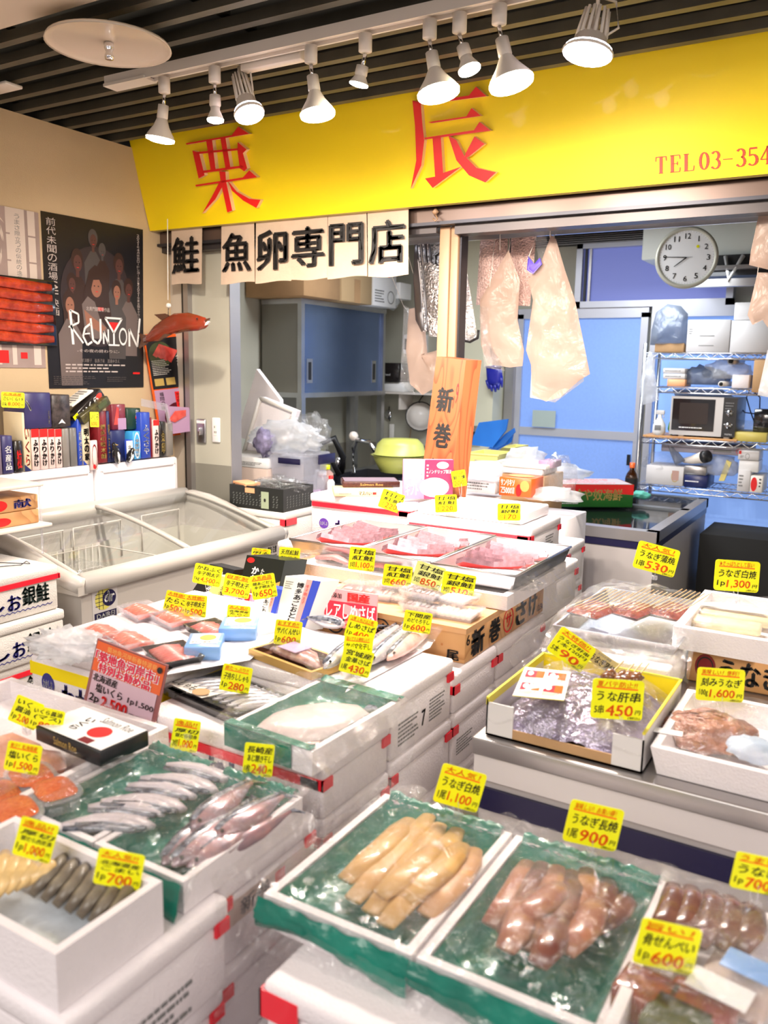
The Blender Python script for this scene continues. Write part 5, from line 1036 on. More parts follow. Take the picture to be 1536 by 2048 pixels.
# second shelf
sb(1327, 1365, 751, P(1340, 741, Y=SY0 + .02).z if False else z2 + .055, 'white', 'upper slim white carton on the second shelf', (('l', 'F', (.1, .3, .9, .6), 1, 'ink_grey'),)) if False else None
carton(P(1326, 740, Y=5.07).x, P(1370, 740, Y=5.07).x, 5.07, 5.25, z2 + .075, z2 + .105, wc, 'upper slim white carton with small print on the second wire shelf', (('l', 'F', (.1, .3, .9, .7), 1, 'ink_grey'),))
carton(P(1327, 740, Y=5.07).x, P(1371, 740, Y=5.07).x, 5.07, 5.25, z2 + .044, z2 + .074, wc, 'second slim white carton beneath the upper slim one', (('l', 'F', (.1, .3, .9, .7), 1, 'ink_grey'),))
carton(P(1336, 740, Y=5.07).x, P(1372, 740, Y=5.07).x, 5.07, 5.25, z2 + .001, z2 + .043, 'label_orange', 'brown orange carton under the two slim white cartons')
blobs([(P(1408, 757, Y=5.2), (.14, .1, .07), 'bag_grey', 'heap of grey clear bags in the middle of the second wire shelf', 11), (P(1455, 745, Y=5.2), (.12, .1, .07), 'wrap_milky', 'pale crumpled bag beside the heap of grey bags', 12)], 'plastic_bag', 'bag')
for i, (px, py, r_, L, lab) in enumerate(((1442, 768, .016, .2, 'cardboard tube lying in front of the crumpled bags'), (1462, 722, .02, .25, 'grey tube above the crumpled bags on the second shelf'))): a = P(px, py, Y=5.06); one(MB().loft([a, a + V((.02, L, .0))], r_, 'lamp_white' if i == 0 else 'alu', 14).loft([a + V((0, -.001, 0)), a + V((0, .001, 0))], r_ * .7, 'void', 12), 'roll_tube', lab, 'tube')
carton(P(1505, 760, Y=5.0).x, P(1560, 760, Y=5.0).x, 5.0, 5.35, z2 - .02, P(1505, 720, Y=5.0).z, 'cardboard', 'large brown carton at the right of the second shelf')
carton(P(1466, 740, Y=5.1).x, P(1500, 740, Y=5.1).x, 5.1, 5.3, z2, z2 + .075, 'foam', 'white carton left of the large brown one')
# microwave level right
carton(P(1466, 870, Y=5.07).x, P(1534, 870, Y=5.07).x, 5.07, 5.35, z3 + .002, z3 + .055, mat('tub_mustard', (.6, .5, .12), .4), 'mustard yellow shallow tub right of the microwave', name='tub', cat='tub')
one(MB().blob((P(1500, 848, Y=5.2).x, 5.2, z3 + .085), (.12, .1, .03), 'wrap', .4, 3, 4), 'plastic_bag', 'clear bag draped over the mustard tub', 'bag')
carton(P(1512, 850, Y=5.15).x, P(1560, 850, Y=5.15).x, 5.15, 5.35, z3 + .12, P(1512, 820, Y=5.15).z, 'black', 'black appliance box over the mustard tub', name='appliance', cat='appliance') if False else None
one(MB().tube([P(1500, 778, Y=5.3), P(1493, 795, Y=5.3), P(1500, 820, Y=5.3), P(1510, 848, Y=5.3)], .004, 'navy').tube([P(1502, 778, Y=5.3), P(1520, 795, Y=5.3), P(1519, 830, Y=5.3)], .004, 'navy').tube([P(1475, 810, Y=5.3), P(1490, 825, Y=5.3), P(1512, 828, Y=5.3)], .004, 'navy'), 'power_cable', 'looping dark cable behind the mustard tub', 'cable')
carton(P(1510, 850, Y=5.2).x, P(1560, 850, Y=5.2).x, 5.12, 5.3, z3 + .057, P(1512, 818, Y=5.12).z, 'black_gloss', 'black appliance at the right edge above the mustard tub', name='small_appliance', cat='appliance')
# lowest level
carton(P(1291, 960, Y=5.07).x, P(1366, 960, Y=5.07).x, 5.07, 5.3, z4, P(1300, 930, Y=5.07).z, wc, 'white box with film and an orange stamp on the lowest visible shelf', (('g', 'F', (.78, .5, .1, .3), 'gold'), ('r', 'F', (.7, .3, .88, .8), 'tub_fill')))
carton(P(1368, 960, Y=5.07).x, P(1415, 960, Y=5.07).x, 5.07, 5.3, z4, P(1370, 949, Y=5.07).z, 'box_navy', 'dark navy box under the grey one on the lowest shelf', (('l', 'F', (.05, .4, .7, .6), 1, 'white'),))
carton(P(1368, 948, Y=5.07).x, P(1412, 948, Y=5.07).x, 5.07, 5.28, P(1370, 949, Y=5.07).z + .001, P(1370, 931, Y=5.07).z, 'alu', 'grey metallic box stacked on the navy one')
a = P(1384, 920, Y=5.1); b = P(1408, 914, Y=5.05)
q = thing('hair_dryer', 'white hair dryer shaped blower with black nozzle on the lowest shelf', 'dryer', a); MB().loft([P(1368, 921, Y=5.12), a, b], [.015, .024, .036], 'lamp_white', 14).build('barrel', q); MB().loft([b, b + (b - a).normalized() * .03], [.037, .035], 'black', 14).build('nozzle', q)
carton(P(1475, 960, Y=5.07).x, P(1500, 960, Y=5.07).x, 5.07, 5.3, z4, P(1475, 953, Y=5.07).z + .04, wc, 'pale carton left of the red oval carton', (('l', 'F', (.1, .2, .5, .8), 4, 'ink_grey'),))
carton(P(1501, 960, Y=5.07).x, P(1526, 960, Y=5.07).x, 5.07, 5.3, z4, P(1501, 951, Y=5.07).z, 'paper', 'cream carton with a big red oval on the lowest shelf', (('o', 'F', (.3, .5, .26, .42), 'ink_red'), ('l', 'F', (.7, .3, .9, .9), 3, 'ink')))
carton(P(1475, 925, Y=5.07).x, P(1517, 925, Y=5.07).x, 5.07, 5.25, P(1475, 919, Y=5.07).z, P(1475, 900, Y=5.07).z, wc, 'white product box with line drawing above the pale cartons', (('r', 'F', (.03, .6, .15, .95), 'ink_red'), ('l', 'F', (.1, .2, .3, .5), 3, 'ink_grey'), ('g', 'F', (.45, .4, .1, .3), 'ink_grey')))
carton(P(1478, 925, Y=5.08).x, P(1518, 925, Y=5.08).x, 5.08, 5.25, P(1475, 943, Y=5.07).z, P(1475, 920, Y=5.07).z, 'white', 'plain white box directly under the product box with line drawing')
quadbox(1322, 1500, 885, 902, 5.1, .25, mat('carton_grey', (.32, .3, .36), .6), 'long grey carton hanging behind the shelf under the microwave level', (('r', 'F', (.6, .3, .8, .6), 'ink_grey'), ('g', 'F', (.88, .5, .03, .3), 'ink_red')))
blobs([(P(1325, 925, Y=5.15), (.11, .08, .07), 'wrap', 'crumpled clear film heap over the white box on the lowest shelf', 13), (P(1440, 935, Y=5.15), (.1, .08, .08), 'wrap_milky', 'milky crumpled bag beside the grey metallic box', 14), (P(1500, 940, Y=5.2), (.1, .06, .05), 'wrap', 'loose clear film next to the product box', 15)], 'film_heap', 'film')
one(MB().poly([P(1437, 962, Y=5.08), P(1448, 962, Y=5.08), P(1463, 925, Y=5.1), P(1453, 920, Y=5.1)], (0, .03, 0), 'tub_mustard'), 'long_packet', 'slanting yellow-green packet among the film on the lowest shelf', 'packet')
hang([(1333, 880), (1345, 890), (1372, 922), (1350, 930), (1340, 905)], 5.1, .02, 'bag_grey', 'grey pointed bag hanging under the microwave board', 'plastic_bag', 'bag', 31)
carton(-.78, -.05, 4.6, 5.02, 0, .72, 'void', 'low black block filling the dark area before the wire shelf', name='black_block', cat='cabinet')  # plain black block added to fill the dark area right of the freezer
# rail carrying the bags
one(MB().box(-1.9, -.3, 3.26, 3.275, 2.075, 2.09, 'steel').box(-1.9, -.3, 3.16, 3.275, 2.09, 2.10, 'steel'), 'hanging_rail', 'thin steel rail behind the header from which the bags hang', 'rail')
# ================================================================ wall clock
cc = P(1373, 515, Y=4.6); R_ = 58 * depth(cc) / F_PX
t = thing('wall_clock', 'round white clock hanging on a chain, hands near a quarter to eight', 'clock', cc)
M = Matrix.Translation(cc) @ Matrix.Rotation(math.radians(14), 4, 'Z') @ Matrix.Rotation(math.radians(90), 4, 'X')
MB(M).lathe([(0, -.045), (R_ * .95, -.045), (R_ * 1.04, -.02), (R_ * 1.04, 0), (R_ * .97, .012), (R_ * .9, .004), (R_ * .9, 0)], mat('clock_rim', (.5, .5, .42), .4, .2), 40).build('rim', t)
MB(M).lathe([(R_ * .9, .001), (0, .001)], mat('clock_face', (.85, .87, .88), .4), 40).build('dial', t)
Fc = (M @ V((-R_, -R_, .002)), M @ V((R_, -R_, .002)), M @ V((R_, R_, .002)), M @ V((-R_, R_, .002))); k = MB()
for i in range(1, 13):
    a = math.radians(90 - 30 * i); u, v = .5 + .355 * math.cos(a), .5 + .355 * math.sin(a); w_ = .028 if i < 10 else .045; k.text(str(i), Fc, (u - w_, v - .045, u + w_, v + .045), 'ink', .02, .001)
for i in range(60):
    a = math.radians(6 * i); c_, s_ = math.cos(a), math.sin(a); r0 = .425; k.mark(Fc, [(.5 + r0 * c_ - .002 * s_, .5 + r0 * s_ + .002 * c_), (.5 + .44 * c_ - .002 * s_, .5 + .44 * s_ + .002 * c_), (.5 + .44 * c_ + .002 * s_, .5 + .44 * s_ - .002 * c_), (.5 + r0 * c_ + .002 * s_, .5 + r0 * s_ - .002 * c_)], 'ink_grey', .001)
k.oval(Fc, (.67, .68, .025, .025), 'tag_yellow', .0015); k.build('numerals', t)
for ang, L, w_, nm in ((180 - 2, .36, .008, 'minute_hand'), (218, .25, .011, 'hour_hand'), (3, .1, .004, 'second_hand')):
    a = math.radians(ang); c_, s_ = math.cos(a), math.sin(a)
    MB().mark(Fc, [(.5 - w_ * s_, .5 + w_ * c_), (.5 + w_ * s_, .5 - w_ * c_), (.5 + L * c_ + w_ * .5 * s_, .5 + L * s_ - w_ * .5 * c_), (.5 + L * c_ - w_ * .5 * s_, .5 + L * s_ + w_ * .5 * c_)], 'ink', .003).build(nm, t)
k = MB(); top = M @ V((0, R_ * 1.05, 0))
for i in range(9): z = top.z + .015 * i; k.tube([(top.x - .005, top.y, z), (top.x + (.004 if i % 2 else -.001), top.y - .004, z + .008), (top.x + .005, top.y, z + .016)], .0025, 'dark_metal', 5)
k.tube([(top.x, top.y, top.z + .1), (top.x, top.y, 2.52)], .002, 'dark_metal'); k.build('chain', t)
# ================================================================ display pile: foam boxes
LW = (('t', 'F', 'わかしお', (.27, .12, .72, .62), 'ink_blue', .05), ('o', 'F', (.15, .55, .055, .2), 'ink_blue'), ('t', 'F', 'わかしお', (.11, .48, .19, .62), 'white', .02), ('t', 'F', '銀鮭', (.76, .12, .96, .5), 'ink_red', .05))
LB = (('t', 'F', 'わかし', (.24, .22, .60, .74), 'ink_blue', .06), ('t', 'F', '銀鮭', (.66, .1, .88, .5), 'ink', .05))
ST = (('l', 'R', (.1, .2, .45, .7), 6, 'ink_grey'), ('l', 'R', (.6, .25, .9, .75), 7, 'ink_grey'), ('t', 'R', '7', (.47, .3, .53, .62), 'ink', .03))
E = 'white foam fish box '
foam(-1.24, -.79, 1.14, 1.378, .745, .856, E + 'under the flatfish tray, with blue and black lettering', marks_=LB)
foam(-1.24, -.79, 1.14, 1.378, .60, .744, E + 'second in the front stack under the flatfish', full_tape=False)
foam(-1.24, -.80, 1.14, 1.378, .455, .599, E + 'third in the front stack under the flatfish')
foam(-1.24, -.79, 1.382, 1.664, .757, .900, E + 'with a wide lid and printed 7, beneath the mackerel', marks_=ST, full_tape=False)
foam(-1.24, -.79, 1.382, 1.664, .612, .756, E + 'second down beneath the printed 7 box', full_tape=False)
foam(-1.24, -.795, 1.382, 1.664, .466, .611, E + 'third down beneath the printed 7 box', full_tape=False)
foam(-1.24, -.79, 1.668, 1.92, .757, .858, E + 'below the near end of the wooden salmon box', full_tape=False)
foam(-1.24, -.79, 1.668, 1.92, .612, .756, E + 'printed with a small label, second under the wooden box corner', marks_=(('l', 'R', (.1, .3, .5, .7), 6, 'ink_grey'),), full_tape=False)
foam(-1.24, -.795, 1.668, 1.92, .466, .611, E + 'third under the wooden box corner', full_tape=False)
foam(-1.24, -.79, 1.924, 2.27, .757, .858, E + 'under the far half of the wooden salmon box', full_tape=False)
foam(-1.24, -.79, 1.924, 2.27, .612, .756, E + 'second under the far half of the wooden box', full_tape=False)
foam(-1.30, -.82, 2.274, 2.655, .80, .944, E + 'behind the wooden box under the steel trays', full_tape=False)
foam(-1.30, -.82, 2.274, 2.655, .655, .799, E + 'second down behind the wooden box', full_tape=False)
foam(-1.30, -.83, 2.274, 2.655, .51, .654, E + 'third down behind the wooden box', full_tape=False)
foam(-1.78, -1.305, 2.274, 2.655, .80, .95, E + 'at the left back below the first steel tray', full_tape=False)
foam(-1.42, -.97, 3.005, 3.21, .745, .90, E + 'beside the grey freezer, lower than its neighbours', full_tape=False)
foam(-1.42, -.975, 3.005, 3.21, .59, .744, E + 'second down beside the grey freezer', full_tape=False)
foam(-1.96, -1.495, 2.72, 2.995, .89, 1.05, E + 'of the rear row, left one, with a purple round emblem', marks_=(('o', 'F', (.14, .34, .05, .17), mat('ink_purple', (.12, .04, .35), .5)), ('t', 'F', 'わかしお', (.1, .28, .18, .4), 'white', .02), ('t', 'F', 'わ', (.26, .05, .38, .5), 'ink_purple', .03), ('l', 'F', (.08, .02, .22, .12), 2, 'ink_grey')))
foam(-1.49, -1.0, 2.68, 2.995, .90, 1.02, E + 'of the rear row, right one, broad red tape across', marks_=(('l', 'R', (.5, .1, .8, .8), 6, 'ink_grey'), ('l', 'R', (.1, .1, .35, .3), 2, 'ink_grey')))
MB().box(-1.488, -.999, 2.6785, 2.68, .945, .972, 'tape').build('tape', [o for o in C.objects if o.get('label', '').endswith('broad red tape across')][0])
foam(-1.46, -1.04, 2.70, 2.98, 1.0215, 1.062, 'low white foam lid box lying on the right box of the rear row', lid=0, tape=False)
foam(-1.96, -1.495, 2.72, 2.995, .735, .889, E + 'under the left box of the rear row', full_tape=False)
foam(-1.49, -1.0, 2.68, 2.995, .745, .899, E + 'under the right box of the rear row', full_tape=False)
foam(-1.68, -1.265, 1.20, 1.46, .735, .905, E + 'with a yellow band and blue lettering', marks_=LW, tape=False, stripe=(.825, .855, 'yellow_band'))
foam(-1.68, -1.265, 1.20, 1.46, .56, .734, E + 'under the yellow banded one', tape=False)
foam(-1.68, -1.265, 1.464, 1.76, .735, .905, E + 'behind the yellow banded one carrying the cod roe cartons', tape=False)
foam(-1.68, -1.265, 1.464, 1.76, .56, .734, E + 'second down beneath the cod roe cartons', tape=False)
# wooden salmon boxes
t = thing('wooden_salmon_box', 'long wooden salmon box with black brush characters and a red ring mark', 'box', (-1.06, 2.0, .859))
wx = (-1.33, -.80, 1.74, 2.27, .859, .945)
k = MB(); k.rbox(*wx, 'plank_wood', .002, 1); k.build('box', t); MB().box(wx[0] - .002, wx[1] + .003, wx[2] - .003, wx[3], .933, .947, 'crate_wood').build('lid_board', t)
Fw = faces(*wx); k = MB()
k.text('新', Fw['R'], (.07, .08, .20, .82), 'ink', .05); k.text('巻', Fw['R'], (.27, .12, .39, .8), 'ink', .05); k.ring(Fw['R'], (.50, .5, .065, .40), 'ink_red', .14); k.text('サ', Fw['R'], (.465, .28, .535, .72), 'ink_red', .03)
k.text('さ', Fw['R'], (.60, .12, .73, .85), 'ink', .05); k.text('け', Fw['R'], (.78, .15, .89, .85), 'ink', .05); k.text('12.5k', Fw['R'], (.90, .15, .99, .35), 'ink', .02); k.text('6', Fw['R'], (.01, .5, .045, .8), 'ink', .02)
for i, ch in enumerate('特特特'): k.ring(Fw['F'], (.30 + i * .13, .5, .055, .38), 'ink', .15); k.text(ch, Fw['F'], (.265 + i * .13, .28, .335 + i * .13, .72), 'ink', .04)
k.text('尾', Fw['F'], (.91, .06, .97, .34), 'ink', .04); k.rect(Fw['F'], (.88, .42, .89, .48), 'wood'); k.build('brush_writing', t)
t = thing('wooden_salmon_box', 'second wooden box behind the cod roe cartons, mostly hidden', 'box', (-1.6, 2.0, .859)); MB().rbox(-1.60, -1.345, 1.79, 2.265, .859, .93, 'plank_wood', .002, 1).build('box', t)
foam(-1.62, -1.25, 1.79, 2.265, .6, .857, E + 'supporting the hidden wooden box', tape=False)
# foam tray over the wood box and the three steel trays
t = thing('foam_tray', 'long white foam tray under the three steel trays of salmon', 'tray', (-1.1, 2.1, .948)); MB().tub(-1.43, -.775, 1.93, 2.29, .9485, .986, .02, 'foam').build('tray', t)
one(MB().rbox(-1.42, -.785, 2.292, 2.42, .952, .985, 'foam', .006), 'foam_block', 'white foam block filling the gap behind the long foam tray', 'block')
sl = mat('salmon_flesh', (.55, .03, .03), .3, coat=.4, nz=.05, nscale=60); sk = mat('salmon_skin', (.26, .14, .17), .25, .4, coat=.5, nz=.2, nscale=70); sf = mat('salmon_pale', (.62, .17, .17), .35, coat=.3, nz=.05, nscale=40)
for i, (x0, x1, y0, y1, dz, lab) in enumerate(((-1.53, -1.285, 2.02, 2.44, .0, 'left'), (-1.275, -1.03, 2.0, 2.44, .0, 'middle'), (-1.02, -.775, 1.98, 2.42, .0, 'right'))):
    t = thing('steel_tray', '%s steel tray of salmon slices in the row of three' % lab, 'tray', ((x0 + x1) / 2, 2.2, .987), 'steel trays of salmon')
    z0 = .987
    MB().tub(x0, x1, y0, y1, z0, z0 + .042, .003, 'steel', taper=.012, m2=mat('tray_inside', (.55, .45, .46), .3, .5)).build('pan', t)
    MB().loft([(x0, y0, z0 + .042), (x1, y0, z0 + .042), (x1, y1, z0 + .042), (x0, y1, z0 + .042), (x0, y0, z0 + .042)], .004, 'steel', 6).build('rolled_rim', t)
    one(MB().pillow([(x0 + .02, y0 + .03, z0 + .012), (x1 - .02, y0 + .03, z0 + .012), (x1 - .02, y1 - .03, z0 + .012), (x0 + .02, y1 - .03, z0 + .012)], (0, 0, 1), .012, 'white', 3), 'tray_paper', 'white liner paper under the slices in the %s steel tray' % lab, 'paper', 'liner papers')
    for j in range(6):
        u = j / 5; cx = x0 + .12 + .012 * math.sin(j * 2); cy = y0 + .12 + .19 * u
        M = rz((cx, cy, z0 + .03 + .006 * u), 16 - 26 * u + (i * 5), (-42, 'X')) @ Matrix.Scale(1.22, 4)
        outl = [(-.075, 0, 0), (-.055, .03, 0), (-.015, .045, 0), (.03, .038, 0), (.068, .012, 0), (.08, -.004, 0), (.05, .004, 0), (.01, .008, 0), (-.03, -.002, 0), (-.06, -.012, 0)]
        q = thing('salmon_slice', 'salmon slice %s from the near end of the %s steel tray' % (['first', 'second', 'third', 'fourth', 'fifth', 'sixth', 'seventh', 'eighth', 'ninth'][j], lab), 'fish slice', (cx, cy, z0 + .02), 'salmon slices in the %s tray' % lab)
        MB(M).poly(outl, (0, 0, .014), sl if (j in (0, 2) or i == 2 and j < 2) else sf, sk).build('flesh', q)
        MB(M).loft([V(p) + V((0, .001, .005)) for p in outl[:6]], [(.002, .005)] * 6, sk, 6).build('skin_edge', q)
# wrapped packs on the wooden box
def pack(px, py, z, wx_, wy, h, deg, fill, lab, name='food_pack', cat='food pack', lidc='wrap', tray='clear_plastic', grp='wrapped packs', bits=None, tri=0):
    c = P(px, py, Z=z); M = rz((c.x, c.y, z), deg)
    t = thing(name, lab, cat, (c.x, c.y, z), grp)
    MB(M).tub(-wx_ / 2, wx_ / 2, -wy / 2, wy / 2, 0, h, .003, tray, taper=.008).build('tray', t)
    q = MB(M); n = bits or 7; R = random.Random(px * 7 + py)
    for i in range(n):
        u = (i + .5) / n - .5; q.loft([(u * wx_ * .85, -wy * .36, h * .45), (u * wx_ * .85 + .004, 0, h * .75), (u * wx_ * .85 + R.uniform(-.006, .006), wy * .36, h * .5)], [(wx_ * .5 / n, h * .25), (wx_ * .62 / n, h * .4), (wx_ * .45 / n, h * .2)], fill, 8)
    q.build('contents', t)
    MB(M).grid(lambda u, v: V(((u - .5) * wx_ * 1.02, (v - .5) * wy * 1.02, h + .012 * (1 - (2 * u - 1) ** 4) * (1 - (2 * v - 1) ** 4) + .003 * noise.noise(V((u * 9, v * 9, px))))), 10, 10, lidc).build('film', t)
    return t
wf_ = mat('fish_white', (.82, .66, .6), .35, coat=.3, nz=.1, nscale=50); fl_ = mat('fish_dark', (.22, .15, .16), .3, coat=.5, nz=.5, nscale=60)
pack(738, 1190, .948, .17, .11, .022, 8, sf, 'wide film-wrapped pack of pink salmon belly at the left of the wooden box', bits=5)
pack(800, 1200, .948, .105, .085, .022, 5, wf_, 'lower pale fish pack in the left pair on the wooden box'); pack(800, 1178, .972, .10, .08, .022, 0, wf_, 'upper pale fish pack in the left pair on the wooden box')
pack(850, 1222, .948, .11, .085, .022, -3, fl_, 'lower dark-skinned fish pack, second pair from the right'); pack(850, 1196, .972, .11, .085, .022, -6, fl_, 'upper dark-skinned fish pack, second pair from the right')
pack(915, 1233, .948, .115, .09, .022, 2, wf_, 'lower clear pack of salmon flakes at the right corner of the wooden box'); pack(912, 1205, .972, .10, .085, .022, -8, wf_, 'upper clear pack of salmon flakes at the right corner of the wooden box')
# loose film and slices in front of the steel trays
for i, (px, py, rx, lab) in enumerate(((665, 1120, .1, 'shiny film over salmon scraps at the left of the foam tray'), (760, 1135, .09, 'clear film bunched in front of the middle steel tray'), (1030, 1165, .07, 'knotted clear bag end hanging at the right steel tray'), (1075, 1120, .06, 'film edge crumpled beyond the right steel tray'))):
    c = P(px, py, Z=.99); one(MB().blob((c.x, c.y, .995), (rx, .05, .018), 'wrap', .4, 4, i + 40, 4).loft([(c.x - rx * .6, c.y, .99), (c.x, c.y + .02, .995), (c.x + rx * .6, c.y - .01, .99)], [(.01, .006), (.022, .01), (.008, .005)], sf if i < 2 else 'wrap', 8), 'film_heap', lab, 'film', 'clear film around the steel trays')
one(MB().grid(lambda u, v: V((-.80 + .06 * v + .012 * noise.noise(V((u * 8, v * 5, 1))), 1.95 + u * .5, 1.03 - .13 * v ** 1.5 + .01 * noise.noise(V((u * 9, v * 9, 4))))), 24, 8, 'wrap'), 'film_sheet', 'clear film hanging down the right side of the steel trays', 'film')
# things on the rear row
def ontop(px0, px1, pyb, z, h, dy, m, lab, mk=(), deg=0, **k):
    a, b = P(px0, pyb, Z=z), P(px1, pyb, Z=z); M = rz((a.x, a.y, z), math.degrees(math.atan2(b.y - a.y, b.x - a.x)) + deg); w_ = (b - a).length
    t = thing(k.get('name', 'gift_box'), lab, k.get('cat', 'box'), (a.x, a.y, z), k.get('grp')); MB(M).rbox(0, w_, 0, dy, 0, h, m, .002, 1).build('carton', t)
    if mk: p = MB(); marks(p, faces(0, w_, 0, dy, 0, h, M), mk); p.build('print', t)
    return t
ontop(668, 792, 993, 1.051, .024, .14, mat('manju_box', (.85, .58, .33), .5), 'flat tan box with brush lettering on the left rear foam box', (('t', 'F', 'マスハい', (.4, .2, .6, .8), 'ink', .03), ('r', 'F', (.62, .3, .68, .7), 'ink_red'), ('l', 'F', (.08, .3, .3, .6), 1, 'ink_grey')))
ontop(686, 800, 975, 1.0755, .024, .13, mat('check_box', (.08, .025, .02), .35, col2=(.04, .012, .01), nscale=200), 'flat dark checked box with a grey lid lying on the tan box', (('r', 'T', (.03, .03, .97, .97), 'box_dull'), ('t', 'F', 'Salmon Roe', (.3, .3, .7, .7), 'gold', 0)))
# tall board
BP = [P(x, y, Y=2.9) for x, y in ((838, 1000), (921, 1010), (958, 718), (872, 712))]
for p in BP[2:]: p.y = 3.0
t = thing('wooden_signboard', 'tall orange-brown wooden board with black brushed characters leaning on the pillar', 'sign', (BP[0] + BP[1]) / 2)
BP[0].z = BP[1].z = 1.066
fw = [BP[0], BP[1], BP[2], BP[3]]
bx = (BP[0] + BP[1] + BP[2] + BP[3]) / 4
fm = [P(838, 1000, Y=2.9), P(895, 1008, Y=2.9), P(928, 718, Y=3.0), P(872, 713, Y=3.0)]
fm[0].z = fm[1].z = 1.064
sd2 = [fm[1], fm[1] + V((.03, .05, 0)), fm[2] + V((.03, .05, .0)), fm[2]]
fm = [P(836, 1010, Y=2.88), P(898, 1016, Y=2.88), P(932, 720, Y=2.98), P(873, 713, Y=2.98)]
MB().poly(fm, (.045, .045, 0), 'board_wood').build('plank', t)
F = tuple(fm); k = MB(); k.text('新', F, (.22, .64, .72, .80), 'ink', .04); k.text('巻', F, (.25, .40, .78, .56), 'ink', .04); k.text('鮭', F, (.2, .16, .75, .32), 'ink', .04); k.text('9', F, (.80, .70, .88, .84), 'ink_red', 0); k.oval(F, (.85, .38, .015, .004), 'ink_red'); k.build('brush_writing', t)
# purple picture box in front of the board
t = ontop(806, 905, 998, 1.063, .15, .03, 'lilac', 'upright purple and maroon picture box of salmon in front of the wooden board', (('r', 'F', (.42, 0, 1, 1), mat('wine', (.28, .03, .1), .4)), ('t', 'F', '鮭と活', (.05, .5, .4, .92), 'white', .03), ('t', 'F', 'ギフト', (.05, .1, .3, .4), 'white', .03), ('o', 'F', (.62, .3, .3, .25), mat('bowl_pink', (.8, .55, .6), .4)), ('o', 'F', (.78, .86, .12, .09), 'white'), ('t', 'F', 'ノンドリップ製法', (.5, .65, .96, .75), 'white', 0), ('l', 'F', (.46, .55, .5, .9), 4, 'white')))
# ---------------------------------------------------------------- goods on the white lids
ZL = .906
red = mat('roe_pink', (.75, .19, .13), .3, coat=.5, nz=.2, nscale=80)
for i, (px, py, lab) in enumerate(((205, 1275, 'front left pack of orange fish with clear film'), (262, 1290, 'front right pack of orange fish behind the orange price board'), (285, 1232, 'rear left pack of orange fish on the white lid'), (350, 1247, 'rear right pack of orange fish beside the small cards'))): 
    pack(px, py, ZL, .115, .09, .022, -18, red, lab, grp='packs of orange salmon', bits=6); 
for (px, py) in ((205, 1262), (285, 1218)): pass
one(MB().blob(P(135, 1290, Z=.925), (.1, .06, .03), 'wrap_milky', .45, 4, 8, 4), 'plastic_bag', 'heap of white crinkled plastic at the left corner of the yellow banded box', 'bag')
pack(345, 1318, ZL, .13, .10, .018, -25, mat('roe_sliced', (.7, .16, .14), .3, coat=.5), 'black tray of pink cod roe in front of the blue packs', tray='black_gloss', grp='black trays of roe', bits=9)
pack(425, 1268, ZL, .13, .09, .018, -18, 'roe_sliced', 'second black tray of pink cod roe behind the first blue pack', tray='black_gloss', grp='black trays of roe', bits=9)
bl2 = mat('ice_blue', (.22, .42, .8), .3, coat=.4)
def bluebox(px0, px1, pyb, z, lab, deg):
    t = ontop(px0, px1, pyb, z, .032, .10, bl2, lab, (('r', 'T', (.12, .2, .9, .9), 'paper'), ('o', 'T', (.58, .62, .24, .2), mat('orange_pic', (.8, .38, .08), .5)), ('t', 'T', 'あわび風味', (.16, .25, .7, .36), 'ink', .0)), deg=deg, name='food_pack', cat='food pack', grp='light blue boxed packs')
bluebox(368, 440, 1322, ZL, 'light blue box with an orange picture on its lid, the nearer one', 2); bluebox(437, 512, 1283, ZL, 'light blue box with an orange picture on its lid, the farther one', 0)
one(MB().grid(lambda u, v: P(330 + 170 * u + 60 * v, 1350 - 30 * u - 55 * v, Z=ZL + .0015 + .002 * math.sin(u * 9)), 8, 4, mat('newsprint', (.72, .7, .74), .7, nz=.12, nscale=60)), 'newspaper', 'sheet of printed newspaper under the light blue packs', 'newspaper')
one(MB().grid(lambda u, v: P(690 + 170 * u + 35 * v, 1385 - 90 * u - 60 * v, Z=.902 + .0015), 8, 4, 'newsprint'), 'newspaper', 'newspaper spread under the silver mackerel on the wide lid', 'newspaper')
# gold tray of smoked mackerel
c = P(592, 1325, Z=.903); M = rz((c.x, c.y, .903), -12); t = thing('smoked_fish_tray', 'gold rimmed tray of smoked mackerel in clear film with its card', 'tray', c); gd = mat('tray_gold', (.62, .38, .12), .35, .3)
MB(M).tub(-.105, .105, -.05, .06, 0, .018, .008, gd, .003, m2=mat('tray_brown', (.12, .05, .025), .3)).build('tray', t)
MB(M).loft([(-.08, 0, .012), (-.03, .01, .018), (.03, .005, .018), (.085, -.01, .012)], [(.012, .006), (.034, .014), (.03, .012), (.006, .004)], mat('smoked', (.3, .12, .1), .25, coat=.5, col2=(.55, .35, .3), nscale=50), 12).build('fish', t)
MB(M).rbox(-.04, .02, -.02, .03, .03, .033, 'lilac', .002).build('label_card', t); MB(M).grid(lambda u, v: V(((u - .5) * .21, -.05 + v * .11, .02 + .015 * (1 - (2 * u - 1) ** 4))), 8, 6, 'wrap').build('film', t)
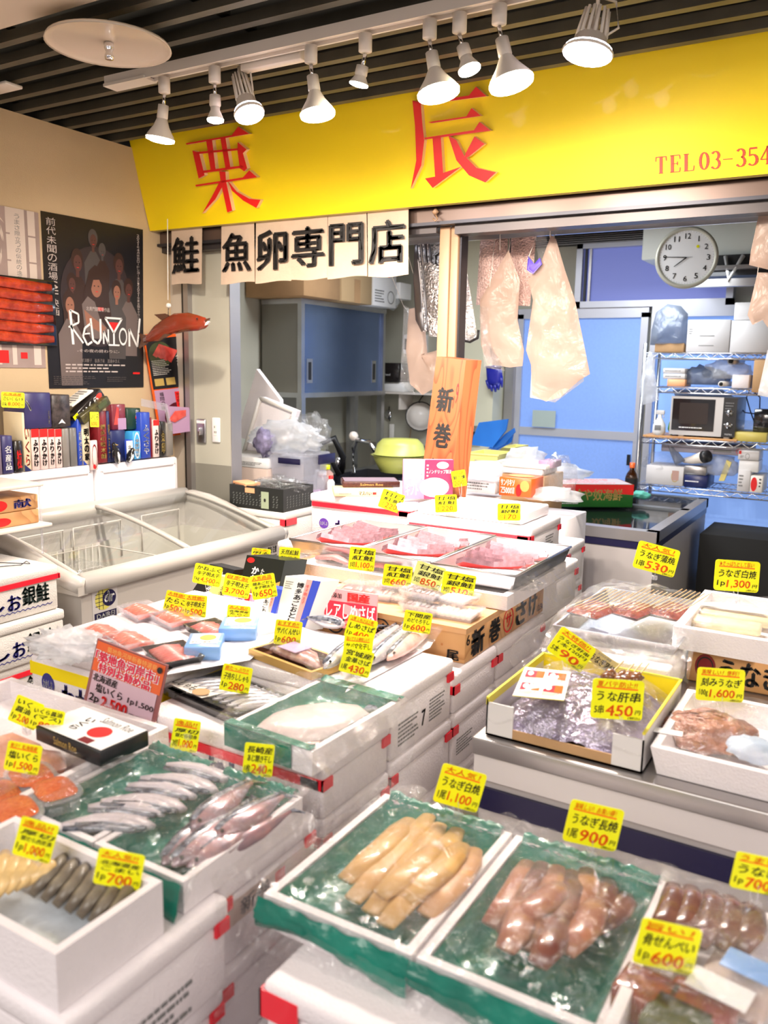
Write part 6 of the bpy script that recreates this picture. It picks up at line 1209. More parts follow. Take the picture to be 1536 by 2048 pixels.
# shishamo tray
c = P(455, 1402, Z=.858); M = rz((c.x, c.y, .858), -10); t = thing('shishamo_tray', 'black tray for the row of small silver smelt, front of the pile', 'tray', c)
MB(M).tub(-.125, .115, -.07, .085, 0, .014, .005, 'black_gloss', .003).build('tray', t); Fq = faces(-.125, .0, -.07, -.02, 0, .024, M)['T']
k = MB(M); k.add([(-.115, -.065, .026), (0, -.065, .026), (0, -.015, .022), (-.115, -.015, .022)], [(0, 1, 2, 3)], 'paper'); k.M = None; k.text('ししゃも', Fq, (.1, .2, .65, .7), 'ink', .03, .005); k.oval(Fq, (.82, .4, .16, .35), 'cardboard', .005); k.build('label_card', t)
fs_ = mat('fish_silver', (.5, .48, .51), .25, .3, coat=.6, nz=.15, nscale=40); fb = mat('fish_back', (.04, .05, .08), .25, .2, coat=.6, col2=(.3, .32, .38), nscale=70)
def fish(M, L, w_, h, name, lab, cat='fish', grp=None, body=None, back=None, tail=True):
    body = body or fs_; back = back or fb
    t = thing(name, lab, cat, M.translation, grp)
    xs = [0, .06, .16, .3, .5, .7, .85, .93]; rr = [.12, .45, .8, 1, .95, .62, .3, .2]
    MB(M).loft([(L * (x - .5), 0, h * .5) for x in xs], [(w_ * .5 * r, h * .5 * r) for r in rr], body, 14).build('body', t)
    MB(M).loft([(L * (x - .5), w_ * .16, h * .62) for x in xs[1:]], [(w_ * .3 * r, h * .42 * r) for r in rr[1:]], back, 10).build('back', t)
    MB(M).poly([(L * .42, 0, h * .5), (L * .52, w_ * .45, h * .4), (L * .49, 0, h * .45), (L * .52, -w_ * .45, h * .4)], (0, 0, .002), back).build('tail_fin', t)
    MB(M).blob((-L * .44, -w_ * .12, h * .78), w_ * .07, 'black_gloss', 0, sub=2).build('eye', t)
    return t
for i in range(9):
    M2 = M @ Matrix.Translation((-.085 + i * .023, .015, .006)) @ Matrix.Rotation(math.radians(62), 4, 'Z')
    fish(M2, .125, .022, .02, 'smelt', 'small silver smelt, %s from the left in the black tray' % ['first', 'second', 'third', 'fourth', 'fifth', 'sixth', 'seventh', 'eighth', 'ninth'][i], grp='smelts in the black tray')
MB(M).grid(lambda u, v: V(((u - .52) * .24, -.07 + v * .155, .026 + .004 * noise.noise(V((u * 7, v * 7, 2))))), 12, 8, 'wrap').build('film', t)
# flatfish tray
c = (-.875, 1.235, .857); M = rz(c, -3); t = thing('flatfish_tray', 'white foam tray lined with green film under the big pale flatfish', 'tray', c)
MB(M).tub(-.10, .10, -.135, .145, 0, .045, .012, 'foam').build('tray', t)
k = MB(M); k.grid(lambda u, v: V((-.088 + u * .176, -.122 + v * .255, .018 + .028 * max(abs(2 * u - 1), abs(2 * v - 1)) ** 10 + .002 * noise.noise(V((u * 12, v * 12, 0))))), 20, 20, 'green_film')
k.grid(lambda u, v: V((-.104 + u * .16, -.138 - .0 * v, .047 - v * .045)), 8, 2, 'green_film').grid(lambda u, v: V((-.104 + u * .2, -.138 + .02 * v, .048)), 8, 2, 'green_film').grid(lambda u, v: V((-.1 + u * .2, .13 + .03 * v, .048 + .012 * noise.noise(V((u * 20, v * 4, 7))))), 20, 3, 'green_film')
k.build('green_liner', t)
Mf = M @ Matrix.Translation((.005, .0, .024)) @ Matrix.Rotation(math.radians(62), 4, 'Z')
q = thing('flatfish', 'big pale flatfish lying on green film, belly side up', 'fish', Mf.translation); ff = mat('flatfish_white', (.70, .57, .55), .35, coat=.3, nz=.06, nscale=12)
o_ = [(-.13, 0), (-.115, .03), (-.08, .058), (-.02, .072), (.05, .062), (.09, .035), (.11, .016), (.11, -.016), (.09, -.035), (.05, -.062), (-.02, -.072), (-.08, -.058), (-.115, -.03)]
MB(Mf).pillow([(x, y, 0) for x, y in o_], (0, 0, 1), .05, ff, 6).build('body', q); MB(Mf).poly([(.1, -.012, .0), (.135, -.035, .004), (.13, 0, .004), (.135, .035, .004), (.1, .012, 0)], (0, 0, .003), fb).build('tail_fin', q)
MB(Mf).pillow([(x * 1.06, y * 1.12, -.002) for x, y in o_], (0, 0, 1), .008, mat('fin_pink', (.6, .4, .38), .4, nz=.2, nscale=60), 3).build('fin_fringe', q)
one(MB(M).grid(lambda u, v: V((-.125 + u * .27, -.15 + v * .32, .064 - .10 * max(0, u - .82) * 5 * .3 - .02 * abs(2 * v - 1) ** 6 + .012 * noise.noise(V((u * 7, v * 7, 5))))), 30, 30, 'wrap').grid(lambda u, v: V((.13 + .012 * noise.noise(V((u * 8, v * 8, 3))), -.14 + u * .29, .055 - v * .16)), 16, 12, 'wrap').grid(lambda u, v: V((-.12 + u * .25, -.15 - .008 - .01 * noise.noise(V((u * 8, v * 8, 9))), .05 - v * .2)), 16, 12, 'wrap'), 'film_sheet', 'clear crinkled film draped over the flatfish tray and box edge', 'film')
# mackerel and other fish near the wooden box
for i, (a, b, w_, lab, bd) in enumerate((((648, 1352), (760, 1262), .046, 'silver mackerel, nearest of those on the newspaper', None), ((690, 1356), (812, 1252), .046, 'silver mackerel, second beside the yellow 430 yen card', None), ((735, 1345), (855, 1240), .044, 'silver mackerel with dark back next to the pink fish', None), ((775, 1335), (890, 1235), .048, 'pinkish film-wrapped fish nearest the wooden box corner', mat('fish_pink', (.75, .42, .38), .3, coat=.5, nz=.2, nscale=40)), ((690, 1262), (612, 1248), .045, 'patterned marinated mackerel half below the red sign', None), ((800, 1275), (905, 1262), .036, 'small pink fish lying across at the wooden box corner', 'fish_pink'))):
    A, B = P(*a, Z=.905), P(*b, Z=.905); d = B - A; M3 = rz(((A.x + B.x) / 2, (A.y + B.y) / 2, .905 + (.01 if i == 5 else 0)), math.degrees(math.atan2(d.y, d.x)))
    fish(M3, d.length, w_, .034, 'fish', lab, grp='whole fish on the newspaper', body=bd)
one(MB().grid(lambda u, v: P(760 + 100 * u + 60 * v, 1318 - 20 * u - 95 * v, Z=.94 + .012 * noise.noise(V((u * 6, v * 6, 3)))), 16, 16, 'wrap'), 'film_sheet', 'clear film over the pink fish before the wooden box', 'film')
# ---------------------------------------------------------------- standing cartons and signs
def stand(q, Y, th, m, lab, mk=(), name='gift_box', cat='box', grp=None, dy=.05, side=None):
    p = [P(x, y, Y=Y) for x, y in q]; 
    for j in (2, 3): p[j] = P(*q[j], Y=Y + dy)
    t = thing(name, lab, cat, (p[0] + p[1]) / 2, grp); MB().poly(p, (th[0], th[1], 0) if isinstance(th, tuple) else (0, th, 0), m, side).build('carton', t)
    if mk: k = MB(); marks(k, {'F': tuple(p)}, mk); k.build('print', t)
    return t
AG = (('r', 'F', (.62, 0, .78, 1), 'roe_light'), ('r', 'F', (.78, 0, 1, 1), 'box_blue2'), ('t', 'F', '|博多あごおとし', (.38, .08, .60, .92), 'ink', .03), ('l', 'F', (.06, .75, .3, .92), 4, 'ink_grey'), ('t', 'F', '|辛子明太子', (.65, .5, .75, .9), 'ink_red', 0))
mat('roe_light', (.85, .42, .38), .5); mat('box_blue2', (.04, .08, .6), .4)
stand([(549, 1252), (608, 1262), (642, 1163), (571, 1152)], 1.66, (.03, .04), 'white', 'white, pink and blue fish roe box standing upright, the larger one', AG, side='white')
stand([(500, 1246), (545, 1252), (566, 1180), (515, 1172)], 1.68, (.01, .03), 'white', 'white, pink and blue fish roe box half hidden by a yellow 650 card', AG, side='box_blue2')
stand([(472, 1200), (552, 1206), (570, 1121), (494, 1110)], 1.80, (.045, .045), mat('carton_dark', (.008, .012, .01), .3), 'black and dark green roe carton with white writing, tallest of the cartons', (('o', 'F', (.14, .9, .1, .06), 'ink_red'), ('t', 'F', '|かねふく', (.22, .05, .42, .78), 'white', .04), ('t', 'F', '|たらこ', (.46, .3, .56, .75), 'white', .02), ('p', 'F', [(.7, .35), (1, .5), (1, 0), (.7, 0)], 'gold')))
stand([(378, 1192), (425, 1200), (470, 1140), (420, 1128)], 1.85, (.02, .03), 'black', 'black roe box behind the yellow 4500 card', (('t', 'F', '|かねふく', (.45, .05, .7, .9), 'white', .04),))
stand([(398, 1232), (425, 1246), (478, 1160), (432, 1150)], 1.74, (.02, .02), mat('pale_yellow', (.85, .75, .25), .5), 'pale yellow curved paper banner lettered in black beside the cartons', (('t', 'F', '|博多辛子明太子', (.45, .04, .8, .95), 'ink', .02),), name='paper_banner', cat='banner')
stand([(430, 1244), (497, 1256), (505, 1190), (450, 1184)], 1.72, (.01, .03), 'lilac', 'purple box picturing a dark bowl of red roe behind small cards', (('o', 'F', (.55, .5, .38, .35), 'bowl_dark'), ('p', 'F', [(.4, .3), (.6, .55), (.9, .5), (.8, .25)], 'cod_roe'), ('p', 'F', [(.65, .3), (.8, 1), (.95, 1), (.85, .3)], 'ink_red')))
stand([(630, 1248), (655, 1250), (658, 1192), (645, 1188)], 1.74, (.01, .03), mat('brown_red', (.25, .04, .03), .4, coat=.3), 'dark reddish roe box squeezed left of the red mackerel sign')
stand([(648, 1252), (752, 1264), (755, 1190), (652, 1175)], 1.69, (.0, .004), mat('sign_pink', (.75, .3, .32), .4), 'red and pink paper sign with white writing for rare marinated mackerel', (('r', 'F', (.0, .2, 1, .68), mat('bright_red', (.8, .02, .05), .4)), ('t', 'F', '無添加', (.06, .76, .32, .9), 'ink', .02), ('t', 'F', '国産', (.45, .72, .85, .95), 'ink_red', .05), ('t', 'F', 'レアしめさば', (.04, .24, .97, .64), 'white', .02), ('l', 'F', (.05, .05, .95, .14), 1, 'ink_red')), name='paper_sign', cat='sign')
t = stand([(165, 1411), (306, 1468), (336, 1331), (195, 1277)], 1.13, (0, .003), mat('sign_frame', (.28, .1, .1), .4), 'large orange and pink price board announcing 2500 yen in front of the yellow band', dy=.03, name='price_board', cat='sign', mk=(
    ('r', 'F', (.02, .55, .98, .98), mat('sign_orange', (.72, .12, .03), .4)), ('r', 'F', (.05, .05, .95, .55), mat('sign_mauve', (.6, .42, .5), .5)), ('t', 'F', '築地魚河岸新春特選祭', (.18, .87, .88, .95), mat('sign_gold', (.85, .45, .12), .5), .0),
    ('t', 'F', '「築地魚河岸市」', (.04, .70, .92, .85), 'white', .11), ('t', 'F', '特別お勧め品', (.12, .565, .84, .69), 'white', .11), ('T', 'F', '「築地魚河岸市」', (.04, .70, .92, .85), 'sign_cream', .04), ('T', 'F', '特別お勧め品', (.12, .565, .84, .69), 'sign_cream', .04), ('t', 'F', '北海道産', (.07, .42, .42, .53), 'ink', .02), ('t', 'F', '塩いくら', (.14, .28, .52, .40), 'ink', .02), ('t', 'F', '1p1,500', (.60, .27, .95, .37), 'ink', .02), ('t', 'F', '2p', (.08, .10, .22, .24), 'ink', .02), ('t', 'F', '2,500', (.26, .08, .62, .25), 'ink_red', .05), ('t', 'F', '円(税込)', (.66, .08, .92, .17), 'ink', .0), ('o', 'F', (.93, .9, .035, .045), 'ink'))) if MATS.update({'sign_cream': MATS[mat('sign_cream0', (.75, .03, .08), .5)]}) is None else None
one(MB().tube([P(200, 1440, Y=1.14), P(240, 1452, Y=1.17)], .002, 'clear_plastic'), 'sign_stand', 'thin clear wire foot behind the large price board', 'stand')
# cards of the pile
c_ = 'yellow card '
T(722, 1258, 60, 46, 14, '上等 しめさば上等', 'しめさば', '1p', '400', c_ + 'of marinated mackerel at 400 yen under the red sign', ground=ZL, stem=50)
T(716, 1296, 58, 48, 4, '旨いですよ美味しい！', 'サバ文化干し', '1尾', '400', c_ + 'for dried mackerel, middle of three overlapping by the silver fish', ground=ZL, stem=30)
T(713, 1324, 62, 52, 14, None, ['宮城産', '金華さば'], '1尾', '430', c_ + 'reading 430 in front of the silver mackerel', ground=ZL, stem=10)
T(835, 1244, 56, 42, 8, None, ['下関産', 'のどぐろ干し'], '1p', '600', c_ + 'for dried fish against the front of the wooden box', ground=ZL, stem=26)
T(724, 1118, 52, 46, 5, None, ['甘塩', '紅鮭'], '5切', '1,100', c_ + 'of 1100 yen in front of the middle steel tray', ground=.948, stem=46)
T(795, 1152, 58, 43, 6, None, ['甘塩', '紅鮭'], '3切', '660', c_ + 'reading 660 above the left pair of pale packs', ground=.948, stem=28)
T(857, 1152, 60, 48, 16, None, ['甘塩', '銀鮭'], '5切', '850', 'pale washed-out card reading 850 over the dark-skinned packs', ground=.948, stem=36, mcol=mat('tag_pale', (.85, .88, .3), .4))
T(917, 1170, 66, 47, 9, None, ['甘塩', '銀鮭'], '3切', '510', c_ + 'reading 510 over the packs at the wooden box corner', ground=.948, stem=28)
T(783, 1002, 46, 38, 18, None, ['甘口', '紅鮭'], '1切', '220', c_ + 'of 220 yen hung on the left rear foam box', Y=2.712, holder=False)
T(892, 1007, 44, 35, -3, None, ['甘塩', '紅鮭'], '1切', '220', c_ + 'of 220 yen on the low lid box below the wooden board', Y=2.675, holder=False)
T(1018, 1024, 46, 34, -1, None, ['甘塩', '銀鮭'], '1切', '170', c_ + 'of 170 yen at the right end of the rear row', Y=2.67, holder=False)
T(918, 957, 28, 32, -10, '北海道産', '鮭の燻', None, '200', c_ + 'of 200 yen beside the purple picture box', ground=1.063, Y=2.84)
T(415, 1150, 56, 40, 10, None, ['かねふく', '辛子明太子'], '1kg', '4,500', c_ + 'of 4500 yen by the pale yellow banner', Y=1.72, ground=ZL)
T(474, 1172, 54, 44, 10, '自家製', '辛子明太子', None, '3,700', c_ + 'of 3700 yen below the black roe carton', Y=1.70, ground=ZL)
T(527, 1173, 50, 48, -10, '人気商品', ['焼あごだし', '辛子明太子'], '1p', '650', c_ + 'tilted left, reading 650, before the black carton', Y=1.64, ground=ZL)
T(352, 1205, 46, 42, 12, '大特価!!', 'たらこ', '1p', '500', c_ + 'of 500 yen, leftmost over the orange fish packs', ground=ZL)
T(391, 1212, 44, 44, 4, '大特価!!', '辛子明太子', '1p', '500', c_ + 'of 500 yen at the foot of the pale yellow banner', ground=ZL)
T(477, 1228, 46, 34, 5, '大人気!!', ['北海道産', 'たらこ'], '1p', '650', c_ + 'half hidden behind the farther light blue box', ground=ZL, stem=14)
T(522, 1107, 38, 20, 5, '大人気!', '明太', None, '50', c_ + 'peeping over the top of the black roe carton', Y=1.93, ground=.93)
T(578, 1119, 42, 48, 4, None, ['天然紅鮭', 'スモークサーモン'], '1p', '800', c_ + 'for smoked salmon right of the black roe carton', Y=1.90, ground=.93)
T(576, 1266, 54, 50, 6, 'おすすめ!!', 'サバくんせい', '1p', '600', c_ + 'of 600 yen standing behind the gold smoked fish tray', ground=ZL, stem=14)
T(472, 1358, 60, 54, 10, '卵たっぷり!!', '子持ちししゃも', '1p', '280', c_ + 'reading 280 over the row of silver smelt', ground=.86, stem=22)
T(371, 1471, 54, 64, 8, '逸品!!', ['厚切', '銀だら切身'], '3切', '1,000', c_ + 'of 1000 yen standing before the blue lettering', Y=1.08, ground=.86)
T(517, 1520, 60, 66, 5, None, ['長崎産', 'あじ開き干し'], '1枚', '240', c_ + 'reading 240 under the flatfish tray', Y=1.06, ground=.86)
# low plain platform carrying the whole pile
one(MB().box(-1.66, -.83, 1.22, 2.62, 0, .454, 'foam_old').box(-1.45, -1.02, 2.7, 3.2, 0, .58, 'foam_old'), 'display_platform', 'low plain white platform under the central pile of fish boxes', 'platform')
# ================================================================ near freezer with eel goods
t = thing('display_freezer', 'white freezer with a navy stripe and steel rim, nearest on the right', 'freezer', (0, 2, 0))
nx0, nx1, ny0, ny1 = -.625, .62, 1.405, 2.45
MB().tub(nx0 + .012, nx1, ny0 + .02, ny1, .05, .79, .05, fg2, .3).build('cabinet', t)
MB().rbox(nx0, nx1, ny0, ny1, .815, .85, 'alu', .004).build('lid_frame', t); MB().box(nx0 + .004, nx1, ny0 + .006, ny1, .765, .815, mat('freezer_lip', (.62, .58, .58), .35)).build('lip', t)
MB().box(nx0 + .01, nx1 + .002, ny0 + .012, ny1, .70, .745, 'navy').build('stripe', t)
# open carton of eel livers
t = thing('open_carton', 'open white carton with yellow edges holding eel livers in wrinkled foil film', 'box', (-.45, 1.55, .852))
yw = mat('carton_yellow', (.75, .65, .05), .5); x0, x1, y0, y1, z0, z1 = -.605, -.305, 1.425, 1.735, .852, .925
k = MB(); k.box(x0, x1, y0, y1, z0, z0 + .004, 'cardboard').box(x0, x0 + .003, y0, y1, z0, z1, 'carton_white').box(x1 - .003, x1, y0, y1, z0, z1, 'carton_white').box(x0, x1, y1 - .003, y1, z0, z1, 'yellow_band').box(x0, x0 + .055, y0, y0 + .003, z0, z1 - .006, 'carton_white').box(x1 - .055, x1, y0, y0 + .003, z0, z1 - .01, 'carton_white').box(x0 + .055, x1 - .055, y0, y0 + .003, z0, z0 + .022, 'cardboard')
k.box(x0 - .001, x0 + .004, y0, y1, z1, z1 + .004, yw).box(x1 - .004, x1 + .001, y0, y1, z1, z1 + .004, yw).box(x0, x1, y1 - .004, y1 + .001, z1, z1 + .004, yw).box(x0 - .0012, x0 + .004, y0, y1, z1 - .012, z1, yw); k.build('carton', t)
pf = mat('liver_foil', (.26, .22, .32), .18, .4, bump=1, bscale=45, nz=.3, nscale=20, coat=.5)
one(MB().grid(lambda u, v: V((x0 + .01 + u * .28, y0 + .006 + v * .295, z0 + .02 + .065 * (1 - abs(2 * u - 1) ** 3) * (1 - abs(2 * v - 1) ** 4) + .014 * noise.noise(V((u * 6, v * 6, 2))) + .006 * noise.noise(V((u * 18, v * 18, 2))))), 40, 40, pf), 'liver_bag', 'wrinkled violet-grey bag of eel livers filling the open carton', 'bag')
one(MB().grid(lambda u, v: V((x0 + .0 + u * .3, y0 - .004 + v * .31, z0 + .035 + .07 * (1 - abs(2 * u - 1) ** 3) * (1 - abs(2 * v - 1) ** 4) + .014 * noise.noise(V((u * 7, v * 7, 9))))), 30, 30, 'wrap'), 'film_sheet', 'clear film stretched over the eel liver bag', 'film')
fl = [P(1025, 1392, Z=.955), P(1128, 1402, Z=.94), P(1142, 1345, Z=.955), P(1050, 1335, Z=.962)]
t = thing('recipe_card', 'white and red printed card lying on the eel liver bag', 'card', fl[0]); MB().poly(fl, (0, 0, .0015), 'paper', yw).build('card', t); k = MB(); F = tuple(p + V((0, 0, .0018)) for p in fl)
for r_ in range(2):
    for c0 in range(2): u, v = .08 + c0 * .46, .12 + r_ * .44; k.rect(F, (u, v + .08, u + .24, v + .32), 'bright_red').rect(F, (u + .22, v + .08, u + .38, v + .32), 'box_orange', .0014).oval(F, (u + .1, v + .2, .06, .08), 'white', .002).lines(F, (u, v - .05, u + .38, v + .06), 3, 'ink_orange', .3)
k.build('print', t)
# liver skewers
lv = mat('liver', (.10, .03, .015), .2, coat=.7, col2=(.2, .08, .03), nscale=60); sw = mat('stick', (.62, .42, .22), .6)
for i, (px, py, tx, ty) in enumerate(((1214, 1355, 1247, 1322), (1238, 1360, 1268, 1328), (1252, 1362, 1284, 1326), (1268, 1362, 1298, 1327))):
    a, b = P(px, py, Z=.955), P(tx, ty, Y=1.70); t = thing('liver_skewer', 'skewer of dark grilled eel liver, %s from the left with its stick upright' % ['first', 'second', 'third', 'fourth'][i], 'skewer', a, 'eel liver skewers')
    MB().tube([a, b], .0016, sw).build('stick', t); MB().blob(a, (.014, .012, .012), lv, .5, 4, i, 2).blob(a.lerp(b, .22), (.012, .011, .011), lv, .5, 4, i + 9, 2).blob(a + V((.0, -.015, -.008)), (.014, .012, .010), lv, .5, 4, i + 5, 2).build('liver', t)
# grilled eel skewers in film
foam(-.605, -.335, 1.78, 2.12, .852, .925, 'white foam box under the film-wrapped grilled eel skewers', lid=0, tape=False)
t = thing('steel_tray', 'steel tray of grilled eel skewers on the foam box, wrapped in film', 'tray', (-.48, 2, .926)); MB().tub(-.62, -.335, 1.83, 2.25, .926, .965, .006, 'steel', taper=.02).build('pan', t)
ke = mat('kabayaki', (.14, .012, .012), .2, coat=.6, col2=(.25, .04, .02), nscale=50, bump=.4, bscale=60)
for i, (px, py, n, lab) in enumerate(((1190, 1218, 7, 'left'), (1268, 1218, 7, 'middle'), (1345, 1220, 7, 'right'))):
    c = P(px, py, Z=.975); M = rz((c.x, c.y, .972), -12)
    t = thing('grilled_eel', '%s packet of red-brown grilled eel skewers under the film' % lab, 'eel', c, 'grilled eel packets'); MB(M).pillow([(-.045, -.06, 0), (.04, -.065, 0), (.045, .06, 0), (-.04, .065, 0)], (0, 0, 1), .03, ke, 5, True, .004, i).build('eel_meat', t)
    for j in range(n): x = -.035 + .07 * j / (n - 1); MB(M).tube([(x, -.06, .016), (x + .004, .02, .019), (x + .008, .115, .03)], .0013, sw, 5).build('stick', t)
def drape(name, lab, fn, m='wrap', nu=34, nv=26): return one(MB().grid(fn, nu, nv, m), name, lab, 'film')
drape('film_sheet', 'big clear bag bulging over the grilled eel skewers', lambda u, v: V((-.66 + u * .36, 1.78 + v * .48, .985 + .03 * math.sin(3.1 * u) * math.sin(3.1 * v) - .12 * max(0, .12 - u) * 8 * .9 - .10 * max(0, .10 - v) * 8 + .016 * noise.noise(V((u * 7, v * 7, 6))) + .008 * noise.noise(V((u * 20, v * 15, 1))))))
drape('film_sheet', 'loose clear bag hanging down the left side of the grilled eel foam box', lambda u, v: V((-.63 - .05 * math.sin(3 * v) + .014 * noise.noise(V((u * 8, v * 6, 8))), 1.72 + u * .45, .975 - .125 * v)), nu=24, nv=16)
drape('film_sheet', 'clear film spilling over the front of the grilled eel foam box', lambda u, v: V((-.61 + u * .3, 1.765 - .03 * math.sin(3 * v) + .012 * noise.noise(V((u * 8, v * 6, 3))), .965 - .08 * v * (1 + .3 * math.sin(6 * u)))), nu=24, nv=12)
# white tray with pale grilled eel, brown carton beneath
carton(-.335, .2, 1.95, 2.3, .852, .932, 'plank_wood', 'brown carton lettered for eel under the foam tray at the right', (('t', 'F', 'うなぎ', (.135, .15, .38, .85), 'ink', .04), ('o', 'F', (.075, .5, .042, .38), 'box_maroon'), ('g', 'F', (.075, .5, .034, .3), 'ink')))
t = thing('foam_tray', 'white foam tray of pale eel fillets at the right edge', 'tray', (-.1, 2.1, .934)); MB().tub(-.365, .2, 1.915, 2.3, .934, .985, .02, 'foam', .012).build('tray', t)
pe = mat('pale_eel', (.75, .6, .36), .4, coat=.3, nz=.12, nscale=40)
for i, (px, py, lab) in enumerate(((1455, 1243, 'nearer pale yellow grilled eel slab in the white tray'), (1475, 1228, 'farther pale yellow grilled eel slab under the lace paper'))): c = P(px, py, Z=.975); one(MB(rz((c.x, c.y, .955), 4)).rbox(-.085, .075, -.03, .03, 0, .022, pe, .008), 'eel_fillet', lab, 'fillet', 'pale eel slabs')
c = P(1462, 1215, Z=.99); one(MB(rz((c.x, c.y, .985), 0)).poly([(.075 * math.cos(math.pi * k / 16) * (1 + .05 * (k % 2)), .05 * math.sin(math.pi * k / 16) * (1 + .08 * (k % 2)), 0) for k in range(17)], (0, 0, .0015), 'white'), 'lace_paper', 'white scalloped lace paper on the pale eel slabs', 'paper')
drape('film_sheet', 'clear film over the pale eel slabs tray', lambda u, v: V((-.34 + u * .5, 1.93 + v * .35, .992 + .01 * noise.noise(V((u * 9, v * 7, 2))))))
drape('film_sheet', 'clear bag crumpled over the far end of the pale eel tray', lambda u, v: V((-.30 + u * .45, 2.2 + v * .12, 1.0 + .02 * noise.noise(V((u * 9, v * 7, 5))) - .05 * v)), nu=24, nv=8)
# chopped eel tray
t = thing('foam_tray', 'white foam tray of brown chopped eel on the near freezer', 'tray', (-.1, 1.6, .852)); MB().tub(-.295, .25, 1.43, 1.75, .852, .905, .014, 'foam', .01, .012).build('tray', t)
ce = mat('chopped_eel', (.42, .17, .10), .35, coat=.4, col2=(.25, .08, .04), nscale=45, bump=.8, bscale=70)
q = MB(); R = random.Random(4); cc_ = P(1418, 1450, Z=.90)
q.blob((cc_.x, cc_.y, .885), (.085, .075, .035), ce, .2, 3, 3, 4, flat=.5)
for i in range(120):
    a, r_ = R.uniform(0, 6.28), R.random() ** .5; x, y = cc_.x + .08 * r_ * math.cos(a), cc_.y + .068 * r_ * math.sin(a); z = .888 + .032 * (1 - r_ * r_); b = R.uniform(-.6, .6); q.loft([(x - .012, y - .006 * b, z), (x, y, z + .003), (x + .012, y + .006 * b, z)], [(.0015, .001), (.0032, .002), (.0015, .001)], ce, 5)
o = one(q, 'chopped_eel', 'mound of finely chopped brown eel in the white tray', 'eel'); o['kind'] = 'stuff'
drape('film_sheet', 'clear film tented over the chopped eel', lambda u, v: V((-.29 + u * .5, 1.43 + v * .32, .912 + .045 * math.sin(3.1 * u) * math.sin(3.1 * v) + .01 * noise.noise(V((u * 9, v * 9, 7))))))
one(MB(rz((P(1330, 1470, Z=.9).x, P(1330, 1470, Z=.9).y, .9065), 8)).rbox(-.02, .03, -.01, .012, 0, .001, 'white', .0004), 'small_label', 'small white sticker at the left of the chopped eel tray', 'label')
one(MB().blob(P(1510, 1500, Z=.90), (.045, .035, .02), mat('blue_grey', (.45, .55, .68), .4), .3, 3, 2), 'ice_pack', 'pale blue ice pack at the right of the chopped eel', 'ice pack')
# ================================================================ eel trays in front
gl_ = 'green_film'
def liner(M, x0, x1, y0, y1, z, dep, seed, front=.10, side=0, name='green_liner', parent=None):
    k = MB(M); nz_ = lambda u, v, s=1: noise.noise(V((u * 9, v * 9, seed * s)))
    k.grid(lambda u, v: V((x0 + u * (x1 - x0), y0 + v * (y1 - y0), z - dep + dep * max(abs(2 * u - 1), abs(2 * v - 1)) ** 9 + .004 * nz_(u, v))), 24, 24, gl_)
    k.grid(lambda u, v: V((x0 - .018 + u * (x1 - x0 + .036), y0 - .022 - .010 * math.sin(2.5 * v) + .006 * nz_(u, v, 2), z + .004 - v * front * (1 + .25 * math.sin(5 * u + seed)))), 24, 8, gl_)
    k.grid(lambda u, v: V((x0 + u * (x1 - x0), y1 + .022 * v, z + .012 * math.sin(3 * v) + .01 * nz_(u * 2, v, 3))), 24, 4, gl_)
    return k.build(name, parent)
for (nm, a, b, sd_, lab) in (('l', -.70, -.457, 3, 'left foam tray lined with green film holding cream-coloured split eels'), ('r', -.45, -.205, 5, 'right foam tray lined with green film holding brown grilled eels')):
    t = thing('foam_tray', lab, 'tray', ((a + b) / 2, 1.02, .748), 'green lined eel trays'); MB().tub(a, b, .862, 1.205, .748, .80, .013, 'foam', .01).build('tray', t); liner(None, a + .015, b - .015, .874, 1.19, .797, .03, sd_, .042, parent=t)
cr = mat('cream_eel', (.70, .43, .17), .4, coat=.3, col2=(.55, .31, .10), nscale=22); be = mat('brown_eel', (.26, .10, .065), .3, coat=.5, col2=(.13, .04, .03), nscale=22)
def eel(p0, p1, w_, m, lab, grp, z=0, bend=.01, name='eel'):
    a, b = V(p0), V(p1); mid = a.lerp(b, .5) + V((bend, 0, .006)); t = (b - a).normalized()
    pts = [a, a.lerp(mid, .5) + V((bend * .3, 0, .004)), mid, mid.lerp(b, .5) + V((bend * .3, 0, .004)), b]
    return one(MB().loft(pts, [(w_ * .36, .005), (w_ * .5, .009), (w_ * .54, .010), (w_ * .5, .009), (w_ * .30, .005)], m, 12), name, lab, 'eel', grp)
nth = ['first', 'second', 'third', 'fourth', 'fifth', 'sixth', 'seventh', 'eighth', 'ninth', 'tenth', 'eleventh']
for i, (a, b, dz) in enumerate((((705, 1800), (858, 1632), 0), ((740, 1825), (880, 1650), .002), ((690, 1760), (820, 1640), .004), ((770, 1850), (915, 1660), .006), ((810, 1800), (925, 1690), .016), ((850, 1830), (950, 1700), .004), ((760, 1790), (880, 1690), .018))):
    A, B = P(*a, Z=.795 + dz), P(*b, Z=.795 + dz); eel(A, B, .042, cr if i != 5 else mat('tan_eel', (.6, .33, .16), .4), 'cream split eel, %s from the left in the near green lined tray' % nth[i], 'cream eels in the left tray')
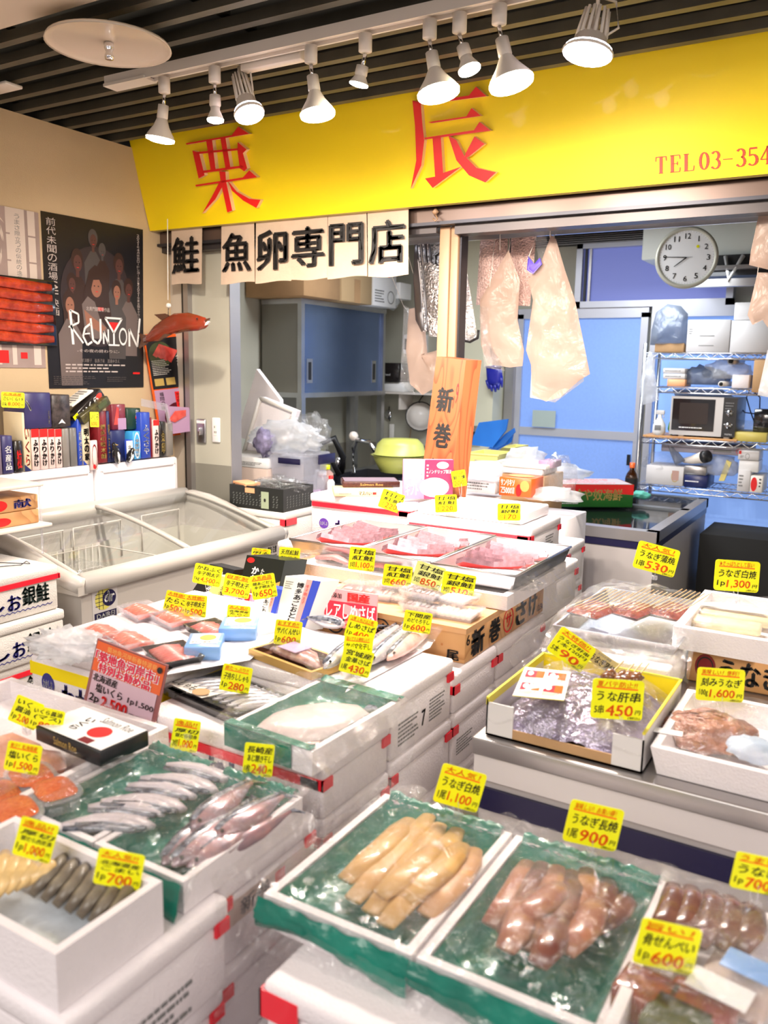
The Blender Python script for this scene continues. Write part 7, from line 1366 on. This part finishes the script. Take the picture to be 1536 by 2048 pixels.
for i, (a, b, dz) in enumerate((((980, 1850), (1055, 1725), 0), ((1010, 1870), (1085, 1728), .008), ((1045, 1895), (1115, 1735), .012), ((1085, 1910), (1145, 1745), .014), ((1120, 1880), (1175, 1740), .010), ((1155, 1870), (1215, 1760), .004), ((1030, 1840), (1120, 1770), .024), ((1185, 1860), (1250, 1790), 0), ((1010, 1900), (1040, 1800), .018), ((1075, 1930), (1110, 1830), .020), ((1130, 1905), (1190, 1800), .020))):
    A, B = P(*a, Z=.795 + dz), P(*b, Z=.795 + dz); eel(A, B, .040, be if i % 2 else mat('reddish_eel', (.30, .09, .06), .3, coat=.5, col2=(.42, .2, .12), nscale=25), 'brown grilled eel, %s from the left in the right green lined tray' % nth[i], 'brown eels in the right tray')
for (a, b, sd_, lab) in ((-.715, -.45, 2, 'clear film sagging over the cream eels'), (-.455, -.195, 6, 'clear film bulging over the brown eels')):
    drape('film_sheet', lab, lambda u, v, a=a, b=b, sd_=sd_: V((a + u * (b - a), .83 + v * .40, .812 + .028 * math.sin(3.1 * u) * math.sin(3.1 * v) - .12 * max(0, .1 - v) * 6 + .012 * noise.noise(V((u * 6, v * 8, sd_))) + .006 * noise.noise(V((u * 16, v * 18, sd_))))))
foam(-.635, -.17, .775, 1.24, .60, .746, 'big white foam box under the two green lined eel trays, red tape at its corner', full_tape=False, tape=False); MB().box(-.637, -.575, .773, .776, .695, .735, 'tape').box(-.637, -.634, .773, .82, .695, .735, 'tape').build('tape', [o for o in C.objects if o.get('label', '').endswith('red tape at its corner')][0])
foam(-.63, -.17, .74, 1.24, .3, .598, 'tall white foam box at the bottom of the eel tray stack', tape=False); foam(-.63, -.17, .74, 1.24, .0, .298, 'lowest white foam box of the eel tray stack', tape=False)
# dark eel tray at the corner
foam(-.165, .2, .70, 1.2, .0, .765, 'tall foam box under the dark eel packs at the right corner', tape=False)
t = thing('foam_tray', 'white foam tray of dark eel packs in the near right corner', 'tray', (0, .95, .766)); MB().tub(-.20, .18, .735, 1.15, .768, .835, .014, 'foam', .012).build('tray', t)
de = mat('dark_eel', (.09, .03, .03), .25, coat=.6, col2=(.22, .10, .07), nscale=25)
for i, (a, b) in enumerate((((1310, 1870), (1345, 1770)), ((1350, 1880), (1380, 1775)), ((1395, 1890), (1420, 1785)), ((1440, 1895), (1455, 1795)), ((1480, 1900), (1495, 1810)))): A, B = P(*a, Z=.845), P(*b, Z=.845); eel(A, B, .034, de, 'dark glossy eel strip, %s from the left in the corner tray' % nth[i], 'dark eels in the corner tray')
for i, (px, py, m, lab) in enumerate(((1300, 1960, 'kabayaki', 'dark red packed eel under the blurred yellow card'), (1400, 1990, 'brown_red', 'maroon food pack at the very bottom right'), (1480, 1930, 'carton_pink', 'pink labelled food pack at the right edge'), (1360, 2020, 'leaf_dark', 'olive dark pack at the bottom of the corner tray'))): c = P(px, py, Z=.84); one(MB(rz((c.x, c.y, .79), -8)).rbox(-.038, .038, -.03, .03, 0, .045, m, .008), 'food_pack', lab, 'food pack', 'packs in the corner tray')
one(MB(rz((P(1440, 1975, Z=.845).x, P(1440, 1975, Z=.845).y, .843), -10)).rbox(-.035, .035, -.02, .02, 0, .002, 'white', .0006), 'white_card', 'white label card on the maroon pack, bottom right', 'card')
one(MB(rz((P(1500, 1935, Z=.85).x, P(1500, 1935, Z=.85).y, .85), -10)).rbox(-.03, .03, -.02, .02, 0, .002, 'ice_blue', .0006), 'blue_card', 'light blue label on the pink pack at the right edge', 'card')
drape('film_sheet', 'clear film over the dark eel tray in the corner', lambda u, v: V((-.205 + u * .35, .74 + v * .42, .852 + .022 * math.sin(3.1 * u) * math.sin(3.1 * v) + .010 * noise.noise(V((u * 6, v * 8, 4))))))
# ================================================================ front left
foam(-1.18, -.738, .545, .832, .655, .80, 'white foam box with a red tape corner at the bottom left', marks_=(('t', 'F', '|銀', (.35, .0, .5, .5), 'ink', .04), ('t', 'F', 'お', (.12, .1, .3, .5), 'ink_blue', .04), ('l', 'R', (.3, .1, .8, .6), 4, 'ink_grey')), full_tape=False)
foam(-1.18, -.75, .55, .832, .505, .654, 'second white foam box down at the bottom left', full_tape=False); foam(-1.18, -.75, .55, .832, .0, .504, 'tall foam box on the floor at the bottom left', tape=False)
foam(-1.16, -.765, .838, 1.085, .655, .80, 'white foam box under the two cut fish trays', full_tape=False, marks_=(('r', 'R', (.0, .55, 1, .9), 'carton_pink'), ('t', 'R', '新巻', (.2, .6, .5, .85), 'ink_grey', .02), ('r', 'R', (.55, .62, .66, .84), 'ink_red')))
foam(-1.16, -.765, .838, 1.085, .505, .654, 'second foam box down below the two cut fish trays', full_tape=False); foam(-1.16, -.765, .838, 1.085, .0, .504, 'tall foam box on the floor below the cut fish trays', tape=False)
foam(-1.64, -1.185, .60, 1.10, .0, .80, 'tall foam box carrying the salmon roe tray', tape=False)
t = thing('foam_tray', 'deep white foam tray of dried fish at the bottom left corner', 'tray', (-.9, .64, .801)); MB().tub(-1.06, -.757, .555, .722, .801, .878, .012, 'foam', .015).build('tray', t)
one(MB().box(-1.045, -.772, .57, .707, .82, .826, mat('ice_sheet', (.6, .66, .72), .2, coat=.5, nz=.1, nscale=40)), 'ice_sheet', 'blue-grey clear sheet in the bottom of the dried fish tray', 'sheet')
df = mat('dried_fish', (.28, .24, .18), .4, coat=.2, col2=(.10, .08, .06), nscale=35); yf = mat('yellow_fish', (.72, .5, .22), .4, coat=.3, nz=.2, nscale=30)
for i in range(7): A = P(62 + i * 24, 1790 + i * 11, Z=.845); B = P(128 + i * 22, 1712 + i * 9, Z=.862); eel(A, B, .02, df, 'grey-brown dried fish, %s from the left in the corner tray' % nth[i], 'dried fish in the corner tray', name='dried_fish')
for i in range(5): A = P(-30 + i * 20, 1800 - i * 8, Z=.85); B = P(10 + i * 24, 1705 + i * 5, Z=.865); eel(A, B, .024, yf, 'yellowish marinated fish piece, %s from the tray end' % nth[i], 'yellow fish in the corner tray', name='fish_piece')
one(MB(rz((P(245, 1815, Z=.85).x, P(245, 1815, Z=.85).y, .83), 40)).rbox(-.025, .03, -.008, .008, 0, .002, 'box_light_blue', .0005), 'blue_slip', 'small blue printed slip at the right wall of the dried fish tray', 'slip')
for (a, b, sd_, lab) in ((-1.12, -.945, 7, 'green lined foam tray of white cut fish, the left one'), (-.94, -.762, 9, 'green lined foam tray of pinkish fish, the right one')):
    t = thing('foam_tray', lab, 'tray', ((a + b) / 2, .9, .801), 'green lined cut fish trays'); MB().tub(a, b, .765, 1.04, .8015, .85, .011, 'foam', .01).build('tray', t); liner(None, a + .013, b - .013, .777, 1.028, .848, .026, sd_, .06, parent=t)
wfm = mat('cod_white', (.62, .56, .60), .35, coat=.4, nz=.1, nscale=30); psk = mat('pink_silver', (.50, .26, .27), .28, .2, coat=.5, col2=(.28, .20, .24), nscale=30)
for i in range(9):
    u = i / 8; c = P(205 + 190 * u, 1645 - 105 * u + 8 * math.sin(i * 2), Z=.85); M = rz((c.x, c.y, .842), 30 - 22 * u, (-30, 'X')) @ Matrix.Diagonal((1.15, 1.5, 1.0, 1))
    t = thing('cod_slice', 'white cut fish slice, %s from the near end of the left green tray' % nth[i], 'fish slice', c, 'white slices in the left green tray')
    MB(M).loft([(-.05, -.01, 0), (-.03, .006, .004), (0, .012, .006), (.03, .006, .004), (.055, -.008, 0)], [(.006, .006), (.016, .011), (.019, .013), (.016, .011), (.006, .005)], wfm, 12).build('flesh', t)
    MB(M).loft([(-.045, -.018, -.003), (0, -.008, -.002), (.05, -.016, -.003)], [(.004, .004), (.007, .008), (.004, .004)], fb, 8).build('skin', t)
for i, (a, b, w_, z, lab) in enumerate((((325, 1725), (480, 1585), .05, 0, 'long pinkish silver fish at the left of the right green tray'), ((345, 1738), (520, 1600), .05, .008, 'long pinkish silver fish lying second in the right green tray'), ((375, 1735), (555, 1612), .05, .004, 'pinkish fish lying third in the right green tray'), ((420, 1705), (590, 1612), .045, 0, 'short pinkish fish near the right wall of the green tray'), ((385, 1672), (510, 1575), .05, .018, 'pinkish fish crossing at the far end of the right green tray'), ((430, 1690), (575, 1600), .045, .016, 'pinkish fish on top of the others toward the far right'))):
    A, B = P(*a, Z=.845), P(*b, Z=.845); d = B - A; L = d.length; fish(rz(((A.x + B.x) / 2, (A.y + B.y) / 2, .826 + z), math.degrees(math.atan2(d.y, d.x))), L, w_, .03, 'fish', lab, grp='pinkish fish in the right green tray', body=psk)
for (a, b, sd_, lab) in ((-1.13, -.94, 2, 'clear film over the white cut fish slices'), (-.945, -.75, 6, 'clear film over the pinkish fish tray')):
    drape('film_sheet', lab, lambda u, v, a=a, b=b, sd_=sd_: V((a + u * (b - a), .755 + v * .30, .862 + .016 * math.sin(3.1 * u) * math.sin(3.1 * v) - .1 * max(0, .1 - v) * 4 + .008 * noise.noise(V((u * 6, v * 8, sd_))) + .005 * noise.noise(V((u * 16, v * 18, sd_))))))
drape('film_sheet', 'clear film hanging down the right side of the front boxes', lambda u, v: V((-.745 + .02 * math.sin(3 * v) + .014 * noise.noise(V((u * 7, v * 7, 12))), .80 + u * .3, .84 - v * .22)))
# roe tray
t = thing('foam_tray', 'white foam tray holding packs of orange salmon roe at the left edge', 'tray', (-1.3, .9, .801)); MB().tub(-1.6, -1.125, .68, 1.10, .8015, .862, .014, 'foam', .02).build('tray', t)
rm = mat('salmon_roe', (.85, .2, .06), .2, coat=.7, col2=(.7, .12, .03), nscale=160, bump=.8, bscale=260)
for i, (px, py, lab) in enumerate(((62, 1545, 'clear pack of orange roe, topmost of four by the 1500 card'), (108, 1572, 'clear pack of orange roe beside the left green tray'), (28, 1612, 'clear pack of orange roe nearest the bottom left'), (-5, 1580, 'clear pack of orange roe cut by the left edge'))):
    c = P(px, py, Z=.865); M = rz((c.x, c.y, .835), -20); t = thing('roe_pack', lab, 'food pack', c, 'packs of orange salmon roe')
    o_ = [(.045 * math.copysign(abs(math.cos(a)) ** .55, math.cos(a)), .034 * math.copysign(abs(math.sin(a)) ** .55, math.sin(a))) for a in [2 * math.pi * k / 24 for k in range(24)]]
    MB(M).poly([(x, y, 0) for x, y in o_], (0, 0, .022), 'clear_plastic').poly([(x * 1.12, y * 1.14, .023) for x, y in o_], (0, 0, .002), 'clear_plastic').build('tub', t); MB(M).pillow([(x * .92, y * .92, .026) for x, y in o_], (0, 0, 1), .012, rm, 4).build('roe', t)
for i, (px, py, lab) in enumerate(((25, 1465, 'loose orange fish piece behind the small yellow cards at the left edge'), (60, 1490, 'orange fish fillet beside the black gift box'), (-5, 1500, 'orange fish piece half outside the left edge'))): c = P(px, py, Z=.875); one(MB(rz((c.x, c.y, .84), 20 * i)).pillow([(-.06, -.03, .0), (.05, -.035, 0), (.07, .0, 0), (.05, .03, 0), (-.05, .03, 0)], (0, 0, 1), .05, mat('orange_fish', (.82, .38, .25), .35, coat=.4, nz=.15, nscale=30), 5, True, .006, i), 'fish_piece', lab, 'fish piece', 'orange fish pieces')
drape('film_sheet', 'clear film over the roe packs and orange fish pieces', lambda u, v: V((-1.58 + u * .45, .70 + v * .38, .878 + .012 * noise.noise(V((u * 8, v * 8, 2))))))
t = thing('gift_box', 'black salmon gift box with a white lid and red circle, front left', 'box', (-1.18, .96, .865)); M = rz((-1.185, .965, .866), -3)
MB(M).rbox(-.09, .095, -.05, .055, 0, .03, 'black', .002, 1).build('carton', t); k = MB(M); Fg = faces(-.09, .095, -.05, .055, 0, .03, M); k.M = None
k.rect(Fg['T'], (.01, .02, .99, .98), 'white').oval(Fg['T'], (.66, .45, .13, .2), 'ink_red', .0015).text('Salmon Roe', Fg['T'], (.45, .72, .9, .92), 'ink_grey', 0).rect(Fg['T'], (.62, .04, .78, .2), 'box_maroon', .0015).text('|いくら', Fg['T'], (.3, .25, .42, .75), 'ink', .02).text('Salmon Roe', Fg['F'], (.3, .3, .65, .8), 'gold', 0)
k.build('print', t)
# ================================================================ cards of the right and the front
c_ = 'yellow card '
T(1313, 1118, 86, 56, 14, '大人気！', 'うなぎ蒲焼', '1串', '530', c_ + 'of 530 yen standing behind the grilled eel skewers', ground=.985, stem=14)
T(1474, 1152, 90, 62, 3, '★さっぱりとして旨い', 'うなぎ白焼', '1p', '1,300', c_ + 'of 1300 yen over the pale eel slabs', ground=.985, stem=26)
T(1143, 1299, 84, 58, 34, '大特価!!', ['うなぎ肝串', '1本120円'], '5本', '90', c_ + 'strongly tilted, for liver skewers at 90 yen', ground=.93, stem=20)
T(1206, 1323, 66, 30, 34, None, 'うなぎ蒲焼', None, '', 'tan card', ground=.93, full=[('うなぎ蒲焼', .06, .1, .94, .7, 'ink', .04), ('本日の', .2, .75, .6, .92, 'ink_grey', .0)], mcol='gold', stem=20) if False else None
tag(P(1206, 1323, Y=1.72), .066, .030, 34, [('うなぎ蒲焼', .06, .1, .94, .66, 'ink', .04), ('本日のお買得', .2, .74, .7, .92, 'ink_grey', .0)], 'tan wooden-look card for grilled eel beside the tilted liver skewer card', ground=.93, mcol=mat('tan_card', (.62, .5, .22), .5), grp=None)
T(1235, 1399, 104, 80, 3, '夏バテ防止!!', 'うな肝串', '5串', '450', c_ + 'of 450 yen standing on the eel liver carton', ground=.93, stem=6)
T(1441, 1370, 96, 66, 3, '美味しい！便利！', '刻みうなぎ', '100g', '1,600', c_ + 'of 1600 yen behind the chopped eel mound', ground=.90, stem=30)
T(920, 1576, 92, 80, 15, '大人気！', 'うなぎ白焼', '1尾', '1,100', c_ + 'of 1100 yen over the cream split eels', ground=.80, stem=24)
T(1187, 1651, 110, 86, 12, '美味しい！お買い得！', 'うなぎ長焼', '1尾', '900', c_ + 'of 900 yen behind the brown grilled eels', ground=.80, stem=28)
T(1515, 1748, 100, 74, 11, 'うまい', 'うなぎ', '1p', '700', c_ + 'cut by the right edge above the dark eels', ground=.84, stem=40)
T(1335, 1893, 124, 94, 12, '旨い！', '骨せんべい', '1p', '600', c_ + 'nearest the visitor, out of focus over the dark packs', ground=.84, stem=10)
T(52, 1425, 58, 56, 22, None, ['いくら', '醤油漬'], '1p', '2,000', c_ + 'of 2000 yen behind the roe tray', ground=.87, stem=16)
T(93, 1439, 68, 46, 12, None, ['いくら醤油', '(マス)'], '1p', '800', c_ + 'of 800 yen overlapping the 2000 yen one', ground=.87, stem=14)
T(46, 1516, 70, 60, 10, '希少！北海道産', '塩いくら', '1p', '1,500', c_ + 'of 1500 yen over the orange roe packs', ground=.87, stem=8)
T(71, 1680, 78, 80, 15, '逸品!!', ['厚切', '銀だら西京漬'], '1p', '1,000', c_ + 'of 1000 yen over the yellowish marinated fish', ground=.87, stem=10)
T(238, 1739, 94, 74, 10, '大人気!!', ['北海道産', 'こまい'], '1p', '700', c_ + 'over the grey-brown dried fish in the corner tray', ground=.86, stem=8)
